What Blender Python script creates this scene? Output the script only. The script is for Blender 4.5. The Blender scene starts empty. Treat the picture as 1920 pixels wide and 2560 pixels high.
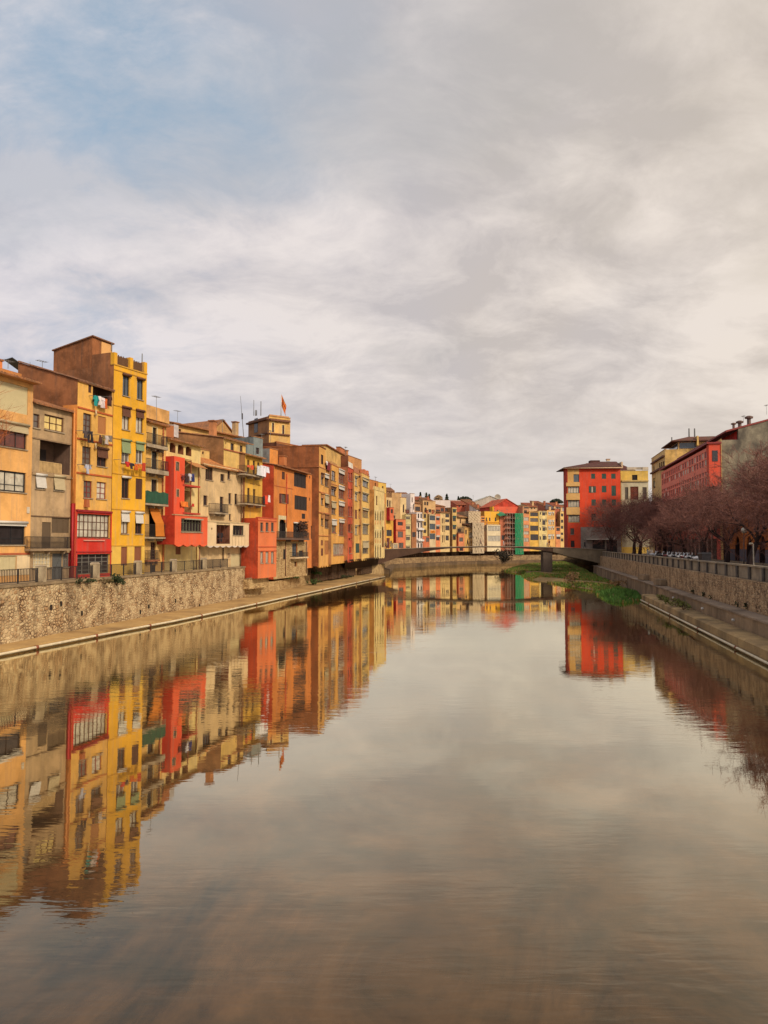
import bpy, math, random
from mathutils import Vector, Matrix
R = math.radians
S = bpy.context.scene
COL = S.collection
rnd = random.Random(7)

# ------------------------------------------------------------------ camera
EYE = 6.4                       # eye height over the river
FOC, CX, CY = 1850.0, 960.0, 1280.0
PITCH = math.atan(80 / 1850)
cam = bpy.data.cameras.new('camera'); co = bpy.data.objects.new('camera', cam); COL.objects.link(co)
co.location = (0, 0, EYE); co.rotation_euler = (math.pi / 2 + PITCH, 0, 0)
cam.sensor_fit = 'VERTICAL'; cam.sensor_height = 36; cam.lens = 36 * FOC / 2560
cam.clip_start = 0.3; cam.clip_end = 6000
S.camera = co
# ------------------------------------------------------------------ light
SUN_EL, SUN_AZ = 34.0, 138.0    # azimuth measured from +Y towards +X
EXPO = 0.35
S.view_settings.view_transform = 'Standard'; S.view_settings.look = 'None'
S.view_settings.gamma = 1; S.view_settings.use_curve_mapping = False
S.view_settings.exposure = EXPO
GAIN = 2 ** EXPO
sl = bpy.data.lights.new('sun', 'SUN'); so = bpy.data.objects.new('sun', sl); COL.objects.link(so)
sl.energy = 2.7; sl.angle = R(9); sl.color = (1, 0.87, 0.70)
sd = Vector((math.sin(R(SUN_AZ)) * math.cos(R(SUN_EL)), math.cos(R(SUN_AZ)) * math.cos(R(SUN_EL)), math.sin(R(SUN_EL))))
so.rotation_euler = sd.to_track_quat('Z', 'Y').to_euler()


def lin(c):
    return tuple((x / 255 / 12.92) if x / 255 <= .04045 else ((x / 255 + .055) / 1.055) ** 2.4 for x in c)


class NT:
    """small node helper"""
    def __init__(s, nt):
        s.t = nt; nt.nodes.clear()

    def n(s, kind, ins=None, **props):
        nd = s.t.nodes.new(kind)
        for k, v in props.items(): setattr(nd, k, v)
        for k, v in (ins or {}).items():
            i = nd.inputs[k]
            if isinstance(v, bpy.types.NodeSocket): s.t.links.new(v, i)
            else: i.default_value = v
        return nd

    def math(s, op, a, b=0.0, clamp=False):
        return s.n('ShaderNodeMath', {0: a, 1: b}, operation=op, use_clamp=clamp).outputs[0]

    def mix(s, f, a, b):
        def c4(v): return v if isinstance(v, bpy.types.NodeSocket) else (*v[:3], 1)
        nd = s.n('ShaderNodeMix', data_type='RGBA')
        for k, v in ((0, f), (6, c4(a)), (7, c4(b))):
            i = nd.inputs[k]
            if isinstance(v, bpy.types.NodeSocket): s.t.links.new(v, i)
            else: i.default_value = v
        return nd.outputs[2]

    def ramp(s, f, *stops):
        nd = s.n('ShaderNodeValToRGB', {0: f}); e = nd.color_ramp.elements
        while len(e) < len(stops): e.new(0.5)
        for el, (p, c) in zip(e, stops):
            el.position = p; el.color = (c, c, c, 1) if isinstance(c, (int, float)) else (*c, 1)
        return nd.outputs[0]

    def noise(s, vec, scale, detail=4, rough=.55, dist=0.0):
        return s.n('ShaderNodeTexNoise', {'Vector': vec, 'Scale': scale, 'Detail': detail, 'Roughness': rough, 'Distortion': dist}).outputs[0]

    def scale(s, vec, v, loc=(0, 0, 0)):
        return s.n('ShaderNodeMapping', {'Vector': vec, 'Scale': v, 'Location': loc}).outputs[0]


# ------------------------------------------------------------------ sky
W = bpy.data.worlds.new('World'); S.world = W; W.use_nodes = True
t = NT(W.node_tree)
tc = t.n('ShaderNodeTexCoord').outputs['Generated']
sky = t.n('ShaderNodeTexSky', sky_type='NISHITA', sun_disc=False, sun_elevation=R(SUN_EL), sun_rotation=R(SUN_AZ)).outputs[0]
xyz = t.n('ShaderNodeSeparateXYZ', {0: tc})
zz = t.math('ADD', t.math('ABSOLUTE', xyz.outputs[2]), 0.30)
u = t.math('DIVIDE', xyz.outputs[0], zz); v = t.math('DIVIDE', xyz.outputs[1], zz)
pv = t.n('ShaderNodeCombineXYZ', {0: u, 1: v, 2: 0.37}).outputs[0]
big = t.noise(t.scale(pv, (1.25, 1.0, 1), (3.1, 1.7, 0)), 1.0, 6, .5, .4)
warp = t.n('ShaderNodeTexNoise', {'Vector': pv, 'Scale': 1.6, 'Detail': 3.0}).outputs[1]
pw = t.n('ShaderNodeVectorMath', {0: pv, 1: t.n('ShaderNodeVectorMath', {0: warp, 3: .28}, operation='SCALE').outputs[0]}, operation='ADD').outputs[0]
med = t.noise(t.scale(pw, (1.45, 1.9, 1), (7.3, 4.4, 2)), 1.0, 9, .6, .2)
fine = t.noise(t.scale(pw, (4.5, 6.0, 1), (2.3, 1.4, 6)), 1.0, 8, .66, .3)
med = t.math('ADD', t.math('MULTIPLY', med, .68), t.math('MULTIPLY', fine, .32))
wisp = t.noise(t.scale(pw, (.9, 1.5, 1), (1.3, 9.4, 5)), 1.0, 9, .58, .3)
K = 10 / GAIN


def sc(c): return tuple(x * K for x in lin(c))


# cool on the left (away from the low sun), warm on the right
side = t.math('MULTIPLY_ADD', xyz.outputs[0], 1.15); side.node.inputs[2].default_value = 0.5
side = t.math('ADD', side, t.math('MULTIPLY', t.math('SUBTRACT', big, .5), .9), True)
cool = t.mix(t.ramp(med, (.43, 0.), (.57, 1.)), sc((193, 192, 204)), sc((230, 224, 227)))
warm = t.mix(t.ramp(med, (.43, 0.), (.57, 1.)), sc((204, 193, 183)), sc((237, 225, 213)))
cloud = t.mix(side, cool, warm)
dark = t.mix(side, sc((170, 180, 194)), sc((194, 183, 168)))
cloud = t.mix(t.math('MULTIPLY', t.ramp(wisp, (.47, 0.), (.62, 1.)), .62), cloud, dark)
el = xyz.outputs[2]
hz = t.ramp(t.math('ABSOLUTE', el), (.02, 1.), (.22, 0.))
cloud = t.mix(t.math('MULTIPLY', hz, .72), cloud, t.mix(side, sc((200, 198, 205)), sc((232, 220, 207))))
# openings where the blue sky shows: high up on the left
gap = t.math('MULTIPLY', t.ramp(t.math('ADD', t.math('MULTIPLY', big, .4), t.math('MULTIPLY', med, .6)), (.43, 1.), (.53, 0.)), t.ramp(side, (.08, 1.), (.42, 0.)))
gap = t.math('MULTIPLY', gap, t.ramp(t.math('ABSOLUTE', el), (.12, 0.), (.35, 1.)))
blue = t.mix(.6, sky, sc((150, 190, 214)))
cloud = t.mix(t.math('MULTIPLY', gap, .7), cloud, blue)
# added fill: unseen cloud behind the viewer brightened, more so around the veiled sun
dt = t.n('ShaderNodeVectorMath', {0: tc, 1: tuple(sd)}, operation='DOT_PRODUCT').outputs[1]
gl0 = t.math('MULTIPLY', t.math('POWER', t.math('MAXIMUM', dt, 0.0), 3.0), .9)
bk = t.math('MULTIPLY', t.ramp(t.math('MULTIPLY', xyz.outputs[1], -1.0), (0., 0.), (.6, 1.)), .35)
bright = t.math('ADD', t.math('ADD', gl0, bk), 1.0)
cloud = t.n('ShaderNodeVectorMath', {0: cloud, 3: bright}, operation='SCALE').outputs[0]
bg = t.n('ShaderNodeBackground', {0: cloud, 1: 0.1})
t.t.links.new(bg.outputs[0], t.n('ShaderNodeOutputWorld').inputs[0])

# ------------------------------------------------------------------ materials
MATS = {}


def base_mat(key):
    m = bpy.data.materials.new(key); m.use_nodes = True
    return m, NT(m.node_tree)


def finish(t, col, rough=.85, normal=None, spec=.3, metal=0.0):
    ins = {'Base Color': col if isinstance(col, bpy.types.NodeSocket) else (*col[:3], 1), 'Roughness': rough, 'Specular IOR Level': spec, 'Metallic': metal}
    if normal is not None: ins['Normal'] = normal
    b = t.n('ShaderNodeBsdfPrincipled', ins)
    t.t.links.new(b.outputs[0], t.n('ShaderNodeOutputMaterial').inputs[0])


ALB = 0.80


def alb(c, k=1.0): return tuple(min(.85, x * ALB * k) for x in lin(c))


def plaster(c, dirt=.35):
    """painted render with blotches, rain streaks and hairline wear"""
    key = ('plaster', c, dirt)
    if key in MATS: return MATS[key]
    m, t = base_mat('painted_plaster'); MATS[key] = m
    oc = t.n('ShaderNodeTexCoord').outputs['Object']
    rn = t.n('ShaderNodeObjectInfo').outputs['Random']
    off = t.n('ShaderNodeVectorMath', {0: oc, 1: t.n('ShaderNodeCombineXYZ', {0: t.math('MULTIPLY', rn, 40.0)}).outputs[0]}, operation='ADD').outputs[0]
    a = alb(c); a = (min(.85, a[0] * 1.03), a[1] * .98, a[2] * 1.0)
    n1 = t.noise(off, .45, 6, .6, .3)
    n2 = t.noise(t.scale(off, (2.6, 2.6, .2)), 1.0, 6, .68)
    n3 = t.noise(off, 3.5, 5, .65)
    d1 = tuple(x * (1 - .85 * dirt) for x in a)
    grey = (sum(a) / 3) * (1 - .75 * dirt)
    d2 = tuple(x * (1 - .75 * dirt) * .6 + grey * .4 * k for x, k in zip(a, (1.2, .92, .74)))
    l1 = tuple(min(.85, x * (1 + .3 * dirt) + .015) for x in a)
    colr = t.mix(t.ramp(n1, (.38, 0.), (.62, 1.)), a, d1)
    colr = t.mix(t.math('MULTIPLY', t.ramp(n2, (.5, 0.), (.72, 1.)), .9), colr, d2)
    colr = t.mix(t.math('MULTIPLY', t.ramp(n3, (.5, 0.), (.75, 1.)), .45), colr, l1)
    bp = t.n('ShaderNodeBump', {'Height': n3, 'Strength': .35, 'Distance': .02}).outputs[0]
    finish(t, colr, .9, bp, .2)
    return m


def paint(c, rough=.6, metal=0.0, var=.2, spec=.35):
    key = ('paint', c, rough, metal)
    if key in MATS: return MATS[key]
    m, t = base_mat('paint'); MATS[key] = m
    oc = t.n('ShaderNodeTexCoord').outputs['Object']
    a = alb(c)
    colr = t.mix(t.ramp(t.noise(oc, 2.5, 5, .6), (.35, 0.), (.7, 1.)), a, tuple(x * (1 - var * 1.6) for x in a))
    finish(t, colr, rough, None, spec, metal)
    return m


def slats(c, per=14.0, horiz=True):
    key = ('slats', c, per, horiz)
    if key in MATS: return MATS[key]
    m, t = base_mat('slatted_wood'); MATS[key] = m
    oc = t.n('ShaderNodeTexCoord').outputs['Object']
    x = t.n('ShaderNodeSeparateXYZ', {0: oc})
    q = x.outputs[2] if horiz else t.math('ADD', x.outputs[0], x.outputs[1])
    w = t.math('FRACT', t.math('MULTIPLY', q, per))
    a = alb(c)
    f = t.ramp(w, (0.0, .0), (.2, 1.), (.85, 1.), (1.0, .0))
    colr = t.mix(f, tuple(y * .55 for y in a), a)
    colr = t.mix(t.math('MULTIPLY', t.noise(oc, 3.0, 4), .5), colr, tuple(y * .6 for y in a))
    bp = t.n('ShaderNodeBump', {'Height': f, 'Strength': .6, 'Distance': .03}).outputs[0]
    finish(t, colr, .7, bp)
    return m


def glass(c, rough=.08, var=.6):
    key = ('glass', c)
    if key in MATS: return MATS[key]
    m, t = base_mat('window_glass'); MATS[key] = m
    oc = t.n('ShaderNodeTexCoord').outputs['Object']
    rn = t.n('ShaderNodeObjectInfo').outputs['Random']
    off = t.n('ShaderNodeVectorMath', {0: oc, 1: t.n('ShaderNodeCombineXYZ', {0: t.math('MULTIPLY', rn, 60.0)}).outputs[0]}, operation='ADD').outputs[0]
    a = alb(c)
    # folds of the curtains / things in the room behind
    n = t.noise(t.scale(off, (5, 5, .8)), 1.0, 4, .6)
    n2 = t.noise(off, 1.3, 3)
    f = t.math('MULTIPLY', t.math('ADD', t.ramp(n, (.4, 0.), (.62, 1.)), t.ramp(n2, (.45, 0.), (.6, 1.))), var * .6)
    colr = t.mix(f, a, tuple(y * .3 + .004 for y in a))
    colr = t.mix(t.math('MULTIPLY', rn, .35), colr, tuple(y * 1.6 + .01 for y in a))
    finish(t, colr, rough, None, .5)
    return m


def stone(c1, c2, mortar, sx=2.6, sz=3.6, dirt=.5, key2=''):
    key = ('stone', c1, c2, mortar, sx, sz, key2)
    if key in MATS: return MATS[key]
    m, t = base_mat('rubble_stone'); MATS[key] = m
    oc = t.n('ShaderNodeTexCoord').outputs['Object']
    ds = t.n('ShaderNodeTexNoise', {'Vector': oc, 'Scale': 1.8, 'Detail': 3.0}).outputs[1]
    wv = t.n('ShaderNodeVectorMath', {0: oc, 1: t.n('ShaderNodeVectorMath', {0: ds, 3: .35}, operation='SCALE').outputs[0]}, operation='ADD').outputs[0]
    vec = t.scale(wv, (sx, sx, sz))
    vo = t.n('ShaderNodeTexVoronoi', {'Vector': vec, 'Scale': 1.0, 'Randomness': .85})
    ed = t.n('ShaderNodeTexVoronoi', {'Vector': vec, 'Scale': 1.0, 'Randomness': .85}, feature='DISTANCE_TO_EDGE').outputs[0]
    cell = t.n('ShaderNodeSeparateXYZ', {0: vo.outputs[1]}).outputs[0]
    colr = t.mix(cell, alb(c1), alb(c2))
    colr = t.mix(t.math('MULTIPLY', t.noise(oc, 7.0, 5, .65), .5), colr, alb(mortar))
    mo = t.noise(oc, 1.1, 4)
    mort = t.mix(t.ramp(mo, (.4, 0.), (.6, 1.)), alb(mortar), alb(c1, .75))
    j = t.ramp(ed, (.02, 0.), (.15, 1.))
    colr = t.mix(j, mort, colr)
    dn = t.noise(t.scale(oc, (.7, .7, .18)), 1.0, 6, .65)
    colr = t.mix(t.math('MULTIPLY', t.ramp(dn, (.5, 0.), (.72, 1.)), dirt), colr, alb((70, 50, 38)))
    h = t.math('ADD', t.ramp(ed, (.0, 0.), (.22, 1.)), t.math('MULTIPLY', t.noise(oc, 9.0, 4), .3))
    bp = t.n('ShaderNodeBump', {'Height': h, 'Strength': .8, 'Distance': .06}).outputs[0]
    finish(t, colr, .95, bp, .15)
    return m


def earth(c1, c2, sc_=.8, c3=None, bump=.05, key2=''):
    key = ('earth', c1, c2, sc_, c3, key2)
    if key in MATS: return MATS[key]
    m, t = base_mat('ground'); MATS[key] = m
    oc = t.n('ShaderNodeTexCoord').outputs['Object']
    n1 = t.noise(oc, sc_, 7, .62, .3); n2 = t.noise(oc, sc_ * 9, 5, .6)
    colr = t.mix(t.ramp(n1, (.36, 0.), (.64, 1.)), alb(c1), alb(c2))
    if c3: colr = t.mix(t.math('MULTIPLY', t.ramp(t.noise(t.scale(oc, (1, 1, .3)), sc_ * .45, 6, .65, .5), (.48, 0.), (.66, 1.)), .85), colr, alb(c3))
    colr = t.mix(t.math('MULTIPLY', n2, .5), colr, alb(c2, .55))
    bp = t.n('ShaderNodeBump', {'Height': n2, 'Strength': .6, 'Distance': bump}).outputs[0]
    finish(t, colr, .95, bp, .15)
    return m


def tile_mat(c1=(176, 118, 76), c2=(122, 78, 54)):
    key = ('tile', c1, c2)
    if key in MATS: return MATS[key]
    m, t = base_mat('clay_tile'); MATS[key] = m
    oc = t.n('ShaderNodeTexCoord').outputs['Object']
    n = t.noise(oc, 4.0, 4, .7); n2 = t.noise(oc, .8, 5)
    colr = t.mix(t.ramp(n, (.35, 0.), (.65, 1.)), alb(c1), alb(c2))
    colr = t.mix(t.math('MULTIPLY', t.ramp(n2, (.5, 0.), (.7, 1.)), .7), colr, alb((92, 80, 62)))
    finish(t, colr, .9, t.n('ShaderNodeBump', {'Height': n, 'Strength': .6, 'Distance': .04}).outputs[0], .2)
    return m


def leaf_mat(c1, c2):
    key = ('leaf', c1, c2)
    if key in MATS: return MATS[key]
    m, t = base_mat('leaf'); MATS[key] = m
    oc = t.n('ShaderNodeTexCoord').outputs['Object']
    n = t.noise(oc, 1.2, 4, .6); n2 = t.noise(oc, 14.0, 2)
    colr = t.mix(t.ramp(t.math('MULTIPLY', t.math('ADD', n, n2), .5), (.38, 0.), (.62, 1.)), alb(c1), alb(c2))
    finish(t, colr, .8, None, .2)
    return m


FR = {k: paint(c) for k, c in dict(brown=(96, 56, 40), dark=(52, 46, 44), red=(140, 52, 42), green=(92, 100, 86), white=(222, 212, 196),
      grey=(126, 120, 110), black=(38, 36, 38), cream=(226, 204, 158), orange=(200, 110, 60)).items()}
GL = {k: glass(c) for k, c in dict(dark=(52, 46, 46), mid=(104, 94, 86), pale=(190, 180, 160), yellow=(226, 196, 120), curtain=(206, 196, 176), red=(112, 60, 48), blue=(80, 88, 96)).items()}
BL = {k: slats(c, 11.0) for k, c in dict(beige=(206, 186, 146), white=(226, 218, 206), green=(150, 164, 118), brown=(112, 72, 52), tan=(196, 132, 76), wood=(150, 98, 62), teal=(66, 96, 90)).items()}
SH = {k: slats(c, 16.0) for k, c in dict(brown=(92, 58, 48), maroon=(110, 52, 48), dark=(58, 48, 46), grey=(126, 116, 104), orange=(196, 130, 76), green=(64, 88, 78), cream=(226, 208, 160), roll=(150, 92, 62), lattice=(112, 92, 70)).items()}
IRON = paint((58, 50, 46), .6); STEEL = paint((120, 118, 114), .5); RUST = paint((140, 76, 48), .7)
CONC = earth((176, 158, 132), (140, 122, 100), .9, (112, 96, 80)); SLAB = earth((196, 178, 150), (150, 130, 108), 1.5)

# ------------------------------------------------------------------ geometry helpers
ZOOM = {'A1': (0, 820, 400 / 1659), 'A2': (0, 1160, 400 / 1659), 'B1': (340, 980, 360 / 1659), 'B2': (340, 1180, 360 / 1659),
        'C1': (600, 960, 360 / 1659), 'C2': (600, 1180, 360 / 1659), 'D1': (900, 1180, 300 / 1659), 'D2': (1160, 1160, 300 / 1659),
        'E': (1380, 1100, 280 / 1659), 'F': (1560, 980, 360 / 1659), 'G': (1400, 1300, 520 / 1659), 'J': (1180, 1380, 460 / 1659),
        'M': (1620, 1240, 300 / 1659), 'S': (0, 0, 1.0)}


def zp(tag, x, y=0):
    ox, oy, s = ZOOM[tag]
    return ox + x * s, oy + y * s


FW = Vector((0, math.cos(PITCH), math.sin(PITCH))); UP = Vector((0, -math.sin(PITCH), math.cos(PITCH)))


def ray(px, py):
    return Vector((1, 0, 0)) * ((px - CX) / FOC) + FW + UP * ((CY - py) / FOC)


def on_z(px, py, z):
    d = ray(px, py); k = (z - EYE) / d.z
    return Vector((d.x * k, d.y * k, z))


def on_y(px, py, Y):
    d = ray(px, py); k = Y / d.y
    return Vector((d.x * k, Y, EYE + d.z * k))


def hx(px): return ray(px, 1360).x / ray(px, 1360).y


ORIGIN = {}


def empty(name, loc):
    o = bpy.data.objects.new(name, None); COL.objects.link(o); o.location = loc; o.empty_display_size = .3
    ORIGIN[o.name] = Vector(loc)
    return o


def tag(o, label=None, cat=None, group=None, kind=None):
    for k, v_ in (('label', label), ('category', cat), ('group', group), ('kind', kind)):
        if v_: o[k] = v_
    return o


class MB:
    def __init__(s): s.v = []; s.f = []; s.m = []

    def face(s, pts, m=0):
        b = len(s.v); s.v += [tuple(p) for p in pts]; s.f.append(tuple(range(b, b + len(pts)))); s.m.append(m)

    def hexa(s, p, m=0):
        """p: 8 corners, bottom ring then top ring"""
        b = len(s.v); s.v += [tuple(q) for q in p]
        for f in ((3, 2, 1, 0), (4, 5, 6, 7), (0, 1, 5, 4), (1, 2, 6, 5), (2, 3, 7, 6), (3, 0, 4, 7)):
            s.f.append(tuple(b + i for i in f)); s.m.append(m)

    def box(s, x0, x1, y0, y1, z0, z1, m=0):
        s.hexa([(x0, y0, z0), (x1, y0, z0), (x1, y1, z0), (x0, y1, z0), (x0, y0, z1), (x1, y0, z1), (x1, y1, z1), (x0, y1, z1)], m)

    def bar(s, p, q, w, h=None, m=0):
        """rectangular bar from p to q"""
        p = Vector(p); q = Vector(q); h = h or w; d = (q - p).normalized()
        a = d.cross(Vector((0, 0, 1)))
        a = Vector((1, 0, 0)) if a.length < 1e-4 else a.normalized()
        b = a.cross(d); a *= w / 2; b *= h / 2
        s.hexa([p - a - b, p + a - b, p + a + b, p - a + b, q - a - b, q + a - b, q + a + b, q - a + b], m)

    def tube(s, pts, rads, n=6, m=0, cap=True):
        rings = []
        for i, p in enumerate(pts):
            p = Vector(p); d = Vector(pts[min(i + 1, len(pts) - 1)]) - Vector(pts[max(i - 1, 0)])
            d.normalize(); a = d.cross(Vector((.31, .17, .93)))
            if a.length < .05: a = d.cross(Vector((1, 0, 0)))
            a.normalize(); b = d.cross(a); base = len(s.v)
            for k in range(n):
                an = 2 * math.pi * k / n
                s.v.append(tuple(p + (a * math.cos(an) + b * math.sin(an)) * rads[i]))
            rings.append(base)
        for r0, r1 in zip(rings, rings[1:]):
            for k in range(n):
                s.f.append((r0 + k, r0 + (k + 1) % n, r1 + (k + 1) % n, r1 + k)); s.m.append(m)
        if cap and n > 2:
            s.f.append(tuple(rings[0] + k for k in reversed(range(n)))); s.m.append(m)
            s.f.append(tuple(rings[-1] + k for k in range(n))); s.m.append(m)

    def build(s, name, mats, parent=None, smooth=False):
        org = Vector((0, 0, 0))
        if parent is not None:
            org = ORIGIN[parent.name]
        me = bpy.data.meshes.new(name)
        me.from_pydata([(x - org.x, y - org.y, z - org.z) for x, y, z in s.v], [], s.f)
        for m in (mats if isinstance(mats, (list, tuple)) else [mats]): me.materials.append(m)
        if any(s.m): me.polygons.foreach_set('material_index', s.m)
        if smooth: me.polygons.foreach_set('use_smooth', [True] * len(s.f))
        me.update()
        o = bpy.data.objects.new(name, me); COL.objects.link(o)
        if parent is not None: o.parent = parent
        ORIGIN[o.name] = org
        return o


class Facade:
    def __init__(s, p0, p1):
        s.p0 = Vector((p0[0], p0[1], 0)); d = Vector((p1[0], p1[1], 0)) - s.p0
        s.w = d.length; s.d = d.normalized(); s.n = Vector((s.d.y, -s.d.x, 0))

    def P(s, u, z, o=0.0):
        q = s.p0 + s.d * u + s.n * o
        return Vector((q.x, q.y, z))

    def hit(s, px, py, o=0.0):
        d = ray(px, py); p = s.p0 + s.n * o
        k = p.dot(s.n) / Vector((d.x, d.y, 0)).dot(s.n)
        h = d * k
        return (h - s.p0).dot(s.d), EYE + h.z

    def box(s, mb, u0, u1, z0, z1, o0, o1, m=0):
        mb.hexa([s.P(u0, z0, o1), s.P(u1, z0, o1), s.P(u1, z0, o0), s.P(u0, z0, o0), s.P(u0, z1, o1), s.P(u1, z1, o1), s.P(u1, z1, o0), s.P(u0, z1, o0)], m)


def line_y(px, out=0.0, which=None):
    """distance of the house row along the view column px"""
    r = hx(px)
    if which is None: which = 1 if px < 650 else 2 if px < 960 else 3 if px < 1160 else 4
    c, k = {1: (40.19, .3), 2: (33.64, .22), 3: (112.4, .58), 4: (426.6, 1.9)}[which]
    return (c - out * math.sqrt(1 + k * k)) / (k - r)


RGN = 'buildings of the right bank'


def FOUND(): return stone((120, 92, 68), (84, 64, 50), (52, 38, 32), 1.6, 2.4, .6, 'f')  # stone colour darkened to stand for the deep shade under the houses


class House:
    def __init__(s, label, zt, x0, x1, top, z0, wall, a=17, out=0.0, Y=None, D=8.0, side=None, roof='flat', rise=1.5, name='town_house', cat='house', dirt=.35, pts=None, over=.35, eave=None, tiles=None, group=None, row=None):
        if pts: s.F = Facade(*pts)
        else:
            q0 = zp(zt, x0)[0]; q1 = zp(zt, x1)[0]
            Y0 = Y or line_y(q0, out, row); r0, r1 = hx(q0), hx(q1)
            dx, dy = math.sin(R(a)), math.cos(R(a))
            X0 = r0 * Y0; tt = (r1 * Y0 - X0) / (dx - r1 * dy)
            s.F = Facade((X0, Y0), (X0 + tt * dx, Y0 + tt * dy))
        s.t = zt; s.z0 = z0
        s.z1 = top if isinstance(top, (int, float)) else s.F.hit(*zp(*top))[1]
        s.wall = wall if not isinstance(wall, tuple) else plaster(wall, dirt)
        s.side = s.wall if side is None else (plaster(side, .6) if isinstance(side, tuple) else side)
        s.D, s.kind, s.rise, s.over, s.eave, s.tiles = D, roof, rise, over, eave, tiles
        s.holes = []; s.extra = MB(); s.inner = MB()
        s.root = empty(name, s.F.P(0, z0)); tag(s.root, label, cat, group)
        s.label = label

    def T(s, zt): s.t = zt; return s

    def rect(s, x0, y0, x1, y1, o=0.0):
        p = s.t; xm, ym = (x0 + x1) / 2, (y0 + y1) / 2
        a = s.F.hit(*zp(p, x0, ym), o)[0]; b = s.F.hit(*zp(p, x1, ym), o)[0]
        zt = s.F.hit(*zp(p, xm, y0), o)[1]; zb = s.F.hit(*zp(p, xm, y1), o)[1]
        return a, b, zb, zt

    # ---- openings
    def arch_fill(s, a, b, zb, zt, kind):
        r = (b - a) / 2; n = 8; h = min(r * (1.0 if kind == 'round' else 1.5), (zt - zb) * .6) if kind != 'flat' else r * .35
        pts = []
        for i in range(n + 1):
            x = a + (b - a) * i / n; q = abs(x - (a + r)) / r
            y = math.sqrt(max(0, 1 - q * q)) if kind != 'point' else max(0.0, 1 - q ** 1.35)
            pts.append((x, zt - h + h * y))
        for (xa, za), (xb, zc) in zip(pts, pts[1:]):
            s.extra.face([s.F.P(xa, za), s.F.P(xb, zc), s.F.P(xb, zt), s.F.P(xa, zt)])
            s.extra.face([s.F.P(xa, za), s.F.P(xa, za, -.16), s.F.P(xb, zc, -.16), s.F.P(xb, zc)])

    def w(s, x0, y0, x1, y1, nx=2, ny=2, fr='brown', gl='dark', bl=0, bc='beige', sill=1, roll=None, arch=None, name='window', rec=.16, surround=None, th=.055, top=None):
        a, b, zb, zt = s.rect(x0, y0, x1, y1)
        s.holes.append((a, b, zb, zt, rec, None))
        if arch: s.arch_fill(a, b, zb, zt, arch)
        F = s.F; m = MB(); d0, d1 = -rec + .002, -rec + .06
        for (q, w_, e, g) in ((a, a + th, zb, zt), (b - th, b, zb, zt), (a + th, b - th, zb, zb + th), (a + th, b - th, zt - th, zt)): F.box(m, q, w_, e, g, d0, d1)
        for i in range(1, nx):
            x = a + (b - a) * i / nx; F.box(m, x - .03, x + .03, zb + th, zt - th, d0, d1 - .008)
        for j in range(1, ny):
            z = zb + (zt - zb) * (j / ny if not top else (1 - top)); F.box(m, a + th, b - th, z - .022, z + .022, d0, d1 - .016)
        wo = m.build(name, FR[fr] if isinstance(fr, str) else fr, s.root)
        p = MB(); F.box(p, a + .01, b - .01, zb + .01, zt - .01, -rec - .02, -rec + .012)
        p.build('pane', GL[gl], wo)
        if sill:
            q = MB(); F.box(q, a - .06, b + .06, zb - .07, zb - .004, -.03, .09); q.build('sill', s.sillm if hasattr(s, 'sillm') else SLAB, wo)
        if surround:
            q = MB(); g = .11
            for (x_, y_, e, h) in ((a - g, a - .003, zb, zt + g), (b + .003, b + g, zb, zt + g), (a - .003, b + .003, zt + .003, zt + g)): F.box(q, x_, y_, e, h, -.02, .03)
            q.build('surround', paint(surround), wo)
        if bl:
            q = MB(); zz = zt - (zt - zb) * bl; o1 = .06 + .12 * min(1, bl)
            q.hexa([F.P(a - .04, zz, o1 + .03), F.P(b + .04, zz, o1 + .03), F.P(b + .04, zz, o1), F.P(a - .04, zz, o1), F.P(a - .04, zt + .06, .05), F.P(b + .04, zt + .06, .05), F.P(b + .04, zt + .06, .015), F.P(a - .04, zt + .06, .015)])
            q.build('blind', BL[bc], wo)
        if roll or bl:
            q = MB(); q.tube([F.P(a - .08, zt + .06, .12), F.P(b + .08, zt + .06, .12)], [.1, .1], 8); q.build('blind_roll', BL[roll or bc], wo, True)
        return wo

    def grid(s, xs, ys, **k):
        for (y0, y1) in ys:
            for (x0, x1) in xs: s.w(x0, y0, x1, y1, **k)

    def sh(s, x0, y0, x1, y1, c='brown', n=2, name='shutter', rec=.1, lip=0):
        """closed shutters or a roller door filling an opening"""
        a, b, zb, zt = s.rect(x0, y0, x1, y1); F = s.F
        s.holes.append((a, b, zb, zt, rec, None))
        for i in range(n):
            m = MB(); u0 = a + (b - a) * i / n; u1 = a + (b - a) * (i + 1) / n; g = .012
            F.box(m, u0 + g, u1 - g, zb + g, zt - g, -rec + .002, -rec + .045)
            for q in ((u0 + g, u0 + .09), (u1 - .09, u1 - g)): F.box(m, q[0], q[1], zb + g, zt - g, -rec + .046, -rec + .062)
            m.build(name, SH[c], s.root)

    def leaf(s, x0, y0, x1, y1, c='brown', o=.05):
        a, b, zb, zt = s.rect(x0, y0, x1, y1, o); m = MB(); s.F.box(m, a, b, zb, zt, .012, .06)
        for k in range(3):
            z = zb + (zt - zb) * (.03 + .47 * k); s.F.box(m, a, b, z, z + .06, .061, .078)
        m.build('shutter', SH[c], s.root)

    def hole(s, x0, y0, x1, y1, depth=1.2, inner=None, arch=None):
        a, b, zb, zt = s.rect(x0, y0, x1, y1); s.holes.append((a, b, zb, zt, depth, inner))
        if arch: s.arch_fill(a, b, zb, zt, arch)
        return a, b, zb, zt

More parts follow.
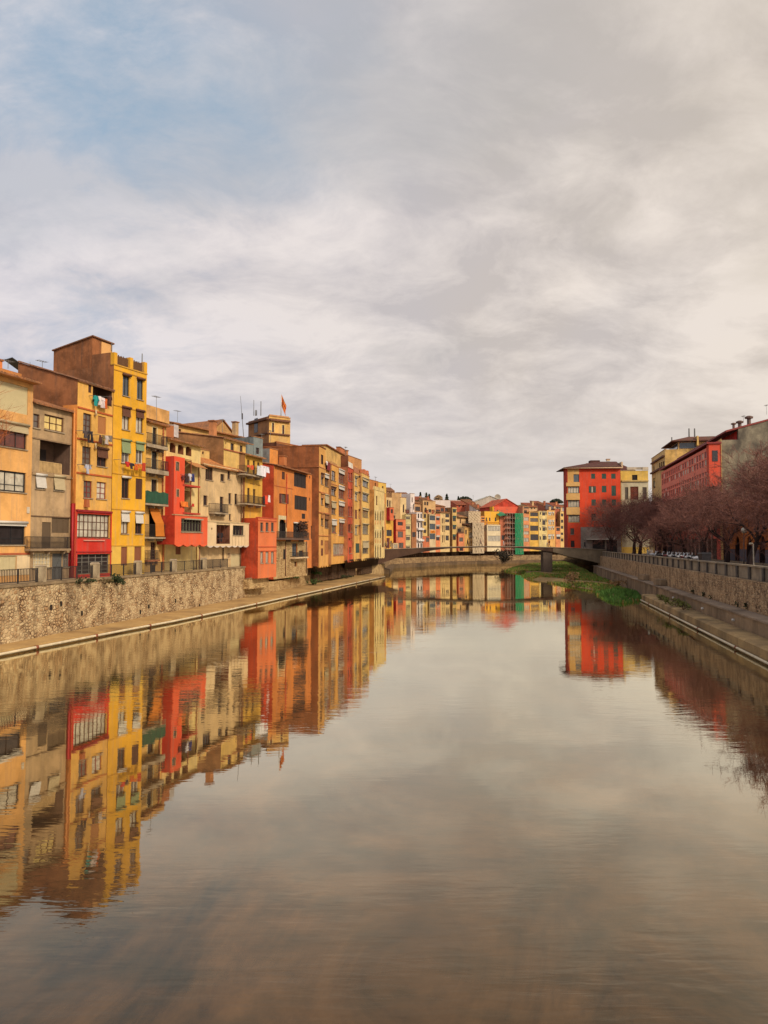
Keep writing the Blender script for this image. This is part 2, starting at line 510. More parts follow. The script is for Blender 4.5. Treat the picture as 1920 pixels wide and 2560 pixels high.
    # ---- things fixed to the wall
    def panel(s, x0, y0, x1, y1, c, o=.035, name='painted_panel', mat=None):
        """flat raised field of another colour: it takes the holes made so far"""
        a, b, zb, zt = s.rect(x0, y0, x1, y1); a = max(a, .004); b = min(b, s.F.w - .004)
        m = MB(); s.cut(m, a, b, zb, zt, o); F = s.F
        for (q, w_, e, g) in ((a, b, zt, zt), (a, b, zb, zb)): m.face([F.P(q, e, 0.001), F.P(w_, e, 0.001), F.P(w_, e, o), F.P(q, e, o)])
        for q in (a, b): m.face([F.P(q, zb, .001), F.P(q, zt, .001), F.P(q, zt, o), F.P(q, zb, o)])
        m.build(name, mat or plaster(c, .3), s.root)

    def band(s, x0, y0, x1, y1, c, h=.14, o=.07, name='string_course'):
        za = s.F.hit(*zp(s.t, x0, y0))[1]; zb = s.F.hit(*zp(s.t, x1, y1))[1]; z = (za + zb) / 2
        u0 = max(s.F.hit(*zp(s.t, x0, y0))[0], .01); u1 = min(s.F.hit(*zp(s.t, x1, y1))[0], s.F.w - .01)
        m = MB(); s.F.box(m, u0, u1, z - h / 2, z + h / 2, .004, o); m.build(name, paint(c, .8), s.root)

    def pipe(s, x, y0, y1, c=(150, 84, 52), r=.06, o=.1):
        u0, za = s.F.hit(*zp(s.t, x, y0), o); zb = s.F.hit(*zp(s.t, x, y1), o)[1]
        m = MB(); m.tube([s.F.P(u0, zb, o), s.F.P(u0, za, o)], [r, r], 8)
        k = zb + 1
        while k < za: m.tube([s.F.P(u0, k, o), s.F.P(u0, k + .08, o)], [r * 1.4, r * 1.4], 8); k += 2.4
        m.build('drainpipe', paint(c, .5), s.root, True)

    def balcony(s, x0, yt, x1, yb, yr=None, pr=.9, cloth=None, c=None, solid=None, bars=.13, rail=IRON):
        """slab seen at its outer edge from yt (top) to yb; yr: top of the railing"""
        F = s.F; a, b, zb, zt = s.rect(x0, yt, x1, yb, pr)
        m = MB(); F.box(m, a, b, zb, zt, .003, pr)
        for k in range(3):
            u_ = a + (b - a) * (.12 + .38 * k); F.box(m, u_ - .05, u_ + .05, zb - .22, zb - .002, .003, pr * .7)
        bo = m.build('balcony', paint(c, .8) if c else SLAB, s.root)
        if yr is not None:
            xm = (x0 + x1) / 2; zr = F.hit(*zp(s.t, xm, yr), pr)[1]
            m = MB(); q = pr - .05; e = .04
            path = [(a + e, .02), (a + e, q), (b - e, q), (b - e, .02)]
            for (u0, o0), (u1, o1) in zip(path, path[1:]):
                for z in (zr, zt + .1): m.bar(F.P(u0, z, o0), F.P(u1, z, o1), .045, .035)
                L = math.hypot(u1 - u0, o1 - o0); n = max(2, int(L / bars))
                for i in range(n + 1):
                    f = i / n; p = (u0 + (u1 - u0) * f, o0 + (o1 - o0) * f)
                    m.bar(F.P(p[0], zt, p[1]), F.P(p[0], zr, p[1]), .028)
            m.build('railing', rail, bo)
            if cloth:
                m = MB(); q = pr + .01; n = 14
                for i in range(n):
                    def pp(j, z): return F.P(a + (b - a) * j / n, z + (.05 * math.sin(j * 1.3) if z > zt + .3 else 0), q + .03 * math.sin(j * 2.1))
                    m.face([pp(i, zt + .03), pp(i + 1, zt + .03), pp(i + 1, zr + .06), pp(i, zr + .06)])
                m.face([F.P(a - .01, zt, .05), F.P(a - .01, zt, q), F.P(a - .01, zr + .05, q), F.P(a - .01, zr, .05)])
                m.build('privacy_cloth', cloth, bo)
            if solid:
                m = MB(); F.box(m, a + .06, b - .06, zt + .005, zr - .05, pr - .09, pr - .08); m.build('rail_panel', solid, bo)
        return bo

    def box(s, x0, y0, x1, y1, v0, v1, name, mat):
        """box on or behind the front: measured on the plane v0 behind the front"""
        a, b, zb, zt = s.rect(x0, y0, x1, y1, -v0); m = MB(); s.F.box(m, a, b, zb, zt, -v1, -v0)
        o = m.build(name, mat if not isinstance(mat, tuple) else plaster(mat, .5), s.root)
        return o, (a, b, zb, zt)

    def chimney(s, x0, y0, x1, y1, v=3.0, c=(190, 130, 80)):
        o, (a, b, zb, zt) = s.box(x0, y0, x1, y1, v, v + .7, 'chimney', c)
        m = MB(); s.F.box(m, a - .08, b + .08, zt - .02, zt + .1, -v - .78, -v + .08); m.build('chimney_cap', tile_mat(), o)

    def antenna(s, x, y0, y1, v=3.0, yagi=True, r=.025):
        u0, za = s.F.hit(*zp(s.t, x, y0), -v); zb = s.F.hit(*zp(s.t, x, y1), -v)[1]
        m = MB(); m.tube([s.F.P(u0, zb, -v), s.F.P(u0, za, -v)], [r, r * .8], 5)
        if yagi:
            m.bar(s.F.P(u0 - .6, za - .1, -v), s.F.P(u0 + .5, za, -v), .03)
            for k in range(5): m.bar(s.F.P(u0 - .5 + .22 * k, za - .05, -v - .28), s.F.P(u0 - .5 + .22 * k, za - .05, -v + .28), .02)
        m.build('antenna', STEEL, s.root)

    def scallop(s, n, h=.28, o=.0, u0=None, u1=None, c=None):
        m = MB(); a, b = u0 if u0 is not None else .01, u1 if u1 is not None else s.F.w - .01; N = n * 8
        for i in range(N):
            f0, f1 = i / N, (i + 1) / N
            za, zb = (s.z0 - h * abs(math.sin(math.pi * n * f)) for f in (f0, f1))
            ua, ub = a + (b - a) * f0, a + (b - a) * f1
            m.hexa([s.F.P(ua, za, 0), s.F.P(ub, zb, 0), s.F.P(ub, zb, -.25), s.F.P(ua, za, -.25), s.F.P(ua, s.z0, 0), s.F.P(ub, s.z0, 0), s.F.P(ub, s.z0, -.25), s.F.P(ua, s.z0, -.25)])
        m.build('scalloped_edge', plaster(c, .4) if c else s.wall, s.root)

    def cut(s, m, a, b, zb, zt, o=0.0):
        us = sorted({a, b, *[x for h in s.holes for x in h[:2] if a < x < b]}); zs = sorted({zb, zt, *[x for h in s.holes for x in h[2:4] if zb < x < zt]})
        for i in range(len(us) - 1):
            for j in range(len(zs) - 1):
                um, zm = (us[i] + us[i + 1]) / 2, (zs[j] + zs[j + 1]) / 2
                if any(h[0] < um < h[1] and h[2] < zm < h[3] for h in s.holes): continue
                m.face([s.F.P(us[i], zs[j], o), s.F.P(us[i + 1], zs[j], o), s.F.P(us[i + 1], zs[j + 1], o), s.F.P(us[i], zs[j + 1], o)])

    def done(s):
        F = s.F; m = s.extra; w = F.w; D = s.D
        s.cut(m, 0, w, s.z0, s.z1)
        mats = [s.wall]
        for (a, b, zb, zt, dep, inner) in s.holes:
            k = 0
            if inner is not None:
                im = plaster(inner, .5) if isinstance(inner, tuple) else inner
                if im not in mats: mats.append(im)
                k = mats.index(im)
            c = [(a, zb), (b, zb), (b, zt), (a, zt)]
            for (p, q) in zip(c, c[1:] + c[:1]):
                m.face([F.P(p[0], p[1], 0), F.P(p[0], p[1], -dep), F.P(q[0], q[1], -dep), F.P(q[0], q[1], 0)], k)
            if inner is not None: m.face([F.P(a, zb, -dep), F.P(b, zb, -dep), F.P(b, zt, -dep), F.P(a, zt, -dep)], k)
        m.build('wall', mats, s.root)
        if s.root.get('group') != RGN and 2.6 < s.z0 < 4.3 and s.z0 != 3.85:
            fm = MB(); F.box(fm, .05, w - .05, .6, s.z0 - .01, -min(D, 7), -2.6); fm.build('foundation', FOUND(), s.root)
        # side and back walls
        zb2 = s.z1 + (s.rise if s.kind == 'tile' else 0)
        e = .006; m = MB()
        zf = s.z1 - (0.0 if s.kind == 'tile' else .012)
        zr = zb2 - (0.0 if s.kind == 'tile' else .012)
        if s.kind == 'gable':
            for v_ in (e, D): m.face([F.P(e, s.z1 - .01, -v_), F.P(w - e, s.z1 - .01, -v_), F.P(w / 2, s.z1 + s.rise, -v_)])
        m.face([F.P(e, s.z0, -e), F.P(e, zf, -e), F.P(e, zr, -D), F.P(e, s.z0, -D)])
        m.face([F.P(w - e, s.z0, -e), F.P(w - e, s.z0, -D), F.P(w - e, zr, -D), F.P(w - e, zf, -e)])
        m.face([F.P(e, s.z0, -D), F.P(w - e, s.z0, -D), F.P(w - e, zr, -D), F.P(e, zr, -D)])
        m.face([F.P(e, s.z0, -e), F.P(e, s.z0, -D), F.P(w - e, s.z0, -D), F.P(w - e, s.z0, -e)])
        m.build('party_wall', s.side, s.root)
        tl = s.tiles or tile_mat()
        hq = random.Random(s.label); gp = s.root.get('group') or ''
        if ('far houses' in gp or 'hill' in gp or 'rising' in gp) and w > 2.2:
            zt = s.z1 + (.0 if s.kind == 'flat' else s.rise * .4)
            if hq.random() < .55:
                u_ = hq.uniform(.3, w - .3); v_ = min(D * .6, hq.uniform(1.5, 3.5)); hh = hq.uniform(1.4, 2.6); mm = MB(); mm.tube([F.P(u_, zt - .5, -v_), F.P(u_, zt + hh, -v_)], [.045, .03], 5); mm.bar(F.P(u_ - .5, zt + hh - .15, -v_), F.P(u_ + .5, zt + hh - .1, -v_), .05)
                for k in range(4): mm.bar(F.P(u_ - .4 + .26 * k, zt + hh - .13, -v_ - .25), F.P(u_ - .4 + .26 * k, zt + hh - .13, -v_ + .25), .035)
                mm.build('antenna', STEEL, s.root)
            if hq.random() < .5:
                u_ = hq.uniform(.2, w - 1.0); v_ = min(D * .5, hq.uniform(1.2, 3.0)); hh = hq.uniform(.9, 1.6); mm = MB(); F.box(mm, u_, u_ + .7, zt - .6, zt + hh, -v_ - .6, -v_); cc = mm.build('chimney', plaster(hq.choice(((206, 140, 90), (186, 110, 76), (222, 186, 130))), .5), s.root)
                mm = MB(); F.box(mm, u_ - .1, u_ + .8, zt + hh + .001, zt + hh + .14, -v_ - .7, -v_ + .1); mm.build('chimney_cap', tile_mat(), cc)
        if s.kind == 'tile':
            s.tiled(-.08, w + .08, s.over, -D, s.z1, s.rise, tl)
            m = MB(); F.box(m, -.02, w + .02, s.z1 - .13, s.z1 + .0, .004, s.over - .03)
            m.build('eave', paint(s.eave or (222, 190, 130), .8), s.root)
        elif s.kind == 'gable':
            m = MB()
            for (ua, ub) in ((-.3, w / 2), (w + .3, w / 2)):
                za = s.z1 - .3 * s.rise / (w / 2) + .03; zb_ = s.z1 + s.rise + .03
                m.hexa([F.P(ua, za, .25), F.P(ub, zb_, .25), F.P(ub, zb_, -D), F.P(ua, za, -D), F.P(ua, za + .16, .25), F.P(ub, zb_ + .16, .25), F.P(ub, zb_ + .16, -D), F.P(ua, za + .16, -D)])
            m.build('roof', tl, s.root)
        elif s.kind == 'flat':
            m = MB(); F.box(m, .03, w - .03, s.z1 - .25, s.z1 - .12, -D + .02, -.02)
            F.box(m, -.04, w + .04, s.z1, s.z1 + .1, -.3, .06); m.build('roof', paint(s.eave or (170, 120, 80), .8), s.root)
        return s

    def tiled(s, ua, ub, o0, o1, z, rise, mat):
        """corrugated clay-tile roof, o0 (front edge) to o1 (back); z at o=0"""
        F = s.F; m = MB(); per = .26; n = max(2, int((ub - ua) / per)); D = abs(s.D)
        prof = []
        for i in range(n):
            for (f, h) in ((0, 0), (.2, .07), (.5, .1), (.8, .07)): prof.append((ua + (ub - ua) * (i + f) / n, h))
        prof.append((ub, 0)); rows = []; steps = max(3, int(abs(o0 - o1) / .9))
        for j in range(steps + 1):
            o = o0 + (o1 - o0) * j / steps; zz_ = z + rise * (-o / D) + .02
            b = len(m.v); m.v += [tuple(F.P(u_, zz_ + h + .018 * math.sin(j * 2.7 + i * 1.9), o)) for i, (u_, h) in enumerate(prof)]; rows.append(b)
        L = len(prof)
        for r0, r1 in zip(rows, rows[1:]):
            for i in range(L - 1): m.f.append((r0 + i, r0 + i + 1, r1 + i + 1, r1 + i)); m.m.append(0)
        b = len(m.v); m.v += [tuple(F.P(u_, z + rise * (-o0 / D) - .04, o0)) for u_, h in prof]
        for i in range(L - 1): m.f.append((b + i, b + i + 1, rows[0] + i + 1, rows[0] + i)); m.m.append(0)
        z2 = z + rise * (-o1 / D)
        m.face([F.P(ua, z + rise * (-o0 / D) - .04, o0), F.P(ub, z + rise * (-o0 / D) - .04, o0), F.P(ub, z2 - .04, o1), F.P(ua, z2 - .04, o1)])
        m.build('roof', mat, s.root)


# ------------------------------------------------------------------ the setting: water, ground, banks
def struct(mb, name, mat, smooth=False): return tag(mb.build(name, mat, None, smooth), kind='structure')


def strip(mb, a, b, m=0):
    for i in range(len(a) - 1): mb.face([a[i], a[i + 1], b[i + 1], b[i]], m)


def water_material():
    m, t = base_mat('river_water')
    g = t.n('ShaderNodeNewGeometry').outputs['Position']
    # long low ripples crossing the river, a few finer ones on top
    w1 = t.noise(t.scale(g, (.55, 1.5, 1)), 1.0, 3, .5, .4)
    w2 = t.noise(t.scale(g, (1.1, 5.2, 1), (3, 8, 0)), 1.0, 3, .5, .3)
    w3 = t.noise(t.scale(g, (.09, .2, 1), (13, 5, 0)), 1.0, 3, .5)
    calm = t.ramp(t.noise(t.scale(g, (.035, .07, 1), (4, 1, 0)), 1.0, 3, .5), (.42, .3), (.66, 2.6))
    h = t.math('ADD', t.math('MULTIPLY', w1, .0030), t.math('MULTIPLY', w2, .0017))
    h = t.math('ADD', t.math('MULTIPLY', h, calm), t.math('MULTIPLY', w3, .007))
    nb = t.n('ShaderNodeBump', {'Height': h, 'Strength': 1.0, 'Distance': 1.0}).outputs[0]
    # silt and weed on the bed, seen through shallow brown water
    b1 = t.noise(t.scale(g, (.22, .16, 1)), 1.0, 8, .7, .9); b2 = t.noise(t.scale(g, (.8, 1., 1)), 1.0, 5, .6)
    bed = t.mix(t.ramp(b1, (.36, 0.), (.66, 1.)), lin((48, 36, 26)), lin((100, 72, 44)))
    bed = t.mix(t.math('MULTIPLY', t.ramp(b2, (.45, 0.), (.7, 1.)), .5), bed, lin((34, 34, 24)))
    body = t.n('ShaderNodeBsdfDiffuse', {0: bed, 1: .5}).outputs[0]
    gl_ = t.n('ShaderNodeBsdfGlossy', {0: (.95, .91, .74, 1), 1: .004, 'Normal': nb}).outputs[0]
    f = t.n('ShaderNodeLayerWeight', {0: .5, 'Normal': nb}).outputs[1]
    f = t.ramp(f, (0., .02), (.44, .06), (.52, .115), (.66, .34), (.8, .82), (1., .98)); f.node.color_ramp.interpolation = 'B_SPLINE'
    mx = t.n('ShaderNodeMixShader', {0: f, 1: body, 2: gl_}).outputs[0]
    t.t.links.new(mx, t.n('ShaderNodeOutputMaterial').inputs[0])
    return m


def LW(Y, off=0.0): return (-31.26 + .19 * Y + off, Y)      # top of the left river wall
def RP(Y, off=0.0): return (12.615 + .195 * Y + off, Y)     # water edge of the right bank


m = MB(); m.face([(-120, -60, 0), (120, -60, 0), (140, 330, 0), (-120, 330, 0)]); struct(m, 'river_water', water_material())
m = MB(); m.face([(-3000, -300, -1.4), (3000, -300, -1.4), (3000, 5000, -1.4), (-3000, 5000, -1.4)]); struct(m, 'ground', earth((120, 100, 76), (90, 84, 60), .02))

TAN = earth((206, 168, 110), (178, 142, 92), .5, (132, 104, 72), .03)
RUB = stone((234, 206, 160), (184, 146, 104), (88, 62, 44), 3.7, 4.9, .5)
RUB2 = stone((224, 192, 138), (190, 154, 104), (128, 96, 66), 2.6, 4.8, .35, 'b')
RUB3 = stone((226, 190, 146), (160, 126, 94), (96, 76, 62), 3.6, 4.6, .4, 'c')
PAVE = earth((178, 156, 124), (150, 130, 104), .7)

# left promenade between the houses and the wall
WE = 82.8
m = MB(); m.face([(LW(10)[0], 10, 3.84), (LW(WE)[0], WE, 3.84), (LW(WE)[0] - 5, WE + 2, 3.84), (-120, 60, 3.84), (-120, 10, 3.84)])
struct(m, 'promenade', PAVE)


def wall_prism(pts, z0s, z1s, th, mat, name, label, cat='wall', extra=None):
    """free-standing wall along pts; its face is on the line, its body lies th to the left of the walking direction"""
    m = MB(); n = len(pts); off = []
    for i in range(n):
        a = Vector(pts[max(i - 1, 0)]); b = Vector(pts[min(i + 1, n - 1)]); d = (b - a).normalized(); off.append(Vector((-d.y, d.x)) * th)
    A = [(p[0], p[1], z) for p, z in zip(pts, z0s)]; B = [(p[0], p[1], z) for p, z in zip(pts, z1s)]
    C = [(p[0] + o.x, p[1] + o.y, z) for p, o, z in zip(pts, off, z1s)]; Dn = [(p[0] + o.x, p[1] + o.y, z) for p, o, z in zip(pts, off, z0s)]
    strip(m, A, B); strip(m, B, C); strip(m, C, Dn); m.face([A[0], B[0], C[0], Dn[0]]); m.face([A[-1], B[-1], C[-1], Dn[-1]])
    root = empty(name, A[0]); tag(root, label, cat)
    m.build('wall', mat, root)
    return root


# tall rubble wall on the left with its coping
ys = [10 + (WE - 10) * i / 12 for i in range(13)]
rw = wall_prism([LW(y) for y in ys], [-1] * 13, [3.76] * 13, .7, RUB, 'retaining_wall', 'tall rubble stone river wall below the railing of the left promenade')
m = MB()
for a, b in zip(ys, ys[1:]):
    p, q = LW(a + .006, .09), LW(b, .09); r_, s_ = LW(a + .006, -.62), LW(b, -.62)
    m.hexa([(*p, 3.765), (*q, 3.765), (*s_, 3.765), (*r_, 3.765), (*p, 3.93), (*q, 3.93), (*s_, 3.93), (*r_, 3.93)])
m.build('coping', earth((170, 146, 112), (128, 108, 84), .8), rw)
# dark weep holes in the wall
for (px, py) in ((154, 1509), (129, 1518), (206, 1533), (352, 1530), (373, 1516), (440, 1502), (500, 1514)):
    y = 31.26 / (.19 - hx(px)); p = on_y(px, py, y); m = MB()
    m.box(p.x - .06, p.x + .012, p.y - .07, p.y + .07, p.z - .16, p.z + .16); m.build('weep_hole', paint((36, 28, 24), .9), rw)

# low quay wall further on, in front of the overhanging houses
low = [on_z(x, y, z) for x, y, z in ((600, 1468.6, 1.75), (700, 1451, 1.75), (828, 1427, 1.8), (960, 1410, 2.1))]
lowp = [LW(WE - .02, -.02)] + [(p.x, p.y) for p in low[1:]] + [(1.6, 196), (16.9, 222), (25.6, 236.5), (63.5, 256.5), (120, 280)]
lz = [1.75, 1.75, 1.8, 2.1, 2.5, 2.7, 2.7, 2.7, 2.7]
QW = stone((186, 156, 114), (146, 116, 84), (92, 70, 54), 1.4, 3.0, .7, 'q')
wall_prism(lowp[:4], [-1] * 4, lz[:4], .6, RUB2, 'quay_wall', 'low pale stone quay wall under the overhanging houses before the footbridge')
far_quay = wall_prism(lowp[3:], [-1] * 6, lz[3:], .8, QW, 'quay_wall', 'long pale masonry quay wall below the far houses beyond the footbridge')
m = MB()
for a, b in zip(lowp[3:], lowp[4:]):
    A, B = Vector(a), Vector(b); d = (B - A).normalized(); nn = Vector((d.y, -d.x)); A2, B2 = A + nn * 1.1, B + nn * 1.1
    m.hexa([(*A2, -1), (*B2, -1), (*(B + nn * .004), -1), (*(A + nn * .004), -1), (*A2, .8), (*B2, .8), (*(B + nn * .004), 1.05), (*(A + nn * .004), 1.05)])
m.build('footing', earth((136, 110, 80), (92, 74, 58), .4, (66, 58, 46)), far_quay)
# ground behind these walls
m = MB(); back = [(p[0] - 60 if i < 5 else p[0], p[1] + (0 if i < 5 else 400), lz[i] + (.25 if i < 4 else 0)) for i, p in enumerate(lowp)]
strip(m, [(p[0] - .3, p[1], z - .05) for p, z in zip(lowp, lz)], back); struct(m, 'riverside_ground', earth((170, 138, 94), (128, 104, 70), .5, (92, 90, 52)))
m = MB(); m.face([(-120, 10, 3.8), (-60, 100, 3.8), (-60, 460, 3.8), (-900, 460, 3.8), (-900, 10, 3.8)]); struct(m, 'old_town_ground', PAVE)

# apron and water pipe at the foot of the left bank
pipe_px = [(0, 1635), (160, 1604), (300, 1577), (430, 1553), (557, 1527), (700, 1496), (830, 1469), (960, 1441.5)]
pp = [on_z(x, y, .15) for x, y in pipe_px]; d0 = (pp[1] - pp[0]); pp = [pp[0] - d0 * 3] + pp
foot = [on_z(x, y, .42) for x, y in ((0, 1606), (160, 1580), (300, 1557), (430, 1535), (560, 1512), (708, 1477), (839, 1443.7), (950, 1434))]
foot = [Vector((LW(10)[0], 10, .42))] + [Vector((*LW(p.y, .0), .42)) if p.y < WE else p for p in foot]
m = MB(); strip(m, [(p.x, p.y, .32) for p in pp], [(p.x - .5, p.y, .45) for p in foot]); strip(m, [(p.x, p.y, -1) for p in pp], [(p.x, p.y, .32) for p in pp])
struct(m, 'riverbank_apron', TAN)


def pipe_thing(pts, r, label):
    m = MB(); m.tube(pts, [r] * len(pts), 8)
    root = empty('water_pipe', pts[0]); tag(root, label, 'pipe'); m.build('pipe', paint((222, 204, 170), .5), root, True)
    for a, b in zip(pts, pts[1:]):
        a, b = Vector(a), Vector(b); n = max(1, int((b - a).length / 9))
        for k in range(n):
            q = a + (b - a) * (k + .5) / n; d = (b - a).normalized(); m = MB(); m.tube([q - d * .09, q + d * .09], [r * 1.5] * 2, 8); m.build('pipe_collar', RUST, root, True)


pipe_thing([(p.x + .16, p.y, .16) for p in pp], .085, 'long pale pipe along the foot of the left bank at the waterline')

# right bank: low step, ledge, rubble wall, parapet
ry = [12 + 12.4 * i for i in range(13)]; R0 = [RP(y) for y in ry]


def lay(off0, z0, off1, z1): strip(m, [(*RP(y, off0), z0) for y in ry], [(*RP(y, off1), z1) for y in ry])


DAMP = earth((178, 150, 118), (136, 114, 92), .45, (84, 72, 60), .03, 'damp')
ry0 = ry; ry = [12 + 5.95 * i for i in range(13)]
m = MB(); lay(0, -1, .04, .7); lay(.04, .7, .2, .78); lay(.2, .78, 1.44, .8); m.face([(*RP(ry[-1], 0), -1), (*RP(ry[-1], .1), .78), (*RP(ry[-1], 1.44), .8), (*RP(ry[-1], 1.44), -1)]); ry = ry0; struct(m, 'river_step', earth((196, 162, 112), (150, 124, 90), .5, (104, 88, 66)))
led = empty('ledge_wall', (*RP(12, 1.4), .6)); tag(led, 'grey stained concrete ledge along the right bank above the low step', 'ledge')
m = MB(); lay(1.4, -.6, 1.46, 1.68); m.build('wall', DAMP, led)
m = MB(); lay(1.34, 1.685, 1.34, 1.8); lay(1.34, 1.8, 3.1, 1.84); lay(1.34, 1.685, 1.47, 1.685); m.build('ledge_top', earth((176, 152, 128), (140, 120, 102), .5, (104, 88, 74)), led)
for k in range(2):
    y = 81 + 12 * k; m = MB(); q = RP(y, 2.0); m.box(q[0] - .2, q[0] + 1.2, y, y + 2.2, 1.85, 2.5); m.build('step_block', DAMP, led)
wr = wall_prism([RP(y, 3.0) for y in reversed(ry)], [1.0] * 13, [3.9] * 13, -.5, RUB3, 'retaining_wall', 'rubble stone river wall under the grey parapet of the right bank')
for y in (43, 51, 60, 72): 
    q = RP(y, 1.44); m = MB(); m.tube([(q[0] - .15, y, 1.2), (q[0] + .1, y, 1.2)], [.09, .09], 8); m.build('drain_spout', paint((214, 206, 196), .5), led, True)
PAR = earth((182, 164, 138), (146, 130, 110), .9, (106, 96, 86), .02, 'par'); PARD = earth((110, 100, 92), (84, 76, 70), .9, None, .02, 'pard')
par = empty('parapet', (*RP(14, 3), 3.9)); tag(par, 'long grey concrete parapet with square posts on the right river wall', 'parapet')


def rbox(mb, y0, y1, o0, o1, z0, z1):
    a, b, c, d = RP(y0, o0), RP(y1, o0), RP(y1, o1), RP(y0, o1)
    mb.hexa([(*a, z0), (*b, z0), (*c, z0), (*d, z0), (*a, z1), (*b, z1), (*c, z1), (*d, z1)])


m = MB(); rbox(m, 14, 158, 2.9, 3.24, 4.8, 4.92); m.build('coping', PAR, par)
m = MB(); rbox(m, 14, 158, 3.04, 3.14, 3.905, 4.795); m.build('panel', PAR, par)
y = 15.0
while y < 156:
    m = MB(); rbox(m, y, y + .42, 2.92, 3.22, 3.9, 4.797); m.build('post', PARD, par); y += 3.1
# street on the right
ST = 4.12
m = MB(); m.face([(*RP(10, 3.1), ST), (*RP(300, 3.1), ST), (900, 300, ST), (900, 10, ST)]); struct(m, 'street', earth((150, 136, 120), (118, 108, 98), .4))
m = MB(); m.face([(*RP(10, 12.5), ST + .01), (*RP(168, 12.5), ST + .01), (*RP(168, 15.2), ST + .01), (*RP(10, 15.2), ST + .01)]); struct(m, 'pavement', PAVE)
pipe_thing([(*RP(y, -.12), .15) for y in (12, 40, 60, 83)], .075, 'pale pipe along the low step of the right bank at the waterline')
# hill behind the town
m = MB(); N, M_ = 40, 14; g = []
for i in range(N + 1):
    row = []
    for j in range(M_ + 1):
        x = -160 + 620 * i / N; y = 285 + 620 * j / M_
        e = 22 * math.exp(-((x - 90) / 150) ** 2) * min(1, max(0, (y - 290) / 110)) + 7 * math.sin(x * .03 + y * .011) * min(1, max(0, (y - 330) / 150)) + 10 * min(1, max(0, (y - 480) / 300))
        row.append((x, y, 3 + max(0, e)))
    g.append(row)
for i in range(N): strip(m, g[i], g[i + 1])
struct(m, 'hill', earth((120, 112, 72), (92, 84, 54), .05, (140, 116, 84)), True)

# ------------------------------------------------------------------ railing and posts on the left promenade
post_px = [113, 247, 353, 441, 516]
POSTY = [31.26 / (.19 - hx(x)) for x in post_px]
names = ['with the panel that runs out of the picture', 'before the grey wooden door', 'before the red glazed ground floor', 'before the roller doors of the yellow house', 'below the house with balconies', 'ending at the corner of the river wall']
edges = [33.0] + POSTY + [31.26 / (.19 - hx(575))]


def LWp(Y, off=-.25): return Vector((*LW(Y, off), 3.935))


for i, (a, b) in enumerate(zip(edges, edges[1:])):
    a += .34; b -= .02 if i == 5 else .34
    root = empty('metal_railing', LWp(a))
    tag(root, ['dark iron railing section nearest the camera, cut by the left photo edge', 'dark iron railing section in front of the grey house and wooden door', 'dark iron railing section in front of the brown roller doors', 'dark iron railing section below the green-clad balcony house', 'dark iron railing section below the red bay with scalloped edge', 'dark iron railing section ending at the corner of the river wall'][i], 'railing', 'iron railing sections of the left promenade')
    n = max(2, round((b - a) / 1.9)); m = MB()
    for k in range(n + 1):
        p = LWp(a + (b - a) * k / n); m = MB(); m.box(p.x - .035, p.x + .035, p.y - .035, p.y + .035, p.z, p.z + .92); m.build('post', IRON, root)
    m = MB()
    for z in (.9, .1): m.bar(LWp(a) + Vector((0, 0, z)), LWp(b) + Vector((0, 0, z)), .05, .04)
    m.build('rail', IRON, root); m = MB(); nb = int((b - a) / .14)
    for k in range(nb):
        p = LWp(a + (b - a) * (k + .5) / nb); m.box(p.x - .016, p.x + .016, p.y - .016, p.y + .016, p.z + .1, p.z + .9)
    m.build('balusters', IRON, root)
for i, y in enumerate(POSTY):
    p = LWp(y); root = empty('stone_post', p)
    tag(root, ['square stone post beside the railing in front of the grey house', 'pale square stone post in front of the red ground floor', 'square stone post in front of the yellow house corner', 'square stone post below the house with the red bay', 'square stone post below the beige house, last before the wall corner'][i], 'post', 'stone posts of the left railing')
    m = MB(); m.box(p.x - .26, p.x + .26, p.y - .26, p.y + .26, p.z - .004, p.z + 1.02); m.build('shaft', earth((196, 176, 142), (150, 130, 104), 1.5, (96, 82, 66)), root)
    m = MB(); m.hexa([(p.x - .29, p.y - .29, p.z + 1.022), (p.x + .29, p.y - .29, p.z + 1.022), (p.x + .29, p.y + .29, p.z + 1.022), (p.x - .29, p.y + .29, p.z + 1.022), (p.x - .2, p.y - .2, p.z + 1.12), (p.x + .2, p.y - .2, p.z + 1.12), (p.x + .2, p.y + .2, p.z + 1.12), (p.x - .2, p.y + .2, p.z + 1.12)]); m.build('cap', SLAB, root)

# ------------------------------------------------------------------ footbridge
BY = 157.0
br = empty('footbridge', (-1, BY, 2)); tag(br, 'slender dark arched footbridge crossing the river before the far houses', 'bridge')
top_px = [(938, 1374), (954, 1373), (1010, 1371), (1100, 1367.5), (1200, 1365.5), (1300, 1366), (1382, 1368), (1460, 1371), (1516, 1374)]
bot_px = [(938, 1413), (954, 1408), (1001, 1392), (1045, 1382.5), (1081, 1376), (1117, 1371.5), (1200, 1368.5), (1290, 1369.5), (1340, 1374), (1382, 1379.5), (1422, 1391), (1460, 1399), (1516, 1412)]


def lerp_px(pts, x):
    for (a, c), (b, d) in zip(pts, pts[1:]):
        if a <= x <= b: return c + (d - c) * (x - a) / (b - a)
    return pts[-1][1]


def arch(x0, x1, wd, n, dt=0.0):
    m = MB(); rows = []
    for i in range(n + 1):
        x = x0 + (x1 - x0) * i / n; a = on_y(x, lerp_px(bot_px, x), BY); b = on_y(x, lerp_px(top_px, x) + dt, BY)
        rows.append([(a.x, BY, a.z), (a.x, BY, b.z), (a.x, BY + wd, b.z), (a.x, BY + wd, a.z)])
    for r0, r1 in zip(rows, rows[1:]):
        for k in range(4): m.face([r0[k], r1[k], r1[(k + 1) % 4], r0[(k + 1) % 4]])
    m.face(rows[0]); m.face(rows[-1]); return m


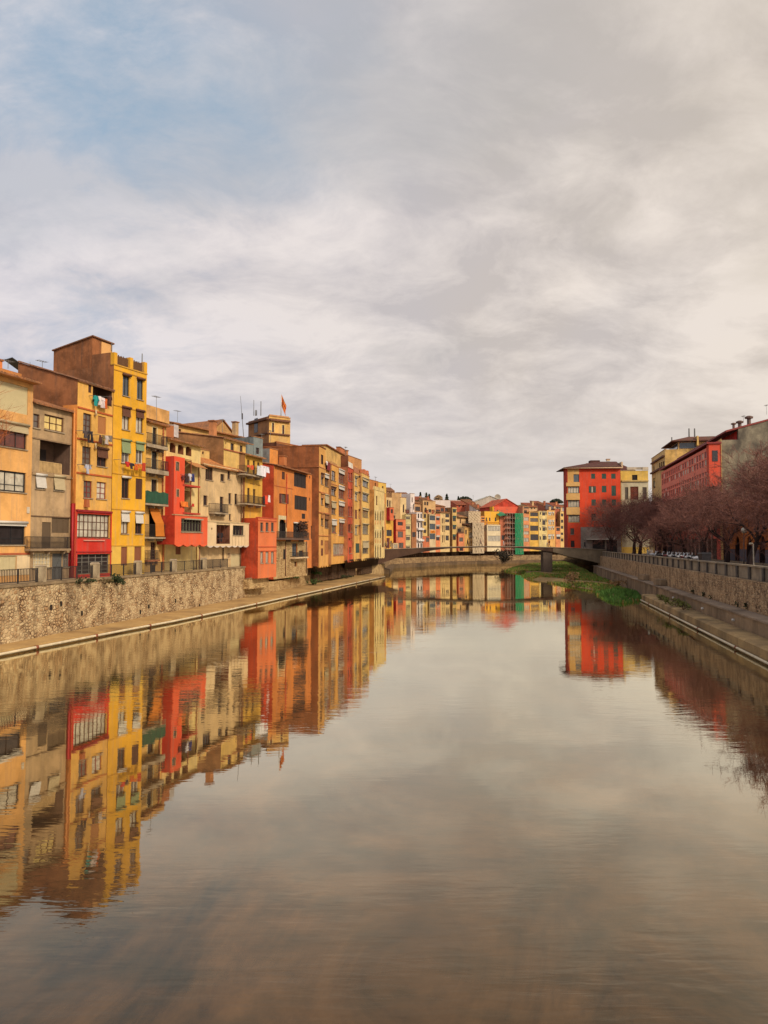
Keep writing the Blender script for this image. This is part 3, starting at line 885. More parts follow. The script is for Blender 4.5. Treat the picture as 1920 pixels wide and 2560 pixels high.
arch(938, 1381.6, 3.4, 60, .6).build('deck', earth((112, 84, 66), (82, 62, 52), .35, (60, 46, 40), .02), br)
arch(1382.2, 1516, 3.4, 30, .6).build('abutment', earth((158, 138, 112), (124, 108, 88), .35, (92, 80, 66), .02, 'ab'), br)
m = MB()
for x in range(938, 1512, 6):
    p, q = (on_y(xx, lerp_px(top_px, xx), BY) for xx in (x, x + 6)); m.hexa([(p.x, BY - .12, p.z - .1), (q.x, BY - .12, q.z - .1), (q.x, BY + .25, q.z - .1), (p.x, BY + .25, p.z - .1), (p.x, BY - .12, p.z + .04), (q.x, BY - .12, q.z + .04), (q.x, BY + .25, q.z + .04), (p.x, BY + .25, p.z + .04)])
m.build('kerb_beam', paint((150, 132, 112), .7), br)
a, b = on_y(1358, 1377, BY + .3), on_y(1381, 1410, BY + .3)
m = MB(); m.box(a.x, b.x, BY + .3, BY + 2.9, -1, a.z); m.build('pier', earth((112, 96, 82), (84, 72, 64), .5), br)


def bridge_z(px): return on_y(px, lerp_px(top_px, px), BY).z


# ------------------------------------------------------------------ grass island
isl = [(275, 170), (340, 146), (470, 116), (640, 108), (760, 98), (850, 88), (960, 80), (1080, 112), (1110, 160), (1190, 205), (1260, 262), (1400, 318), (1505, 372), (1540, 420), (1450, 446), (1330, 456), (1200, 436), (1130, 385), (1060, 330), (960, 318), (860, 306), (760, 290), (640, 270), (500, 245), (430, 212), (520, 200), (430, 188)]
P2 = [on_z(*zp('J', x, y), .08) for x, y in isl]
for p in P2:
    lim = RP(p.y, 1.5 if p.y > 84 else .02)[0]; p.x = min(p.x, lim)


def inside(x, y):
    c = False; j = len(P2) - 1
    for i in range(len(P2)):
        a, b = P2[i], P2[j]
        if (a.y > y) != (b.y > y) and x < (b.x - a.x) * (y - a.y) / (b.y - a.y) + a.x: c = not c
        j = i
    return c


def edge_d(x, y):
    best = 9e9
    for a, b in zip(P2, P2[1:] + P2[:1]):
        ab = Vector((b.x - a.x, b.y - a.y)); ap = Vector((x - a.x, y - a.y)); k = max(0, min(1, ap.dot(ab) / max(ab.length_squared, 1e-6)))
        best = min(best, (ap - ab * k).length)
    return best


def isl_z(x, y): return -.12 + .55 * min(1, edge_d(x, y) / 2.2) + .1 * math.sin(x * .9) * math.sin(y * .31)


gx0, gx1 = min(p.x for p in P2), max(p.x for p in P2); gy0, gy1 = min(p.y for p in P2), max(p.y for p in P2)
m = MB(); nx_, ny_ = 60, 80; cell = {}
for i in range(nx_ + 1):
    for j in range(ny_ + 1):
        x = gx0 + (gx1 - gx0) * i / nx_; y = gy0 + (gy1 - gy0) * j / ny_
        x = min(x, RP(y, 1.5 if y > 83.6 else .02)[0])
        z = isl_z(x, y) if inside(x, y) else -.12 - .25 * min(1, edge_d(x, y) / .8)
        cell[i, j] = len(m.v); m.v.append((x, y, z))
for i in range(nx_):
    for j in range(ny_): m.f.append((cell[i, j], cell[i + 1, j], cell[i + 1, j + 1], cell[i, j + 1])); m.m.append(0)
struct(m, 'river_bar', earth((168, 138, 92), (120, 98, 64), .5, (96, 92, 48)), True)
g1, g2, g3 = MB(), MB(), MB(); k = 0
gr = random.Random(3)
while k < 30000:
    x, y = gr.uniform(gx0, gx1), gr.uniform(gy0, gy1)
    if not inside(x, y): continue
    dn = math.sin(x * .55 + 1.3 * math.sin(y * .11)) + math.sin(y * .17 + x * .3); e = edge_d(x, y)
    near = y < 97
    if (dn < -.95 and not near) or e < (.1 if near else .35): continue
    k += 1
    h = gr.uniform(.15, .42) * (1.3 if near else 1); a = gr.uniform(0, 6.28); w_ = .05 + .0006 * y; z = isl_z(x, y) - .04
    mb = g1 if near and e > .2 else (g3 if gr.random() < .16 + (.2 if dn < 0 else 0) else g2)
    dx, dy = math.cos(a) * w_, math.sin(a) * w_; lx, ly = gr.gauss(0, .1), gr.gauss(0, .1)
    mb.face([(x - dx, y - dy, z), (x + dx, y + dy, z), (x + lx + dx * .3, y + ly + dy * .3, z + h), (x + lx - dx * .3, y + ly - dy * .3, z + h)])
for mb, c in ((g1, ((92, 128, 54), (68, 102, 42))), (g2, ((116, 138, 56), (84, 108, 44))), (g3, ((168, 134, 78), (130, 104, 58)))):
    o = mb.build('grass', leaf_mat(*c)); tag(o, kind='stuff')


# ------------------------------------------------------------------ plants
def clump(name, label, cat, c, r, h, n, cols, size=.16, group=None, seed=1, stem=True):
    """low bush: leaves scattered through an uneven volume around short stems"""
    q = random.Random(seed); root = empty(name, c); tag(root, label, cat, group); c = Vector(c); m = MB()
    lobes = [(Vector((q.gauss(0, r * .45), q.gauss(0, r * .45), h * q.uniform(.25, .75))), q.uniform(.35, .6)) for _ in range(7)]
    for _ in range(n):
        l, s_ = q.choice(lobes); d = Vector((q.gauss(0, 1), q.gauss(0, 1), q.gauss(0, .8))).normalized() * (q.random() ** .4) * s_
        p = c + l + Vector((d.x * r, d.y * r, d.z * h * .8)); p.z = max(p.z, c.z - .02)
        a = Vector((q.gauss(0, 1), q.gauss(0, 1), q.gauss(0, 1))).normalized() * size * q.uniform(.6, 1.3); b = a.orthogonal() * .55
        m.face([p - a, p - b, p + a, p + b])
    m.build('foliage', leaf_mat(*cols), root); m = MB()
    for l, s_ in lobes: m.tube([c, c + l * .5, c + l], [.03, .02, .008], 5)
    m.build('stem', paint((90, 66, 44), .9), root)


GREEN = ((74, 92, 40), (46, 64, 30)); DARKG = ((58, 66, 36), (34, 42, 24)); DRY = ((150, 112, 66), (112, 82, 50))
q = on_y(285, 1446, 31.26 / (.19 - hx(285))); clump('wall_bush', 'dark green bush growing out of the rubble wall top below the yellow house', 'bush', (q.x + .2, q.y, q.z - .55), .5, .95, 260, DARKG, .1, seed=2)
for i, (px, py, r_, lab) in enumerate(((196, 1450, .5, 'sparse dark ivy tuft on the wall top below the red ground floor'), (214, 1451, .42, 'small dark ivy tuft on the wall top beside the pale stone post'), (256, 1449, .5, 'brownish ivy tuft hanging over the wall top, just left of the bush'))):
    q = on_y(px, py, 31.26 / (.19 - hx(px))); clump('ivy_tuft', lab, 'ivy', (q.x + .12, q.y, q.z - .3), r_, .5, 90, DARKG if i < 2 else ((96, 80, 44), (70, 58, 36)), .08, 'ivy tufts on the left wall top', 10 + i)
low_w = [(774, 1436, 1.9, 'broad green weed patch at the foot of the brown-sided house', 1.5, .8), (854, 1424.5, 2.0, 'green weeds on top of the low quay wall below the yellow galleries', 2.2, .7), (780, 1462, .5, 'bright green weed tuft on the apron below the low quay wall', 1.2, .9), (866, 1446, .55, 'flat green weeds on the apron nearest the footbridge', 1.6, .7), (692, 1452, 1.8, 'small green tuft on the quay wall just right of the orange annex', .8, .6), (722, 1447, 1.85, 'long low weeds at the foot of the stone ground floor', 1.6, .5), (618, 1465.5, 1.75, 'flat green tuft beside the corner of the tall rubble wall', .7, .35), (664, 1452, 1.8, 'small dark weed under the orange annex', .6, .5), (798, 1436, 1.9, 'second tuft right of the broad weed patch on the quay', .6, .5), (118, 1583, .5, 'small green weed tuft at the foot of the tall rubble wall, bottom left', .8, .6)]
for i, (px, py, z, lab, r_, h) in enumerate(low_w):
    q = on_z(px, py, z - .1); clump('weed_patch', lab, 'weeds', (q.x - (.2 if z > 1 else .0), q.y, q.z), r_, h, 170, GREEN if i % 3 else DARKG, .12, 'weed patches of the left bank', 30 + i)
for i, (x, y, lab) in enumerate(((815, 640, 'yellow-green weed tuft on the right low step, nearest the island'), (875, 670, 'leafy weed tuft in the middle of the right low step'), (935, 690, 'tall leafy weed tuft on the right low step'), (985, 715, 'low weed tuft at the near end of the row on the right step'))):
    q = on_z(*zp('G', x, y), .8); clump('weed_tuft', lab, 'weeds', q, .55, .7, 130, ((112, 110, 48), (78, 84, 36)), .09, 'weed tufts on the right step', 60 + i)
for i, (x, y) in enumerate(((820, 520), (1068, 585), (1165, 612), (1228, 630), (1420, 690), (1500, 712), (1590, 738))):
    q = on_z(*zp('G', x, y), 1.88); nm = ['at the far end of the ledge', 'between the dark spouts of the ledge', 'in the middle of the ledge', 'beside the mid-ledge crack', 'near the right photo edge, third from it', 'near the right photo edge, second from it', 'nearest the right photo edge'][i]
    clump('ledge_weed', 'small dark weed at the wall foot ' + nm, 'weeds', q, .35, .5, 70, DARKG, .08, 'weeds on the right ledge', 80 + i)
q = on_z(*zp('J', 905, 300), .3); clump('dry_bush', 'dry brown bush at the edge of the grass bar', 'bush', q, .8, 2.0, 300, ((146, 112, 76), (108, 80, 54)), .14, seed=91)
q = on_z(*zp('J', 1340, 310), .3); clump('dry_bush', 'low straw-coloured bush behind the bright grass of the bar', 'bush', (q.x - .5, q.y, q.z), 1.2, 1.0, 200, DRY, .14, seed=92)
q = on_z(1254, 1406, 1.1); clump('quay_bush', 'dark tangled bush hanging over the far quay wall', 'bush', (q.x, q.y - .5, .6), 3.4, 4.2, 480, ((66, 54, 38), (40, 36, 26)), .3, seed=93)


def branch_tree(seed, H, spread, depth=5, trunk=.28, first=.27, twig=.03):
    """bare winter tree: (limbs, twigs) meshes around the origin"""
    q = random.Random(seed); L, T = MB(), MB()

    def grow(p, d, ln, r, lev):
        n = 3; pts = [p]; rs = [r]; dd = d.copy()
        for i in range(n):
            dd = (dd + Vector((q.gauss(0, .16), q.gauss(0, .16), q.gauss(.03, .12)))).normalized(); pts.append(pts[-1] + dd * ln / n); rs.append(r * (1 - .38 * (i + 1) / n))
        if lev < 3: L.tube(pts, rs, 6 if lev < 2 else 4, 0, False)
        else:
            for a, b, ra, rb in zip(pts, pts[1:], rs, rs[1:]): T.tube([a, b], [max(ra, twig * .5), max(rb, twig * .4)], 3, 0, False)
        if lev >= depth:
            for k in range(3):
                b = q.choice(pts[1:]); e = (dd + Vector((q.gauss(0, .6), q.gauss(0, .6), q.gauss(.1, .45)))).normalized() * ln * q.uniform(.5, 1.0); o = e.cross(Vector((q.gauss(0, 1), q.gauss(0, 1), q.gauss(0, 1)))).normalized() * twig * .55
                T.face([b - o, b + o, b + e + o * .4, b + e - o * .4])
            return
        kids = (5, 4, 4, 3, 3, 3)[lev] if lev < 6 else 2
        for k in range(kids):
            f = q.uniform(.45, 1.0) if lev else q.uniform(.85, 1.0); i = min(n - 1, int(f * n)); b = pts[i] + (pts[i + 1] - pts[i]) * (f * n - i)
            a = q.uniform(0, 6.283) if lev else 6.283 * (k + q.uniform(-.3, .3)) / kids
            s_ = spread * q.uniform(.75, 1.25); o = dd.orthogonal().normalized(); o = Matrix.Rotation(a, 3, dd) @ o
            nd = (dd * math.cos(s_) + o * math.sin(s_)); nd.z += .1 if lev < 3 else .03; nd.normalize()
            grow(b, nd, ln * (q.uniform(.62, .86) if lev else q.uniform(1.05, 1.35)), rs[-1] * (.62 if lev else .55), lev + 1)

    grow(Vector((0, 0, 0)), Vector((q.gauss(0, .05), q.gauss(0, .05), 1)), H * first, trunk, 0)
    return L, T


BARK = earth((70, 54, 48), (46, 36, 36), 2.0, None, .03, 'bark')
TWIG = leaf_mat((152, 102, 86), (92, 62, 58))


def mesh_of(mb, name, mat):
    me = bpy.data.meshes.new(name); me.from_pydata(mb.v, [], mb.f); me.materials.append(mat); me.update(); return me


VAR = []
for sd_ in (11, 23, 37):
    L, T = branch_tree(sd_, 10.0, .78, 6, .34, .25, .022); VAR.append((mesh_of(L, 'limbs', BARK), mesh_of(T, 'twigs', TWIG)))


def plant_tree(loc, var, rz, s, label, group, name='bare_tree'):
    root = empty(name, loc); root.rotation_euler.z = rz; root.scale = (s, s, s); tag(root, label, 'tree', group)
    for nm, me in zip(('trunk', 'crown'), VAR[var]):
        o = bpy.data.objects.new(nm, me); COL.objects.link(o); o.parent = root


tq = random.Random(5)
tl = ['big bare reddish tree cut by the right photo edge', 'bare reddish tree beside the pale signpost', 'bare reddish tree with a forked trunk before the ochre arches', 'bare reddish tree right of the dark waste container', 'bare reddish tree behind the waste container', 'bare reddish tree behind the nearest parked motorbikes', 'bare reddish tree in front of the long red building', 'bare reddish tree before the cream corner building', 'bare reddish tree before the pale yellow building', 'bare reddish tree beside the red corner building', 'bare reddish tree farthest off, at the end of the footbridge', 'bare reddish tree set back before the grey-walled yellow building', 'bare reddish tree between the pale yellow and the cream building']
for i, y in enumerate((56, 65, 76, 88, 99, 110, 121, 132, 142, 152, 160, 149, 138)):
    off = 10.7 + tq.uniform(-.7, .7)
    if i == 0: off = 9.0
    if i >= 8: off -= 2.2
    if i == 10: off -= 4
    if i > 10: off += 4.5
    plant_tree((*RP(y, off), ST - .03), i % 3, tq.uniform(0, 6.28), tq.uniform(.95, 1.1) * (1.08 if i == 0 else 1.1 if i == 1 else 1.25 if i > 7 else 1.05), tl[i], 'bare trees along the right street')
# bare tree just outside the frame on the left promenade: its twigs reach in
L, T = branch_tree(51, 11.0, .5, 5, .2, .3, .018); VAR.append((mesh_of(L, 'limbs', paint((120, 84, 56), .9)), mesh_of(T, 'twigs', leaf_mat((190, 104, 54), (150, 84, 48)))))
plant_tree((-24.1, 44.6, 3.84), 3, 2.2, 1.0, 'bare tree with orange buds reaching in at the left photo edge', None)


def evergreen(name, label, px, py_base, py_top, Y, wpx, shape, cols, seed):
    q = random.Random(seed); b = on_y(px, py_base, Y); H = on_y(px, py_top, Y).z - b.z; r = wpx * Y / FOC / 2
    root = empty(name, b); tag(root, label, 'tree', 'trees on the hilltop skyline'); m = MB(); m.tube([b, b + Vector((0, 0, H * .55)), b + Vector((0, 0, H * .95))], [.35, .25, .05], 6); m.build('trunk', BARK, root); m = MB()
    for _ in range(900):
        f = q.random(); a = q.uniform(0, 6.28); rr = math.sqrt(q.random())
        if shape == 'cone': z = H * (.12 + .88 * f); rad = r * (1 - f) * (.75 + .35 * math.sin(f * 26)) + .15
        elif shape == 'umbrella': z = H * (.45 + .55 * (f ** .7) * math.sqrt(max(0, 1 - rr * rr * .85))); rad = r
        else: z = H * (.15 + .85 * f); rad = r * math.sin(math.pi * min(1, .12 + f * .88)) ** .6
        p = b + Vector((math.cos(a) * rad * rr, math.sin(a) * rad * rr, z)); s_ = q.uniform(.25, .6) * (.6 + H / 18)
        e = Vector((q.gauss(0, 1), q.gauss(0, 1), q.gauss(0, .5))).normalized() * s_; o = e.orthogonal() * .6; m.face([p - e, p - o, p + e, p + o])
    m.build('crown', leaf_mat(*cols), root)


PINE = ((56, 62, 44), (34, 40, 30))
evergreen('umbrella_pine', 'dark umbrella pine on the skyline behind the far houses', 1162, 1268, 1241, 430, 38, 'umbrella', PINE, 1)
evergreen('umbrella_pine', 'dark umbrella pine behind the houses just left of the red corner building', 1391, 1268, 1247, 400, 32, 'umbrella', PINE, 2)
evergreen('fir_tree', 'dark pointed fir, first on the skyline', 1051, 1252, 1231, 430, 9, 'cone', PINE, 3)
evergreen('fir_tree', 'second pointed fir on the skyline beside the thin cypress', 1066, 1252, 1232, 430, 9, 'cone', ((84, 84, 56), (60, 62, 44)), 4)
evergreen('cypress', 'thin dark cypress on the skyline', 1073, 1252, 1235, 430, 4, 'column', PINE, 5)
evergreen('fir_tree', 'broad fir standing alone between the two skyline roofs', 1117, 1256, 1235, 430, 12, 'cone', PINE, 6)
evergreen('cypress', 'small cypress touching the umbrella pine', 1146, 1260, 1241, 430, 4, 'column', PINE, 8)
evergreen('round_tree', 'pale bare round tree on the skyline', 1096, 1256, 1238, 430, 22, 'column', ((176, 142, 104), (140, 112, 80)), 7)
# ------------------------------------------------------------------ houses of the left bank, from near to far
GRP = 'houses of the left bank'
BROWN = (158, 104, 66); Z0 = 3.85

# 1 pale orange block at the photo edge
h = House('pale orange house with wide windows, cut by the left photo edge', 'A2', -250, 312, ('A1', 170, 522), Z0, (230, 176, 104), D=7, side=(120, 84, 56), roof='tile', rise=.9, over=.7, eave=(214, 150, 90), group=GRP)
h.T('A1'); h.sh(-160, 560, 290, 855, 'cream', 1); h.w(-160, 980, 280, 1230, 4, 1, 'dark', 'red', .33, 'beige', th=.08); h.w(-160, 1478, 270, 1692, 4, 2, 'black', 'curtain', top=.66, th=.1)  # the red glass here is a reflection put into the pane colour
h.T('A2'); h.w(-160, 612, 262, 838, 3, 2, 'black', 'dark', .12, 'white', th=.1, top=.7)
h.sh(-100, 955, 168, 1110, 'cream', 4, 'folding_door'); h.panel(-240, 937, 303, 1160, (226, 204, 158), .03, 'ground_floor_render'); h.band(-240, 938, 305, 930, (186, 98, 60), .13, .09)
m = MB(); u0, z_ = h.F.hit(*zp('A2', 289, 478)); h.F.box(m, u0 - .12, u0 + .12, z_ - .22, z_ + .22, .004, .05); m.build('wall_vent', paint((214, 196, 170)), h.root)
h.T('A1'); h.box(-200, 415, 224, 500, 3.0, 6.5, 'setback_storey', (226, 152, 84)); h.chimney(-30, 335, 25, 425, 3.4, (226, 140, 80)); h.antenna(85, 335, 420, 3.5)
h.antenna(312, 355, 440, 5, False); h.done()

# 2 grey-beige house
h = House('weathered grey-beige house with a dark loggia and wooden ground-floor door', 'A2', 312, 738, ('A1', 540, 815), Z0, (190, 162, 120), D=3.2, side=BROWN, roof='tile', rise=1.0, over=.35, eave=(134, 104, 78), dirt=.5, group=GRP)
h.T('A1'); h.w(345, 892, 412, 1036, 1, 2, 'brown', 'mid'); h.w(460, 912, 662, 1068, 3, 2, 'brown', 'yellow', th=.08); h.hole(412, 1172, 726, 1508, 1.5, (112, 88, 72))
h.T('A2'); h.w(368, 122, 462, 258, 1, 1, 'white', 'pale', .93, 'white'); h.w(556, 138, 656, 276, 1, 1, 'white', 'pale', .95, 'beige')
h.sh(434, 603, 528, 872, 'lattice', 1); h.sh(536, 556, 718, 714, 'lattice', 3)
h.w(345, 922, 532, 1076, 6, 4, 'cream', 'pale', name='grid_window'); h.w(650, 920, 740, 1065, 4, 2, 'grey', 'mid')
a, b, zb, zt = h.hole(540, 928, 640, 1195, .15); m = MB(); h.F.box(m, a + .01, b - .01, zb, zt - .01, -.14, -.06)
for (p, q) in (((a, zb), (b, zt)), ((a + .06, zb), (a + .06, zt)), ((b - .06, zb), (b - .06, zt)), ((a, zt - .07), (b, zt - .07)), ((a, (zb + zt) / 2), (b, (zb + zt) / 2))): m.bar(h.F.P(p[0], p[1], -.05), h.F.P(q[0], q[1], -.05), .09, .05)
m.build('door', slats((100, 100, 98), 7, False), h.root)
h.T('A1'); a, b, zb, zt = h.rect(404, 1400, 640, 1500); m = MB()
for k in range(17): u_ = a + (b - a) * k / 16; h.F.box(m, u_ - .045, u_ + .045, zb, zt, -.08, -.03)
h.F.box(m, a, b, zt, zt + .06, -.1, -.01); m.build('railing', paint((206, 170, 116)), h.root)
a, b, zb, zt = h.rect(412, 1260, 470, 1500, -1.5); m = MB(); h.F.box(m, a, b, zb, zt, -1.497, -1.44); m.build('inner_door', SH['dark'], h.root)
h.band(330, 1150, 735, 1195, (150, 122, 92), .1, .06); h.band(330, 1518, 735, 1542, (168, 140, 104), .2, .1); h.T('A2'); h.band(320, 545, 728, 550, (112, 86, 62), .08, .05)
h.balcony(316, 878, 735, 900, 756, .55, c=(160, 134, 104), bars=.11); h.T('A1'); h.done()

# 3 peach house with red ground floor
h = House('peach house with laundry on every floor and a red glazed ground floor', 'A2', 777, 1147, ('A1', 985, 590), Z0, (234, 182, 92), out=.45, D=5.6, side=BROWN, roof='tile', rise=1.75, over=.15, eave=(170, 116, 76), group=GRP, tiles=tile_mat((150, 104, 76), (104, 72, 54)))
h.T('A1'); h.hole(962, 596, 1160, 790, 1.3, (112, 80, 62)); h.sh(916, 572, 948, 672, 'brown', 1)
h.w(862, 887, 950, 1075, 2, 3, 'brown', 'mid'); h.sh(1014, 918, 1100, 1100, 'orange', 1, 'roller_blind'); h.w(852, 1230, 945, 1412, 2, 3, 'brown', 'mid'); h.w(1005, 1258, 1106, 1436, 2, 2, 'brown', 'dark', .5, 'brown')
h.T('A2'); h.w(866, 174, 955, 352, 2, 3, 'red', 'mid'); h.w(1002, 187, 1102, 362, 2, 3, 'red', 'curtain')
h.w(790, 520, 1136, 766, 8, 3, 'brown', 'curtain', th=.09, name='glazed_gallery'); h.w(790, 932, 1132, 1138, 5, 5, 'grey', 'dark', th=.06, name='shop_window', sill=0)
h.panel(778, 490, 1146, 1186, (210, 56, 42), .09, 'red_ground_floor'); h.band(778, 482, 1147, 502, (150, 34, 38), .16, .2); h.band(778, 905, 1146, 912, (176, 44, 42), .1, .15)
m = MB(); u0, z_ = h.F.hit(*zp('A2', 960, 792)); h.F.box(m, u0 - 1.2, u0 + 1.2, z_ - .05, z_ + .04, .1, .2); m.build('shelf', paint((220, 150, 130)), h.root)
m = MB(); u0, z_ = h.F.hit(*zp('A2', 884, 408)); m.hexa([h.F.P(u0 - .2, z_ - .3, .26), h.F.P(u0 + .2, z_ - .3, .26), h.F.P(u0 + .2, z_ - .3, .004), h.F.P(u0 - .2, z_ - .3, .004), h.F.P(u0 - .14, z_ + .3, .26), h.F.P(u0 + .14, z_ + .3, .26), h.F.P(u0 + .14, z_ + .3, .004), h.F.P(u0 - .14, z_ + .3, .004)]); m.build('flue_box', paint((176, 98, 58)), h.root)
h.T('A1')
for (a, b, c, d) in ((785, 822, 1165, 905), (785, 1142, 1165, 1215), (780, 1502, 1165, 1545)): h.band(a, b, c, d, (196, 96, 48), .12, .07)
for (x, y0, y1) in ((998, 850, 905), (996, 1195, 1250)):
    m = MB(); u0, za = h.F.hit(*zp('A1', x, y0), .2); zb = h.F.hit(*zp('A1', x, y1), .2)[1]; m.tube([h.F.P(u0, zb, .0), h.F.P(u0, zb, .2), h.F.P(u0, za, .2)], [.07] * 3, 8); m.build('stove_pipe', paint((226, 196, 150), .4), h.root, True)
h.T('A2')
m = MB(); e = .62; F_ = h.F; 
m.tube([F_.P(-.16, Z0 + 5.6, -.12), F_.P(-.16, h.z1 - 2.2, -.12)], [.075, .075], 8); m.build('drainpipe', paint((218, 136, 66), .6), h.root, True)
m = MB(); m.tube([F_.P(-.16, Z0 + .02, -.12), F_.P(-.16, Z0 + 5.58, -.12)], [.075, .075], 8); m.build('drainpipe', paint((176, 38, 40), .6), h.root, True)
m = MB(); F_.box(m, -.03, .003, Z0 + 5.6, h.z1 - 1.9, -1.3, -.004); m.build('side_strip', plaster((222, 146, 72), .3), h.root)
m = MB(); F_.box(m, -.032, .003, Z0, Z0 + 5.59, -1.3, -.004); m.build('side_strip', plaster((182, 48, 42), .3), h.root)
h.done(); PEACH = h

# 4 tall yellow house
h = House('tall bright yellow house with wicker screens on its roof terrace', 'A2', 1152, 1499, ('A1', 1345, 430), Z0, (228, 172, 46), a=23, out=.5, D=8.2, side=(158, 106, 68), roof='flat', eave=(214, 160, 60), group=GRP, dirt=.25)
h.T('A1'); h.w(1272, 495, 1342, 705, 2, 1, 'dark', 'blue', 0, roll='brown'); h.w(1420, 535, 1484, 742, 2, 1, 'dark', 'blue', 0, roll='brown')
h.w(1266, 832, 1342, 1055, 2, 1, 'brown', 'pale', .4, 'brown'); h.w(1410, 864, 1482, 1086, 2, 1, 'brown', 'pale', .32, 'brown'); h.w(1260, 1172, 1342, 1400, 2, 1, 'white', 'mid', .55, 'green'); h.w(1408, 1198, 1482, 1405, 2, 1, 'white', 'mid', .36, 'green')
h.T('A2'); h.w(1262, 145, 1338, 355, 2, 1, 'brown', 'dark', 0, roll='white'); h.sh(1406, 152, 1476, 366, 'brown', 2); h.w(1256, 504, 1330, 722, 2, 1, 'brown', 'pale', .44, 'white'); h.w(1402, 514, 1474, 724, 2, 1, 'brown', 'dark', .48, 'white')
h.sh(1253, 858, 1318, 1052, 'roll', 1, 'roller_door'); h.sh(1391, 856, 1464, 1046, 'roll', 1, 'roller_door')
h.panel(1155, 852, 1496, 1175, (228, 188, 84), .02, 'ground_floor_render'); h.band(1152, 466, 1499, 486, (206, 150, 50), .07, .04); h.band(1152, 843, 1499, 853, (206, 150, 50), .07, .05); h.T('A1')
for (a, b, c, d) in ((1172, 436, 1512, 516), (1170, 800, 1510, 872), (1168, 1146, 1508, 1192), (1165, 1505, 1506, 1545)): h.band(a, b, c, d, (206, 148, 48), .07, .045)
zt = h.F.hit(*zp('A1', 1172, 245))[1]; zb = h.z1 + .1; m = MB()
for u0 in (.0, h.F.w * .47, h.F.w - .36): h.F.box(m, u0, u0 + .36, zb, zt, -.36, .02)
m.build('parapet_post', h.wall, h.root)
for (u0, u1) in ((.38, h.F.w * .47 - .02), (h.F.w * .47 + .38, h.F.w - .38)):
    m = MB(); n = int((u1 - u0) / .06)
    for k in range(n): x = u0 + (u1 - u0) * k / n; h.F.box(m, x, x + .045, zb, zt - .12 + .08 * math.sin(k * 1.7) * math.sin(k * .37), -.2, -.17 + .01 * (k % 2))
    m.build('wicker_screen', slats((120, 84, 56), 18, False), h.root)
m = MB(); h.F.box(m, -.02, .26, h.z1 - 3, zt, -2.3, -.38); m.build('terrace_wall', plaster((158, 106, 68), .6), h.root)
z5 = h.F.hit(*zp('A1', 965, 92), -2.35)[1]; z6 = h.F.hit(*zp('A1', 1160, 180), -2.35)[1]; m = MB(); u1 = h.F.hit(*zp('A1', 1165, 200), -2.35)[0]; P = h.F.P; zz0 = h.z1 - 1
m.hexa([P(.02, zz0, -2.35), P(u1, zz0, -2.35), P(u1, zz0, -6.6), P(.02, zz0, -6.6), P(.02, z5, -2.35), P(u1, z6 + .1, -2.35), P(u1, z6 - .6, -6.6), P(.02, z5 - .75, -6.6)]); m.build('roof_room', plaster((160, 104, 64), .7), h.root)
m = MB(); h.F.box(m, 1.0, u1 - .05, h.z1 + .6, z6 + .0, -2.345, -2.3); m.build('roof_room_front', plaster((228, 176, 110), .2), h.root)
m = MB(); m.hexa([P(-.1, z5, -2.2), P(u1 + .1, z6 + .1, -2.2), P(u1 + .1, z6 - .62, -6.7), P(-.1, z5 - .77, -6.7), P(-.1, z5 + .1, -2.2), P(u1 + .1, z6 + .2, -2.2), P(u1 + .1, z6 - .52, -6.7), P(-.1, z5 - .67, -6.7)]); m.build('roof', tile_mat((150, 104, 76), (104, 72, 54)), h.root)
h.antenna(1160, 150, 240, 2.2, False, .04); h.antenna(1475, 265, 352, .4, False, .05); h.antenna(440, 340, 420, 8.6, True)
m = MB(); a, b = h.F.P(-1.2, h.z1 - .9, -7), h.F.P(-3.6, h.z1 + .4, -7.6)
m.bar(b, b + (a - b) * .95, 1.3, .06); m.build('solar_panel', paint((58, 62, 66), .3), h.root); h.done(); YEL = h

# 5 balcony house
h = House('narrow apricot house with iron balconies, one clad in green cloth', 'B2', 96, 332, ('B1', 225, 360), Z0, (230, 184, 104), out=-.9, D=7, side=(222, 170, 100), roof='tile', rise=1.0, over=.4, eave=(226, 160, 96), group=GRP)
h.T('B1'); h.w(190, 410, 238, 608, 2, 2, 'dark', 'dark', surround=(232, 206, 150), sill=0); h.w(180, 684, 243, 902, 2, 2, 'dark', 'dark', 0, roll='brown', surround=(232, 206, 150), sill=0); h.w(174, 1008, 240, 1280, 2, 2, 'dark', 'dark', surround=(232, 206, 150), sill=0)
h.T('B2'); h.hole(152, 410, 262, 745, 1.0, (70, 54, 48)); h.w(164, 808, 228, 1008, 2, 6, 'brown', 'dark', surround=(226, 188, 120)); h.sh(164, 1072, 226, 1150, 'dark', 1, 'door')
h.T('B1'); h.balcony(130, 612, 372, 650, 492, .75); h.balcony(113, 895, 378, 945, 782, .85); h.balcony(108, 1288, 374, 1310, 1158, .95, cloth=paint((44, 84, 62), .8)); h.T('B2'); h.balcony(102, 750, 368, 768, 606, .95); h.balcony(135, 1012, 278, 1032, 905, .4, c=(150, 96, 66)); h.pipe(316, 790, 1125, (206, 110, 62)); h.T('B1'); h.pipe(318, 410, 1500, (176, 96, 60))
m = MB(); F_ = h.F; top = [h.F.hit(*zp('B1', x, 1340), .1) for x in (152, 262)]; mid = [h.F.hit(*zp('B2', x, 590), .9) for x in (222, 318)]; bot = [h.F.hit(*zp('B2', x, 742), 1.0) for x in (224, 326)]
rows = [[F_.P(u_, z, o) for u_, z in pr] for pr, o in ((top, .1), (mid, .9), (bot, 1.02))]; fine = []
for a, b in zip(rows, rows[1:]):
    for k in range(8): f = k / 8; fine.append([a[i].lerp(b[i], f) - Vector((0, 0, .12 * math.sin(math.pi * f))) for i in (0, 1)])
fine.append(rows[-1])
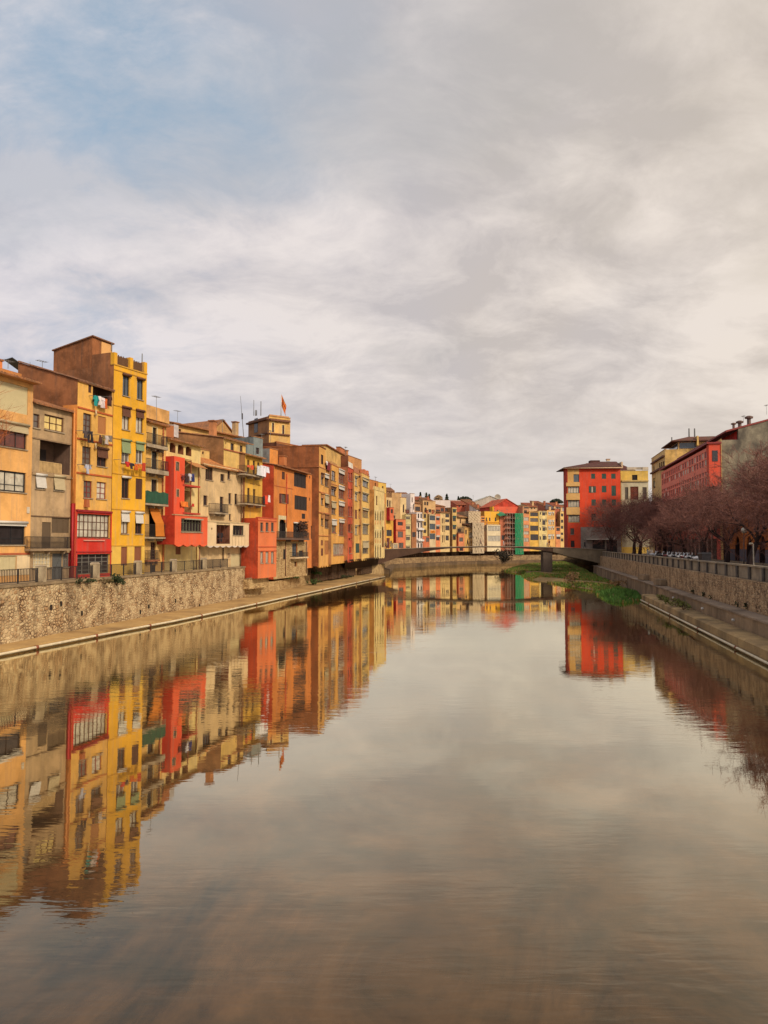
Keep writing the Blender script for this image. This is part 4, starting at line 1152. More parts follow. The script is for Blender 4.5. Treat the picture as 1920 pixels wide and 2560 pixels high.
for a, b in zip(fine, fine[1:]): m.hexa([a[0], a[1], a[1] + h.F.n * .03, a[0] + h.F.n * .03, b[0], b[1], b[1] + h.F.n * .03, b[0] + h.F.n * .03])
m.build('awning', slats((216, 128, 44), 9.0), h.root)
h.T('B1'); h.box(110, 180, 385, 330, 2.6, 6.5, 'setback_storey', (228, 176, 104)); h.box(345, 382, 436, 520, 1.2, 1.3, 'cane_screen', slats((196, 120, 70), 12)); h.box(438, 378, 490, 520, 1.6, 3.0, 'white_shed', (226, 220, 214)); h.antenna(236, 50, 330, 2.2); h.done()

# 6 red and cream house
h = House('cream house with three roof-loggia arches and a tall red bay', 'B2', 334, 733, ('B1', 555, 585), Z0, (234, 208, 136), out=-.9, D=7, side=(206, 176, 120), roof='tile', rise=1.0, over=.5, eave=(228, 196, 132), group=GRP)
h.T('B1')
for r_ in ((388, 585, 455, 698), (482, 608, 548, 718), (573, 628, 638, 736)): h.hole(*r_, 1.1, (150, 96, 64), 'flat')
h.hole(556, 790, 632, 1070, .9, (206, 176, 118)); h.hole(556, 1140, 632, 1392, .9, (206, 176, 118)); h.T('B2'); h.sh(456, 862, 516, 950, 'roll', 1)
h.T('B1')
F_ = h.F; u0 = h.F.hit(*zp('B2', 345, 300))[0]; u1 = h.F.hit(*zp('B2', 553, 300), .9)[0]; zt = h.F.hit(*zp('B1', 500, 750), .9)[1]; zb = Z0 + 4.4
m = MB(); pr = .95; holes = [h.rect(459, 808, 494, 908, pr), h.rect(466, 1122, 494, 1208, pr)]
ul = F_.hit(*zp('B1', 437, 1000), pr)[0]; F2 = Facade(F_.P(ul, 0, pr), F_.P(u1, 0, pr)); B = House.__new__(House); B.F = F2; B.holes = [(a - ul, b - ul, c, d, .12, None) for a, b, c, d in holes]
B.cut(m, 0, F2.w, zb, zt); m.face([F_.P(u1, zb, pr), F_.P(u1, zb, 0), F_.P(u1, zt, 0), F_.P(u1, zt, pr)]); m.face([F_.P(ul, zt, pr), F_.P(u1, zt, pr), F_.P(u1, zt, 0), F_.P(ul, zt, 0)])
bay = m.build('red_bay', plaster((226, 88, 54), .2), h.root)
m = MB(); m.face([F_.P(ul, zb, pr), F_.P(ul, zt, pr), F_.P(ul, zt, -.6), F_.P(ul, zb, -.6)]); m.build('bay_side', plaster((206, 62, 40), .2), bay)
for (a, b, c, d) in holes:
    m = MB(); F_.box(m, a - .08, b + .08, c - .08, d + .08, pr - .14, pr - .1); F_.box(m, a - .06, a, c - .06, d + .06, pr + .001, pr + .02); F_.box(m, b, b + .06, c - .06, d + .06, pr + .001, pr + .02); F_.box(m, a, b, d, d + .06, pr + .001, pr + .02)
    w_ = m.build('window', paint((206, 160, 120)), bay); m = MB(); F_.box(m, a + .05, b - .05, c + .05, d - .05, pr - .09, pr - .06); m.build('pane', GL['mid'], w_)
h.T('B1')
for (a, b) in ((1075, .0), (1392, 0)): h.band(438, a, 640, a + 20, (196, 70, 50), .16, 1.0)
m = MB(); u2 = h.F.hit(*zp('B1', 633, 1000), .95)[0]; m.tube([F_.P(u2, zb, .95), F_.P(u2, zt - .1, .95)], [.05, .05], 6); m.bar(F_.P(u1, zt - .1, .93), F_.P(u2, zt - .1, .93), .06); m.build('steel_post', RUST, h.root)
for (x0, y0, x1, y1, g_) in ((592, 852, 628, 1065, 'dark'), (594, 1200, 630, 1385, 'dark')):
    a, b, c, d = h.rect(x0, y0, x1, y1, -.9); m = MB(); F_.box(m, a, b, c, d, -.897, -.85); w_ = m.build('balcony_door', FR['brown'], h.root); m = MB(); F_.box(m, a + .08, b - .08, c + .1, d - .08, -.849, -.84); m.build('pane', GL[g_], w_)
m = MB(); a, b, c, d = h.rect(575, 815, 712, 850, .0); m.hexa([F_.P(a, c - .25, 1.1), F_.P(b, c - .25, 1.1), F_.P(b, d, .01), F_.P(a, d, .01), F_.P(a, c - .2, 1.1), F_.P(b, c - .2, 1.1), F_.P(b, d + .05, .01), F_.P(a, d + .05, .01)]); m.build('awning', BL['tan'], h.root)
a, b, c, d = h.rect(556, 1320, 632, 1392, .02); m = MB()
for k in range(9): u_ = a + (b - a) * k / 8; F_.box(m, u_ - .012, u_ + .012, c, d, .02, .045)
F_.box(m, a, b, d, d + .05, .015, .05); m.build('railing', RUST, h.root)
h.T('B2'); h.pipe(706, 560, 1130, (196, 150, 90)); h.T('B1'); h.pipe(728, 830, 1400, (176, 116, 76)); h.T('B1'); h.done(); RC = h
# lower bay with a scalloped foot
h = House('projecting red-orange bay with grey-green gallery windows and scalloped foot', 'B2', 444, 822, ('B2', 630, 508), RC.F.hit(*zp('B2', 630, 835), .9)[1], (228, 100, 62), out=1.0, D=1.9, side=(204, 66, 40), name='bay_extension', cat='bay', dirt=.2, eave=(196, 150, 110), group=GRP)
h.w(520, 540, 762, 692, 7, 2, paint((118, 116, 92)), 'dark', top=.3, th=.1, name='gallery_window'); h.scallop(4, .2); m = MB(); a, b, c, d = h.rect(580, 538, 768, 552, .2); h.F.box(m, a, b, c, d, .02, .3); m.build('rolled_awning', paint((176, 166, 140)), h.root); h.done()

# 7 big beige house
h = House('big plain beige house with a tiled roof and small scattered windows', 'B2', 735, 1243, ('B1', 980, 868), Z0, (220, 190, 138), out=-.9, D=6, side=(170, 134, 92), roof='tile', rise=2.7, over=.4, eave=(232, 208, 160), dirt=.42, group=GRP, tiles=tile_mat((206, 134, 74), (150, 96, 60)))
h.T('B1'); h.w(800, 868, 886, 1014, 3, 1, 'brown', 'dark'); h.w(973, 946, 1019, 1028, 1, 1, 'brown', 'dark'); h.w(1054, 912, 1088, 1004, 1, 2, 'brown', 'dark'); h.w(776, 1192, 824, 1304, 1, 1, 'brown', 'dark'); h.w(966, 1206, 1007, 1388, 1, 3, 'brown', 'dark', sill=0); h.w(1066, 1166, 1098, 1290, 1, 2, 'brown', 'dark'); h.w(1136, 1172, 1168, 1298, 1, 2, 'brown', 'dark'); h.w(1071, 1406, 1096, 1474, 1, 1, 'brown', 'dark')
h.balcony(908, 1392, 1068, 1408, 1290, .75); h.T('B2'); h.sh(1092, 940, 1198, 1100, 'cream', 1, 'garage_door'); h.pipe(1218, 0, 570, (150, 110, 80)); h.pipe(1206, 870, 1100, (130, 90, 66)); h.pipe(732, 870, 1120, (150, 100, 70)); h.pipe(1006, 870, 1015, (110, 84, 66))
m = MB(); a, b, c, d = h.rect(1046, 925, 1090, 1005); h.F.box(m, a, b, c, d, .006, .05); nt = m.build('notice_board', paint((214, 184, 140)), h.root); m = MB()
for k, (f0, f1) in enumerate(((.2, .8), (.15, .7), (.25, .85), (.2, .6))): z = c + (d - c) * (.78 - .18 * k); h.F.box(m, a + (b - a) * f0, a + (b - a) * f1, z, z + .06, .051, .056)
m.build('notice_lines', paint((96, 70, 56)), nt); h.T('B1'); h.done(); BG = h
h = House('cream projecting bay with an open laundry loggia and scalloped white foot', 'B2', 822, 1300, ('B2', 1060, 585), BG.F.hit(*zp('B2', 1060, 850), .6)[1], (230, 204, 158), out=.25, D=1.5, side=(206, 180, 140), name='bay_extension', cat='bay', dirt=.2, eave=(214, 186, 140), group=GRP)
h.hole(926, 590, 1082, 828, 1.1, (132, 84, 62)); h.w(1117, 614, 1243, 728, 3, 1, 'dark', 'dark', th=.09); h.w(866, 642, 882, 668, 1, 1, 'dark', 'dark', sill=0); h.scallop(7, .18, c=(232, 220, 200)); m = MB(); a, b, c, d = h.rect(930, 790, 1080, 828)
for u_ in (a + (b - a) * .28, a + (b - a) * .62): h.F.box(m, u_ - .03, u_ + .03, c, h.z1 - .1, -.1, -.04)
h.F.box(m, a, b, c + .5, c + .56, -.1, -.04); m.build('loggia_frame', FR['brown'], h.root); m = MB()
for k in range(5): u_ = h.F.hit(*zp('B2', 1110 + 36 * k, 780))[0]; h.F.box(m, u_ - .012, u_ + .012, h.z0, h.z0 + 1.7, .003, .02)
m.build('cladding_joint', paint((170, 146, 110)), h.root); h.done()

# 8 yellow house and red annex
h = House('yellow house with two laundry balconies between beige and red walls', 'B2', 1248, 1450, ('B1', 1370, 742), 2.2, (226, 178, 74), out=-.6, D=6, side=(170, 130, 86), roof='tile', rise=1.4, over=.5, eave=(232, 204, 140), group=GRP)
h.T('B1')
for r_ in ((1282, 780, 1308, 930), (1346, 792, 1374, 948), (1398, 812, 1424, 955)): h.w(*r_, 1, 2, 'brown', 'dark', sill=0)
for r_ in ((1283, 1106, 1311, 1280), (1349, 1118, 1377, 1285)): h.w(*r_, 1, 3, 'brown', 'dark', sill=0)
h.balcony(1256, 958, 1480, 975, 870, .95); h.balcony(1257, 1292, 1492, 1306, 1200, .95); h.pipe(1243, 930, 1500, (150, 92, 60))
for (x0, y0, x1, y1) in ((1312, 1058, 1366, 1060), (1385, 1072, 1434, 1074)): h.band(x0, y0, x1, y1, (150, 90, 50), .05, .05, 'trellis')
h.done(); YB = h
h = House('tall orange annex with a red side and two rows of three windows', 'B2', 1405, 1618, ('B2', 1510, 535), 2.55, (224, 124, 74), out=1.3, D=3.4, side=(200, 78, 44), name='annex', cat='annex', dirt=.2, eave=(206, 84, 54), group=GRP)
for y in (582, 918):
    for (a, b) in ((1433, 1468), (1494, 1529), (1556, 1591)): h.w(a, y, b, y + (102 if y < 700 else 130), 2, 1, 'grey', 'dark' if y < 700 else 'pale', th=.05)
h.band(1408, 548, 1616, 575, (206, 92, 56), .1, .06); h.band(1408, 860, 1616, 862, (206, 92, 56), .1, .06); h.band(1408, 906, 1616, 912, (206, 92, 56), .08, .05); h.done()
# stone foot and posts below the annex
h2 = House('rough stone footing set back under the orange annex', 'B2', 1300, 1530, 2.54, 1.4, RUB2, out=.55, D=4, name='stone_footing', cat='footing', eave=(150, 120, 90)); h2.done()

# 9 big orange house on a stone ground floor
h = House('orange house with dark shutters, a long iron balcony and stone ground floor', 'C2', 385, 776, ('C1', 600, 985), 2.0, (222, 138, 66), a=14, out=-.35, D=7, side=(200, 78, 44), roof='tile', rise=1.1, over=.5, eave=(150, 106, 76), group=GRP)
h.T('C1'); h.sh(482, 1012, 518, 1100, 'brown', 1); h.sh(622, 1030, 762, 1192, 'dark', 3); h.w(480, 1266, 528, 1370, 2, 1, 'brown', 'mid'); h.leaf(456, 1264, 478, 1372, 'maroon'); h.leaf(530, 1272, 560, 1378, 'maroon'); h.sh(628, 1292, 772, 1452, 'dark', 4)
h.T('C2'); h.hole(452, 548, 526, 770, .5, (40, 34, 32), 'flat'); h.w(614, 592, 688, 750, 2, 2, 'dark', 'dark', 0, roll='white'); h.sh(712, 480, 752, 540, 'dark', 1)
h.sh(495, 890, 528, 1008, 'dark', 1); h.w(598, 822, 658, 972, 2, 2, 'dark', 'blue', sill=0); h.sh(676, 905, 726, 975, 'dark', 1); h.w(625, 1030, 650, 1090, 1, 1, 'dark', 'dark', sill=0)
h.panel(388, 800, 772, 1215, None, .04, 'stone_ground_floor', RUB2)
h.balcony(398, 762, 800, 782, 690, 1.0, c=(110, 84, 68)); h.balcony(640, 978, 790, 995, 925, .8, c=(220, 190, 150)); h.pipe(540, 20, 640, (206, 70, 44), .05); h.pipe(527, 800, 1200, (130, 80, 56)); h.pipe(766, 800, 1170, (110, 70, 54), .07)
m = MB(); F_ = h.F; a, b, c, d = h.rect(442, 512, 534, 548)
for (e, f, g_, k) in ((a, b, c, d + .1), (a, a + .2, c - 2.5, c), (b - .2, b, c - 2.5, c)): F_.box(m, e, f, g_, k, .004, .06)
m.build('door_surround', paint((226, 206, 160)), h.root); h.band(395, 1180 - 1014, 610, 1200 - 1014, (196, 100, 56), .08, .04)
m = MB(); a, b, c, d = h.rect(700, 570, 768, 745, .6); q_ = random.Random(4)
for _ in range(260):
    x, z, o = q_.uniform(a, b), q_.uniform(c, d), q_.uniform(.2, .85); p = F_.P(x, z, o); e = Vector((q_.gauss(0, 1), q_.gauss(0, 1), q_.gauss(0, 1))).normalized() * .17; s_ = e.orthogonal() * .5; m.face([p - e, p - s_, p + e, p + s_])
m.build('creeper', leaf_mat((76, 52, 40), (52, 40, 32)), h.root); h.T('C1'); h.chimney(506, 835, 540, 940, 1.5, (206, 130, 76)); h.done()
h = House('narrow orange strip house with slit windows beside the brown party wall', 'C2', 776, 843, ('C1', 800, 1040), 3.0, (222, 138, 70), a=14, out=-.2, D=5, side=(214, 128, 62), roof='flat', eave=(150, 100, 70), group=GRP)
for r_ in ((796, 45, 808, 75), (796, 295, 808, 330), (816, 620, 836, 770)): h.sh(*r_, 'brown', 1)
h.done()

# 10 yellow house with the big brown side wall
SIDE10 = (152, 92, 54)
h = House('yellow house with a tall bare brown side wall and ragged blinds', 'C2', 907, 1052, ('C1', 980, 985), 3.2, (228, 172, 92), a=9, out=.9, D=9, side=SIDE10, roof='flat', eave=(190, 120, 76), group=GRP, row=2)
for i, (ya, yb, b_) in enumerate(((1035, 1155, .35), (1270, 1390, .4), (1495, 1630, .4))):
    h.T('C1'); h.w(932, ya, 960, yb, 1, 2, 'brown', 'mid', b_, 'tan' if i else 'brown'); h.w(976, ya + 15, 1036, yb + 28, 3, 2, 'brown', 'mid', (.3, .7, .35)[i], ('white', 'beige', 'wood')[i])
h.T('C2'); h.sh(932, 786, 958, 846, 'roll', 1); h.sh(974, 790, 1032, 950, 'orange', 3); h.sh(934, 880, 958, 965, 'maroon', 1); h.scallop(5, .25); h.band(908, 466, 1050, 488, (196, 116, 70), .14, .12); h.band(908, 736, 1050, 738, (196, 116, 70), .1, .1)
h.T('C1'); h.band(908, 1238, 1050, 1284, (196, 116, 70), .12, .1); F_ = h.F; u1 = F_.hit(*zp('C1', 985, 850))[0]; za = F_.hit(*zp('C1', 910, 705))[1]; zb = F_.hit(*zp('C1', 985, 765))[1]
m = MB(); w_ = (F_.hit(*zp('C1', 932, 860))[0], F_.hit(*zp('C1', 958, 880))[0], F_.hit(*zp('C1', 945, 925))[1], F_.hit(*zp('C1', 945, 815))[1]); B = House.__new__(House); B.F = F_; B.holes = [w_]
B.cut(m, .0, u1, h.z1 + .1, (za + zb) / 2, .0); up = m.build('top_storey', h.wall, h.root); zc = (za + zb) / 2
m = MB(); m.face([F_.P(.006, h.z1 - .2, -.006), F_.P(.006, zc, -.006), F_.P(.006, zc, -8.9), F_.P(.006, h.z1 - .2, -8.9)]); m.face([F_.P(u1 - .006, h.z1 - .2, -.006), F_.P(u1 - .006, zc, -.006), F_.P(u1 - .006, zc, -8.9), F_.P(u1 - .006, h.z1 - .2, -8.9)]); F_.box(m, -.05, u1 + .05, zc, zc + .14, -8.9, .08); m.build('side_wall', plaster(SIDE10, .6), up)
m = MB(); F_.box(m, w_[0], w_[1], w_[2], w_[3], -.16, -.1); m.build('shutter', SH['brown'], up)
m = MB(); F_.box(m, u1 + .03, F_.w - .05, h.z1 + .1, h.z1 + 1.1, -.1, -.05); m.build('terrace_railing', slats((120, 76, 58), 9, False), h.root); h.done(); H10 = h
# 11 yellow house with galleries
h = House('yellow house with stacked red-framed glass galleries under a tan gable', 'C2', 1052, 1240, ('C1', 1180, 985), 3.3, (228, 170, 84), a=9, out=1.0, D=8, side=(176, 130, 84), roof='flat', eave=(196, 110, 64), group=GRP, row=2)
h.T('C1')
for i, (ya, yb) in enumerate(((1002, 1112), (1192, 1284), (1362, 1498))): h.w(1054, ya, 1102, yb, 2, 2, 'brown', 'mid', (0, .25, .5)[i], ('beige', 'brown', 'beige')[i])
for i, (ya, yb) in enumerate(((1000, 1150), (1186, 1324), (1366, 1524))): h.w(1136, ya, 1220, yb, 4, 3, 'red', 'mid', .26, 'white', name='glass_gallery')
h.T('C2'); h.w(1056, 556, 1108, 700, 2, 2, 'red', 'mid', .4, 'white'); h.w(1140, 554, 1222, 734, 3, 3, 'red', 'mid', .18, 'white', name='glass_gallery'); h.w(1074, 824, 1222, 958, 8, 1, 'red', 'pale', th=.08, name='glass_gallery')
h.T('C1'); h.band(1052, 1155, 1130, 1168, (196, 120, 70), .1, .06); h.box(1052, 905, 1118, 990, .4, 3, 'terrace_wall', (206, 160, 100)); o, r_ = h.box(985, 775, 1232, 960, 3.2, 7, 'setback_storey', (224, 186, 110)); m = MB(); a, b, c, d = r_; h.F.box(m, a - .2, b + .2, d, d + .16, -7.2, -2.9); m.build('setback_roof', tile_mat(), o)
for x in (1168, 1200):
    a, b, c, d = h.rect(x, 845, x + 14, 885, -3.2); m = MB(); h.F.box(m, a, b, c, d, -3.22, -3.17); m.build('window', FR['brown'], o)
h.chimney(1152, 742, 1204, 800, 3.4, (206, 130, 84)); h.done()
# 12 narrow red
h = House('narrow faded red house with peeling plaster patches', 'C2', 1240, 1312, ('C1', 1275, 975), 3.6, (212, 96, 62), a=9, out=1.05, D=7, side=(190, 120, 76), roof='flat', eave=(170, 90, 60), dirt=.6, group=GRP, row=2)
h.T('C1')
for ya, yb in ((1022, 1118), (1206, 1312), (1412, 1526)): h.w(1247, ya, 1268, yb, 1, 2, 'red', 'mid'); h.w(1274, ya + 4, 1294, yb + 4, 1, 2, 'red', 'mid')
h.T('C2'); h.w(1247, 602, 1270, 690, 1, 1, 'dark', 'dark'); h.w(1276, 604, 1298, 692, 1, 1, 'dark', 'dark')
for x in (1252, 1282): h.w(x, 762, x + 18, 788, 1, 1, 'dark', 'dark', sill=0); h.w(x + 4, 866, x + 26, 938, 1, 2, 'red', 'mid')
h.scallop(3, .25); h.done()
# 13 pale yellow narrow
h = House('pale yellow house with paired wide and slit windows and a hanging plant', 'C2', 1312, 1398, ('C1', 1355, 1035), 3.7, (230, 182, 98), a=9, out=1.1, D=7, side=(200, 140, 84), roof='flat', eave=(196, 116, 70), group=GRP, row=2)
for i, (tg, ya, yb) in enumerate((('C1', 1066, 1175), ('C1', 1248, 1345), ('C1', 1450, 1555), ('C2', 618, 722), ('C2', 822, 932))):
    h.T(tg)
    if i == 2: h.sh(1322, ya, 1352, yb, 'roll', 1)
    elif i == 4: h.sh(1332, ya, 1386, yb, 'green', 2)
    else: h.w(1322, ya, 1354, yb, 2, 2, 'grey', 'pale', .12, 'beige')
    if i < 4: h.w(1366, ya, 1378, yb - 10, 1, 1, 'red', 'mid', 0, roll='brown')
h.T('C1'); h.pipe(1395, 1040, 1640, (206, 130, 70)); h.T('C2'); h.pipe(1397, 470, 990, (196, 120, 66)); h.scallop(4, .25)
h.T('C1'); h.box(1312, 968, 1390, 1035, .15, .2, 'roof_railing', slats((196, 130, 90), 9, False)); h.box(1300, 880, 1392, 1035, 2.4, 5, 'setback_storey', (206, 162, 104)); h.done()
# 14 pale yellow with wide windows
h = House('lemon house with wide five-row galleries and crenellated roof terrace', 'C2', 1400, 1491, ('C1', 1445, 1045), 3.7, (232, 192, 108), a=9, out=1.15, D=7, side=(206, 150, 90), roof='flat', eave=(206, 130, 84), group=GRP, row=2)
for i, (tg, ya, yb) in enumerate((('C1', 1092, 1186), ('C1', 1262, 1352), ('C1', 1438, 1534), ('C2', 602, 714), ('C2', 802, 934))):
    h.T(tg); h.w(1411, ya, 1478, yb, 4, 2, 'grey', 'mid', (.3, .1, .2, .06, .55)[i], 'beige', th=.05, name='gallery_window')
h.T('C1')
for x in (1402, 1432, 1468): h.box(x, 985 if x < 1460 else 1000, x + 16, 1040, .05, .4, 'parapet_post', (214, 130, 84))
h.box(1402, 1010, 1488, 1040, .1, .25, 'parapet', (206, 130, 86)); h.scallop(4, .25); h.done()
# 15 cream house with pointed arches
h = House('cream house with rows of pointed-arch windows and battlements by the bridge', 'D1', 197, 340, ('D1', 265, 262), 3.8, (234, 208, 138), a=14, out=.9, D=6, side=(208, 150, 78), roof='flat', eave=(226, 196, 130), group=GRP, row=2)
h.w(222, 330, 242, 460, 1, 1, 'red', 'dark', sill=0)
for (ya, yb) in ((535, 668), (800, 910), (1000, 1180)):
    for x in (206, 238, 272): h.w(x, ya, x + 19, yb + x * .1 - 20, 1, 1, 'brown', 'dark', arch='point', sill=1 if ya > 900 else 0, surround=(240, 222, 170))
for x in (302, 318): h.w(x, 535, x + 12, 670, 1, 1, 'brown', 'dark', arch='round', sill=0)
h.hole(302, 752, 330, 1040, .5, (150, 110, 74), 'round')
m = MB(); n = 6
for k in range(n): u_ = h.F.w * (k + .15) / n; h.F.box(m, u_, u_ + h.F.w * .6 / n, h.z1 + .1, h.z1 + .7, -.3, .05)
m.build('battlement', h.wall, h.root); h.scallop(5, .25)
for ya in (700, 955):
    for x in (214, 246, 280):
        u_, z = h.F.hit(*zp('D1', x, ya)); m = MB(); m.hexa([h.F.P(u_, z - .5, .004), h.F.P(u_ + .22, z, .004), h.F.P(u_, z + .5, .004), h.F.P(u_ - .22, z, .004), h.F.P(u_, z - .42, .06), h.F.P(u_ + .18, z, .06), h.F.P(u_, z + .42, .06), h.F.P(u_ - .18, z, .06)]); m.build('lozenge_ornament', paint((206, 130, 70)), h.root)
h.done()
# timber struts under the overhanging fronts
m = MB()
st = empty('timber_struts', on_y(840, 1400, 118)); tag(st, 'dark slanting timber struts carrying the overhanging houses above the quay', 'struts')
for k in range(26):
    px = 866 + k * 3.2; Y = line_y(px, 1.0, 2); Yb = line_y(px, -1.2, 2); a = Vector((hx(px) * Y, Y, 3.75)); b = Vector((hx(px) * Yb - .3, Yb + .4, 2.0)); mm = MB(); mm.bar(a, b, .2); mm.build('strut', paint((72, 50, 40), .9), st)

# ------------------------------------------------------------------ buildings standing behind the left row


def back(label, zt, x0, x1, ytop, Y, wall, D=8, side=None, a=20, z0=3.85, roof='flat', rise=1.4, wins=(), over=.3, name='town_house', cat='house', eave=None, dirt=.4, group='houses rising behind the river front', done=True, **k):
    h = House(label, zt, x0, x1, ytop, z0, wall, a=a, Y=Y, D=D, side=side, roof=roof, rise=rise, over=over, name=name, cat=cat, eave=eave, dirt=dirt, group=group, **k)
    for w_ in wins:
        if len(w_) == 4: h.w(*w_, 1, 2, 'brown', 'dark', sill=0)
        else: h.w(*w_[:4], **w_[4])
    return h.done() if done else h


h = back('long ochre building with a tiled roof rising behind the beige house', 'B1', 388, 1345, ('B1', 900, 455), 88, (224, 180, 104), 12, (206, 160, 98), 26, roof='tile', rise=2.2, over=.5, eave=(214, 160, 96), wins=[(492, 425, 520, 470), (1315, 555, 1335, 585)], done=False)
h.T('B1'); h.antenna(480, 215, 350, .5); h.done()
h = back('ochre gable-ended building peeping over the long tiled roof', 'B1', 850, 1110, ('B1', 980, 462), 104, (226, 190, 116), 9, (206, 160, 98), 30, roof='gable', rise=1.7)
h = back('tan gable house with a cream attic behind the beige house', 'B1', 1000, 1255, ('B1', 1140, 560), 80.5, (232, 196, 114), 11, (172, 126, 80), 18, roof='tile', rise=1.6, over=.4, eave=(236, 200, 150), wins=[(1030, 575, 1042, 600), (1090, 592, 1132, 672), (1196, 618, 1230, 690)], done=False)
h.T('B1'); h.band(990, 655, 1250, 712, (176, 96, 66), .12, .1); h.done()
back('small cream roof room with a square hatch above the beige tiles', 'B1', 722, 836, ('B1', 770, 665), 79, (232, 196, 120), 3, (216, 176, 110), 18, z0=14, wins=[(762, 682, 784, 718)], name='roof_room', cat='roof room')
back('blue-grey roof box with an open door behind the yellow balconies', 'B1', 1345, 1452, ('B1', 1400, 525), 92, (138, 150, 146), 4, (124, 134, 132), 24, z0=10, wins=[(1380, 642, 1420, 715)], name='roof_room', cat='roof room', dirt=.5)
back('low grey-blue lean-to with a pale rail left of the blue-grey roof box', 'B1', 1268, 1340, ('B1', 1300, 600), 90, (134, 146, 140), 3, (122, 132, 130), 24, z0=10, name='roof_room', cat='roof room')
back('orange setback house behind the red party wall', 'C1', 335, 430, ('C1', 380, 750), 97, (226, 150, 74), 8, (150, 152, 146), 18, z0=5)
h = back('wide brown-topped block with a tan wall behind the orange house', 'C1', 412, 770, ('C1', 590, 700), 108, (186, 128, 72), 12, (110, 70, 50), 30, z0=4, roof='flat', eave=(176, 104, 66), done=False)
h.T('C1'); a, b, zb, zt = h.rect(412, 690, 770, 800); h.panel(414, 712, 768, 822, (112, 72, 52), .05, 'dark_parapet'); h.band(414, 775, 768, 868, (196, 120, 70), .12, .1); h.done()
# square tower with the flag
h = back('square ochre tower with a moulded cornice and slim windows', 'C1', 326, 572, ('C1', 450, 380), 125, (226, 182, 104), 7.5, (170, 124, 82), 52, z0=6, name='tower', cat='tower', eave=(190, 130, 84), done=False)
h.T('C1')
for r_ in ((368, 448, 392, 556), (486, 474, 510, 586)): h.w(*r_, 1, 2, 'red', 'dark', surround=(236, 208, 140), sill=0)
h.band(328, 395, 568, 450, (120, 76, 52), .35, .45, 'cornice'); h.band(328, 556, 568, 604, (120, 76, 52), .22, .3, 'string_course'); h.band(335, 345, 560, 398, (206, 150, 96), .25, .12, 'parapet_moulding')
F_ = h.F; m = MB(); c1 = F_.hit(*zp('C1', 328, 418))[1]; c2 = F_.hit(*zp('C1', 328, 568))[1]
for (z, g_, o) in ((c1 + .45, .3, .5), (c2 + .2, .22, .35)): m.hexa([F_.P(-o, z - g_, .0), F_.P(0, z - g_, .0), F_.P(0, z - g_, -7.5), F_.P(-o, z - g_, -7.5), F_.P(-o, z, 0), F_.P(0, z, 0), F_.P(0, z, -7.5), F_.P(-o, z, -7.5)])
m.build('side_cornice', paint((110, 72, 50), .8), h.root); m = MB(); za = F_.hit(*zp('C1', 300, 480), -4)[1]
m.hexa([F_.P(-.05, za - 1.3, -4), F_.P(.0, za - 1.3, -4), F_.P(0, za - 1.3, -5.2), F_.P(-.05, za - 1.3, -5.2), F_.P(-.05, za + 1.2, -4), F_.P(0, za + 1.2, -4), F_.P(0, za + 1.2, -5.2), F_.P(-.05, za + 1.2, -5.2)]); m.build('side_window', GL['dark'], h.root)
h.antenna(160, 185, 365, 6.9, False, .06); h.antenna(242, 200, 365, 5, False, .09)
for x in (178, 192): h.antenna(x, 300, 365, 6.4, False, .1)
h.done(); TW = h
u0, za = F_.hit(*zp('C1', 474, 120), -2); zb = F_.hit(*zp('C1', 472, 370), -2)[1]; P0 = F_.P(u0, zb, -2); fp = empty('flagpole', P0); tag(fp, 'white flagpole on the roof of the square tower', 'flagpole')
m = MB(); m.tube([P0, P0 + Vector((0, 0, za - zb))], [.09, .05], 8); m.build('pole', paint((220, 214, 206)), fp, True)
fl = empty('flag', P0 + Vector((0, 0, za - zb))); tag(fl, 'red and yellow striped flag hanging from the tower flagpole', 'flag'); m = MB(); T_ = P0 + Vector((.06, 0, za - zb)); nr, nc = 9, 8; g = []
for i in range(nr + 1):
    row = []
    for j in range(nc + 1):
        f, s_ = i / nr, j / nc; dr = s_ * 1.5; row.append(T_ + Vector((s_ * .85 * (.9 + .1 * math.cos(f * 5)), .22 * math.sin(s_ * 7 + f * 2), -f * 2.0 - dr * 1.3)))
    g.append(row)
for i in range(nr):
    for j in range(nc): m.face([g[i][j], g[i + 1][j], g[i + 1][j + 1], g[i][j + 1]], 0 if i % 3 == 1 else 1)
m.build('cloth', [paint((226, 168, 44), .8), paint((196, 48, 36), .8)], fl)
# thin guyed mast seen left of the tower
a, b = on_y(601, 990, 112), on_y(609, 1090, 112); ms = empty('radio_mast', b); tag(ms, 'tall thin leaning radio mast behind the tiled roofs left of the tower', 'mast'); m = MB(); m.tube([Vector((b.x, b.y, 14)), b, a], [.06, .06, .025], 6); m.build('pole', STEEL, ms)
m = MB(); k = b.lerp(a, .42); m.tube([k, k + Vector((-.02, 0, .9))], [.11, .11], 6); m.build('joint', paint((70, 64, 62)), ms)
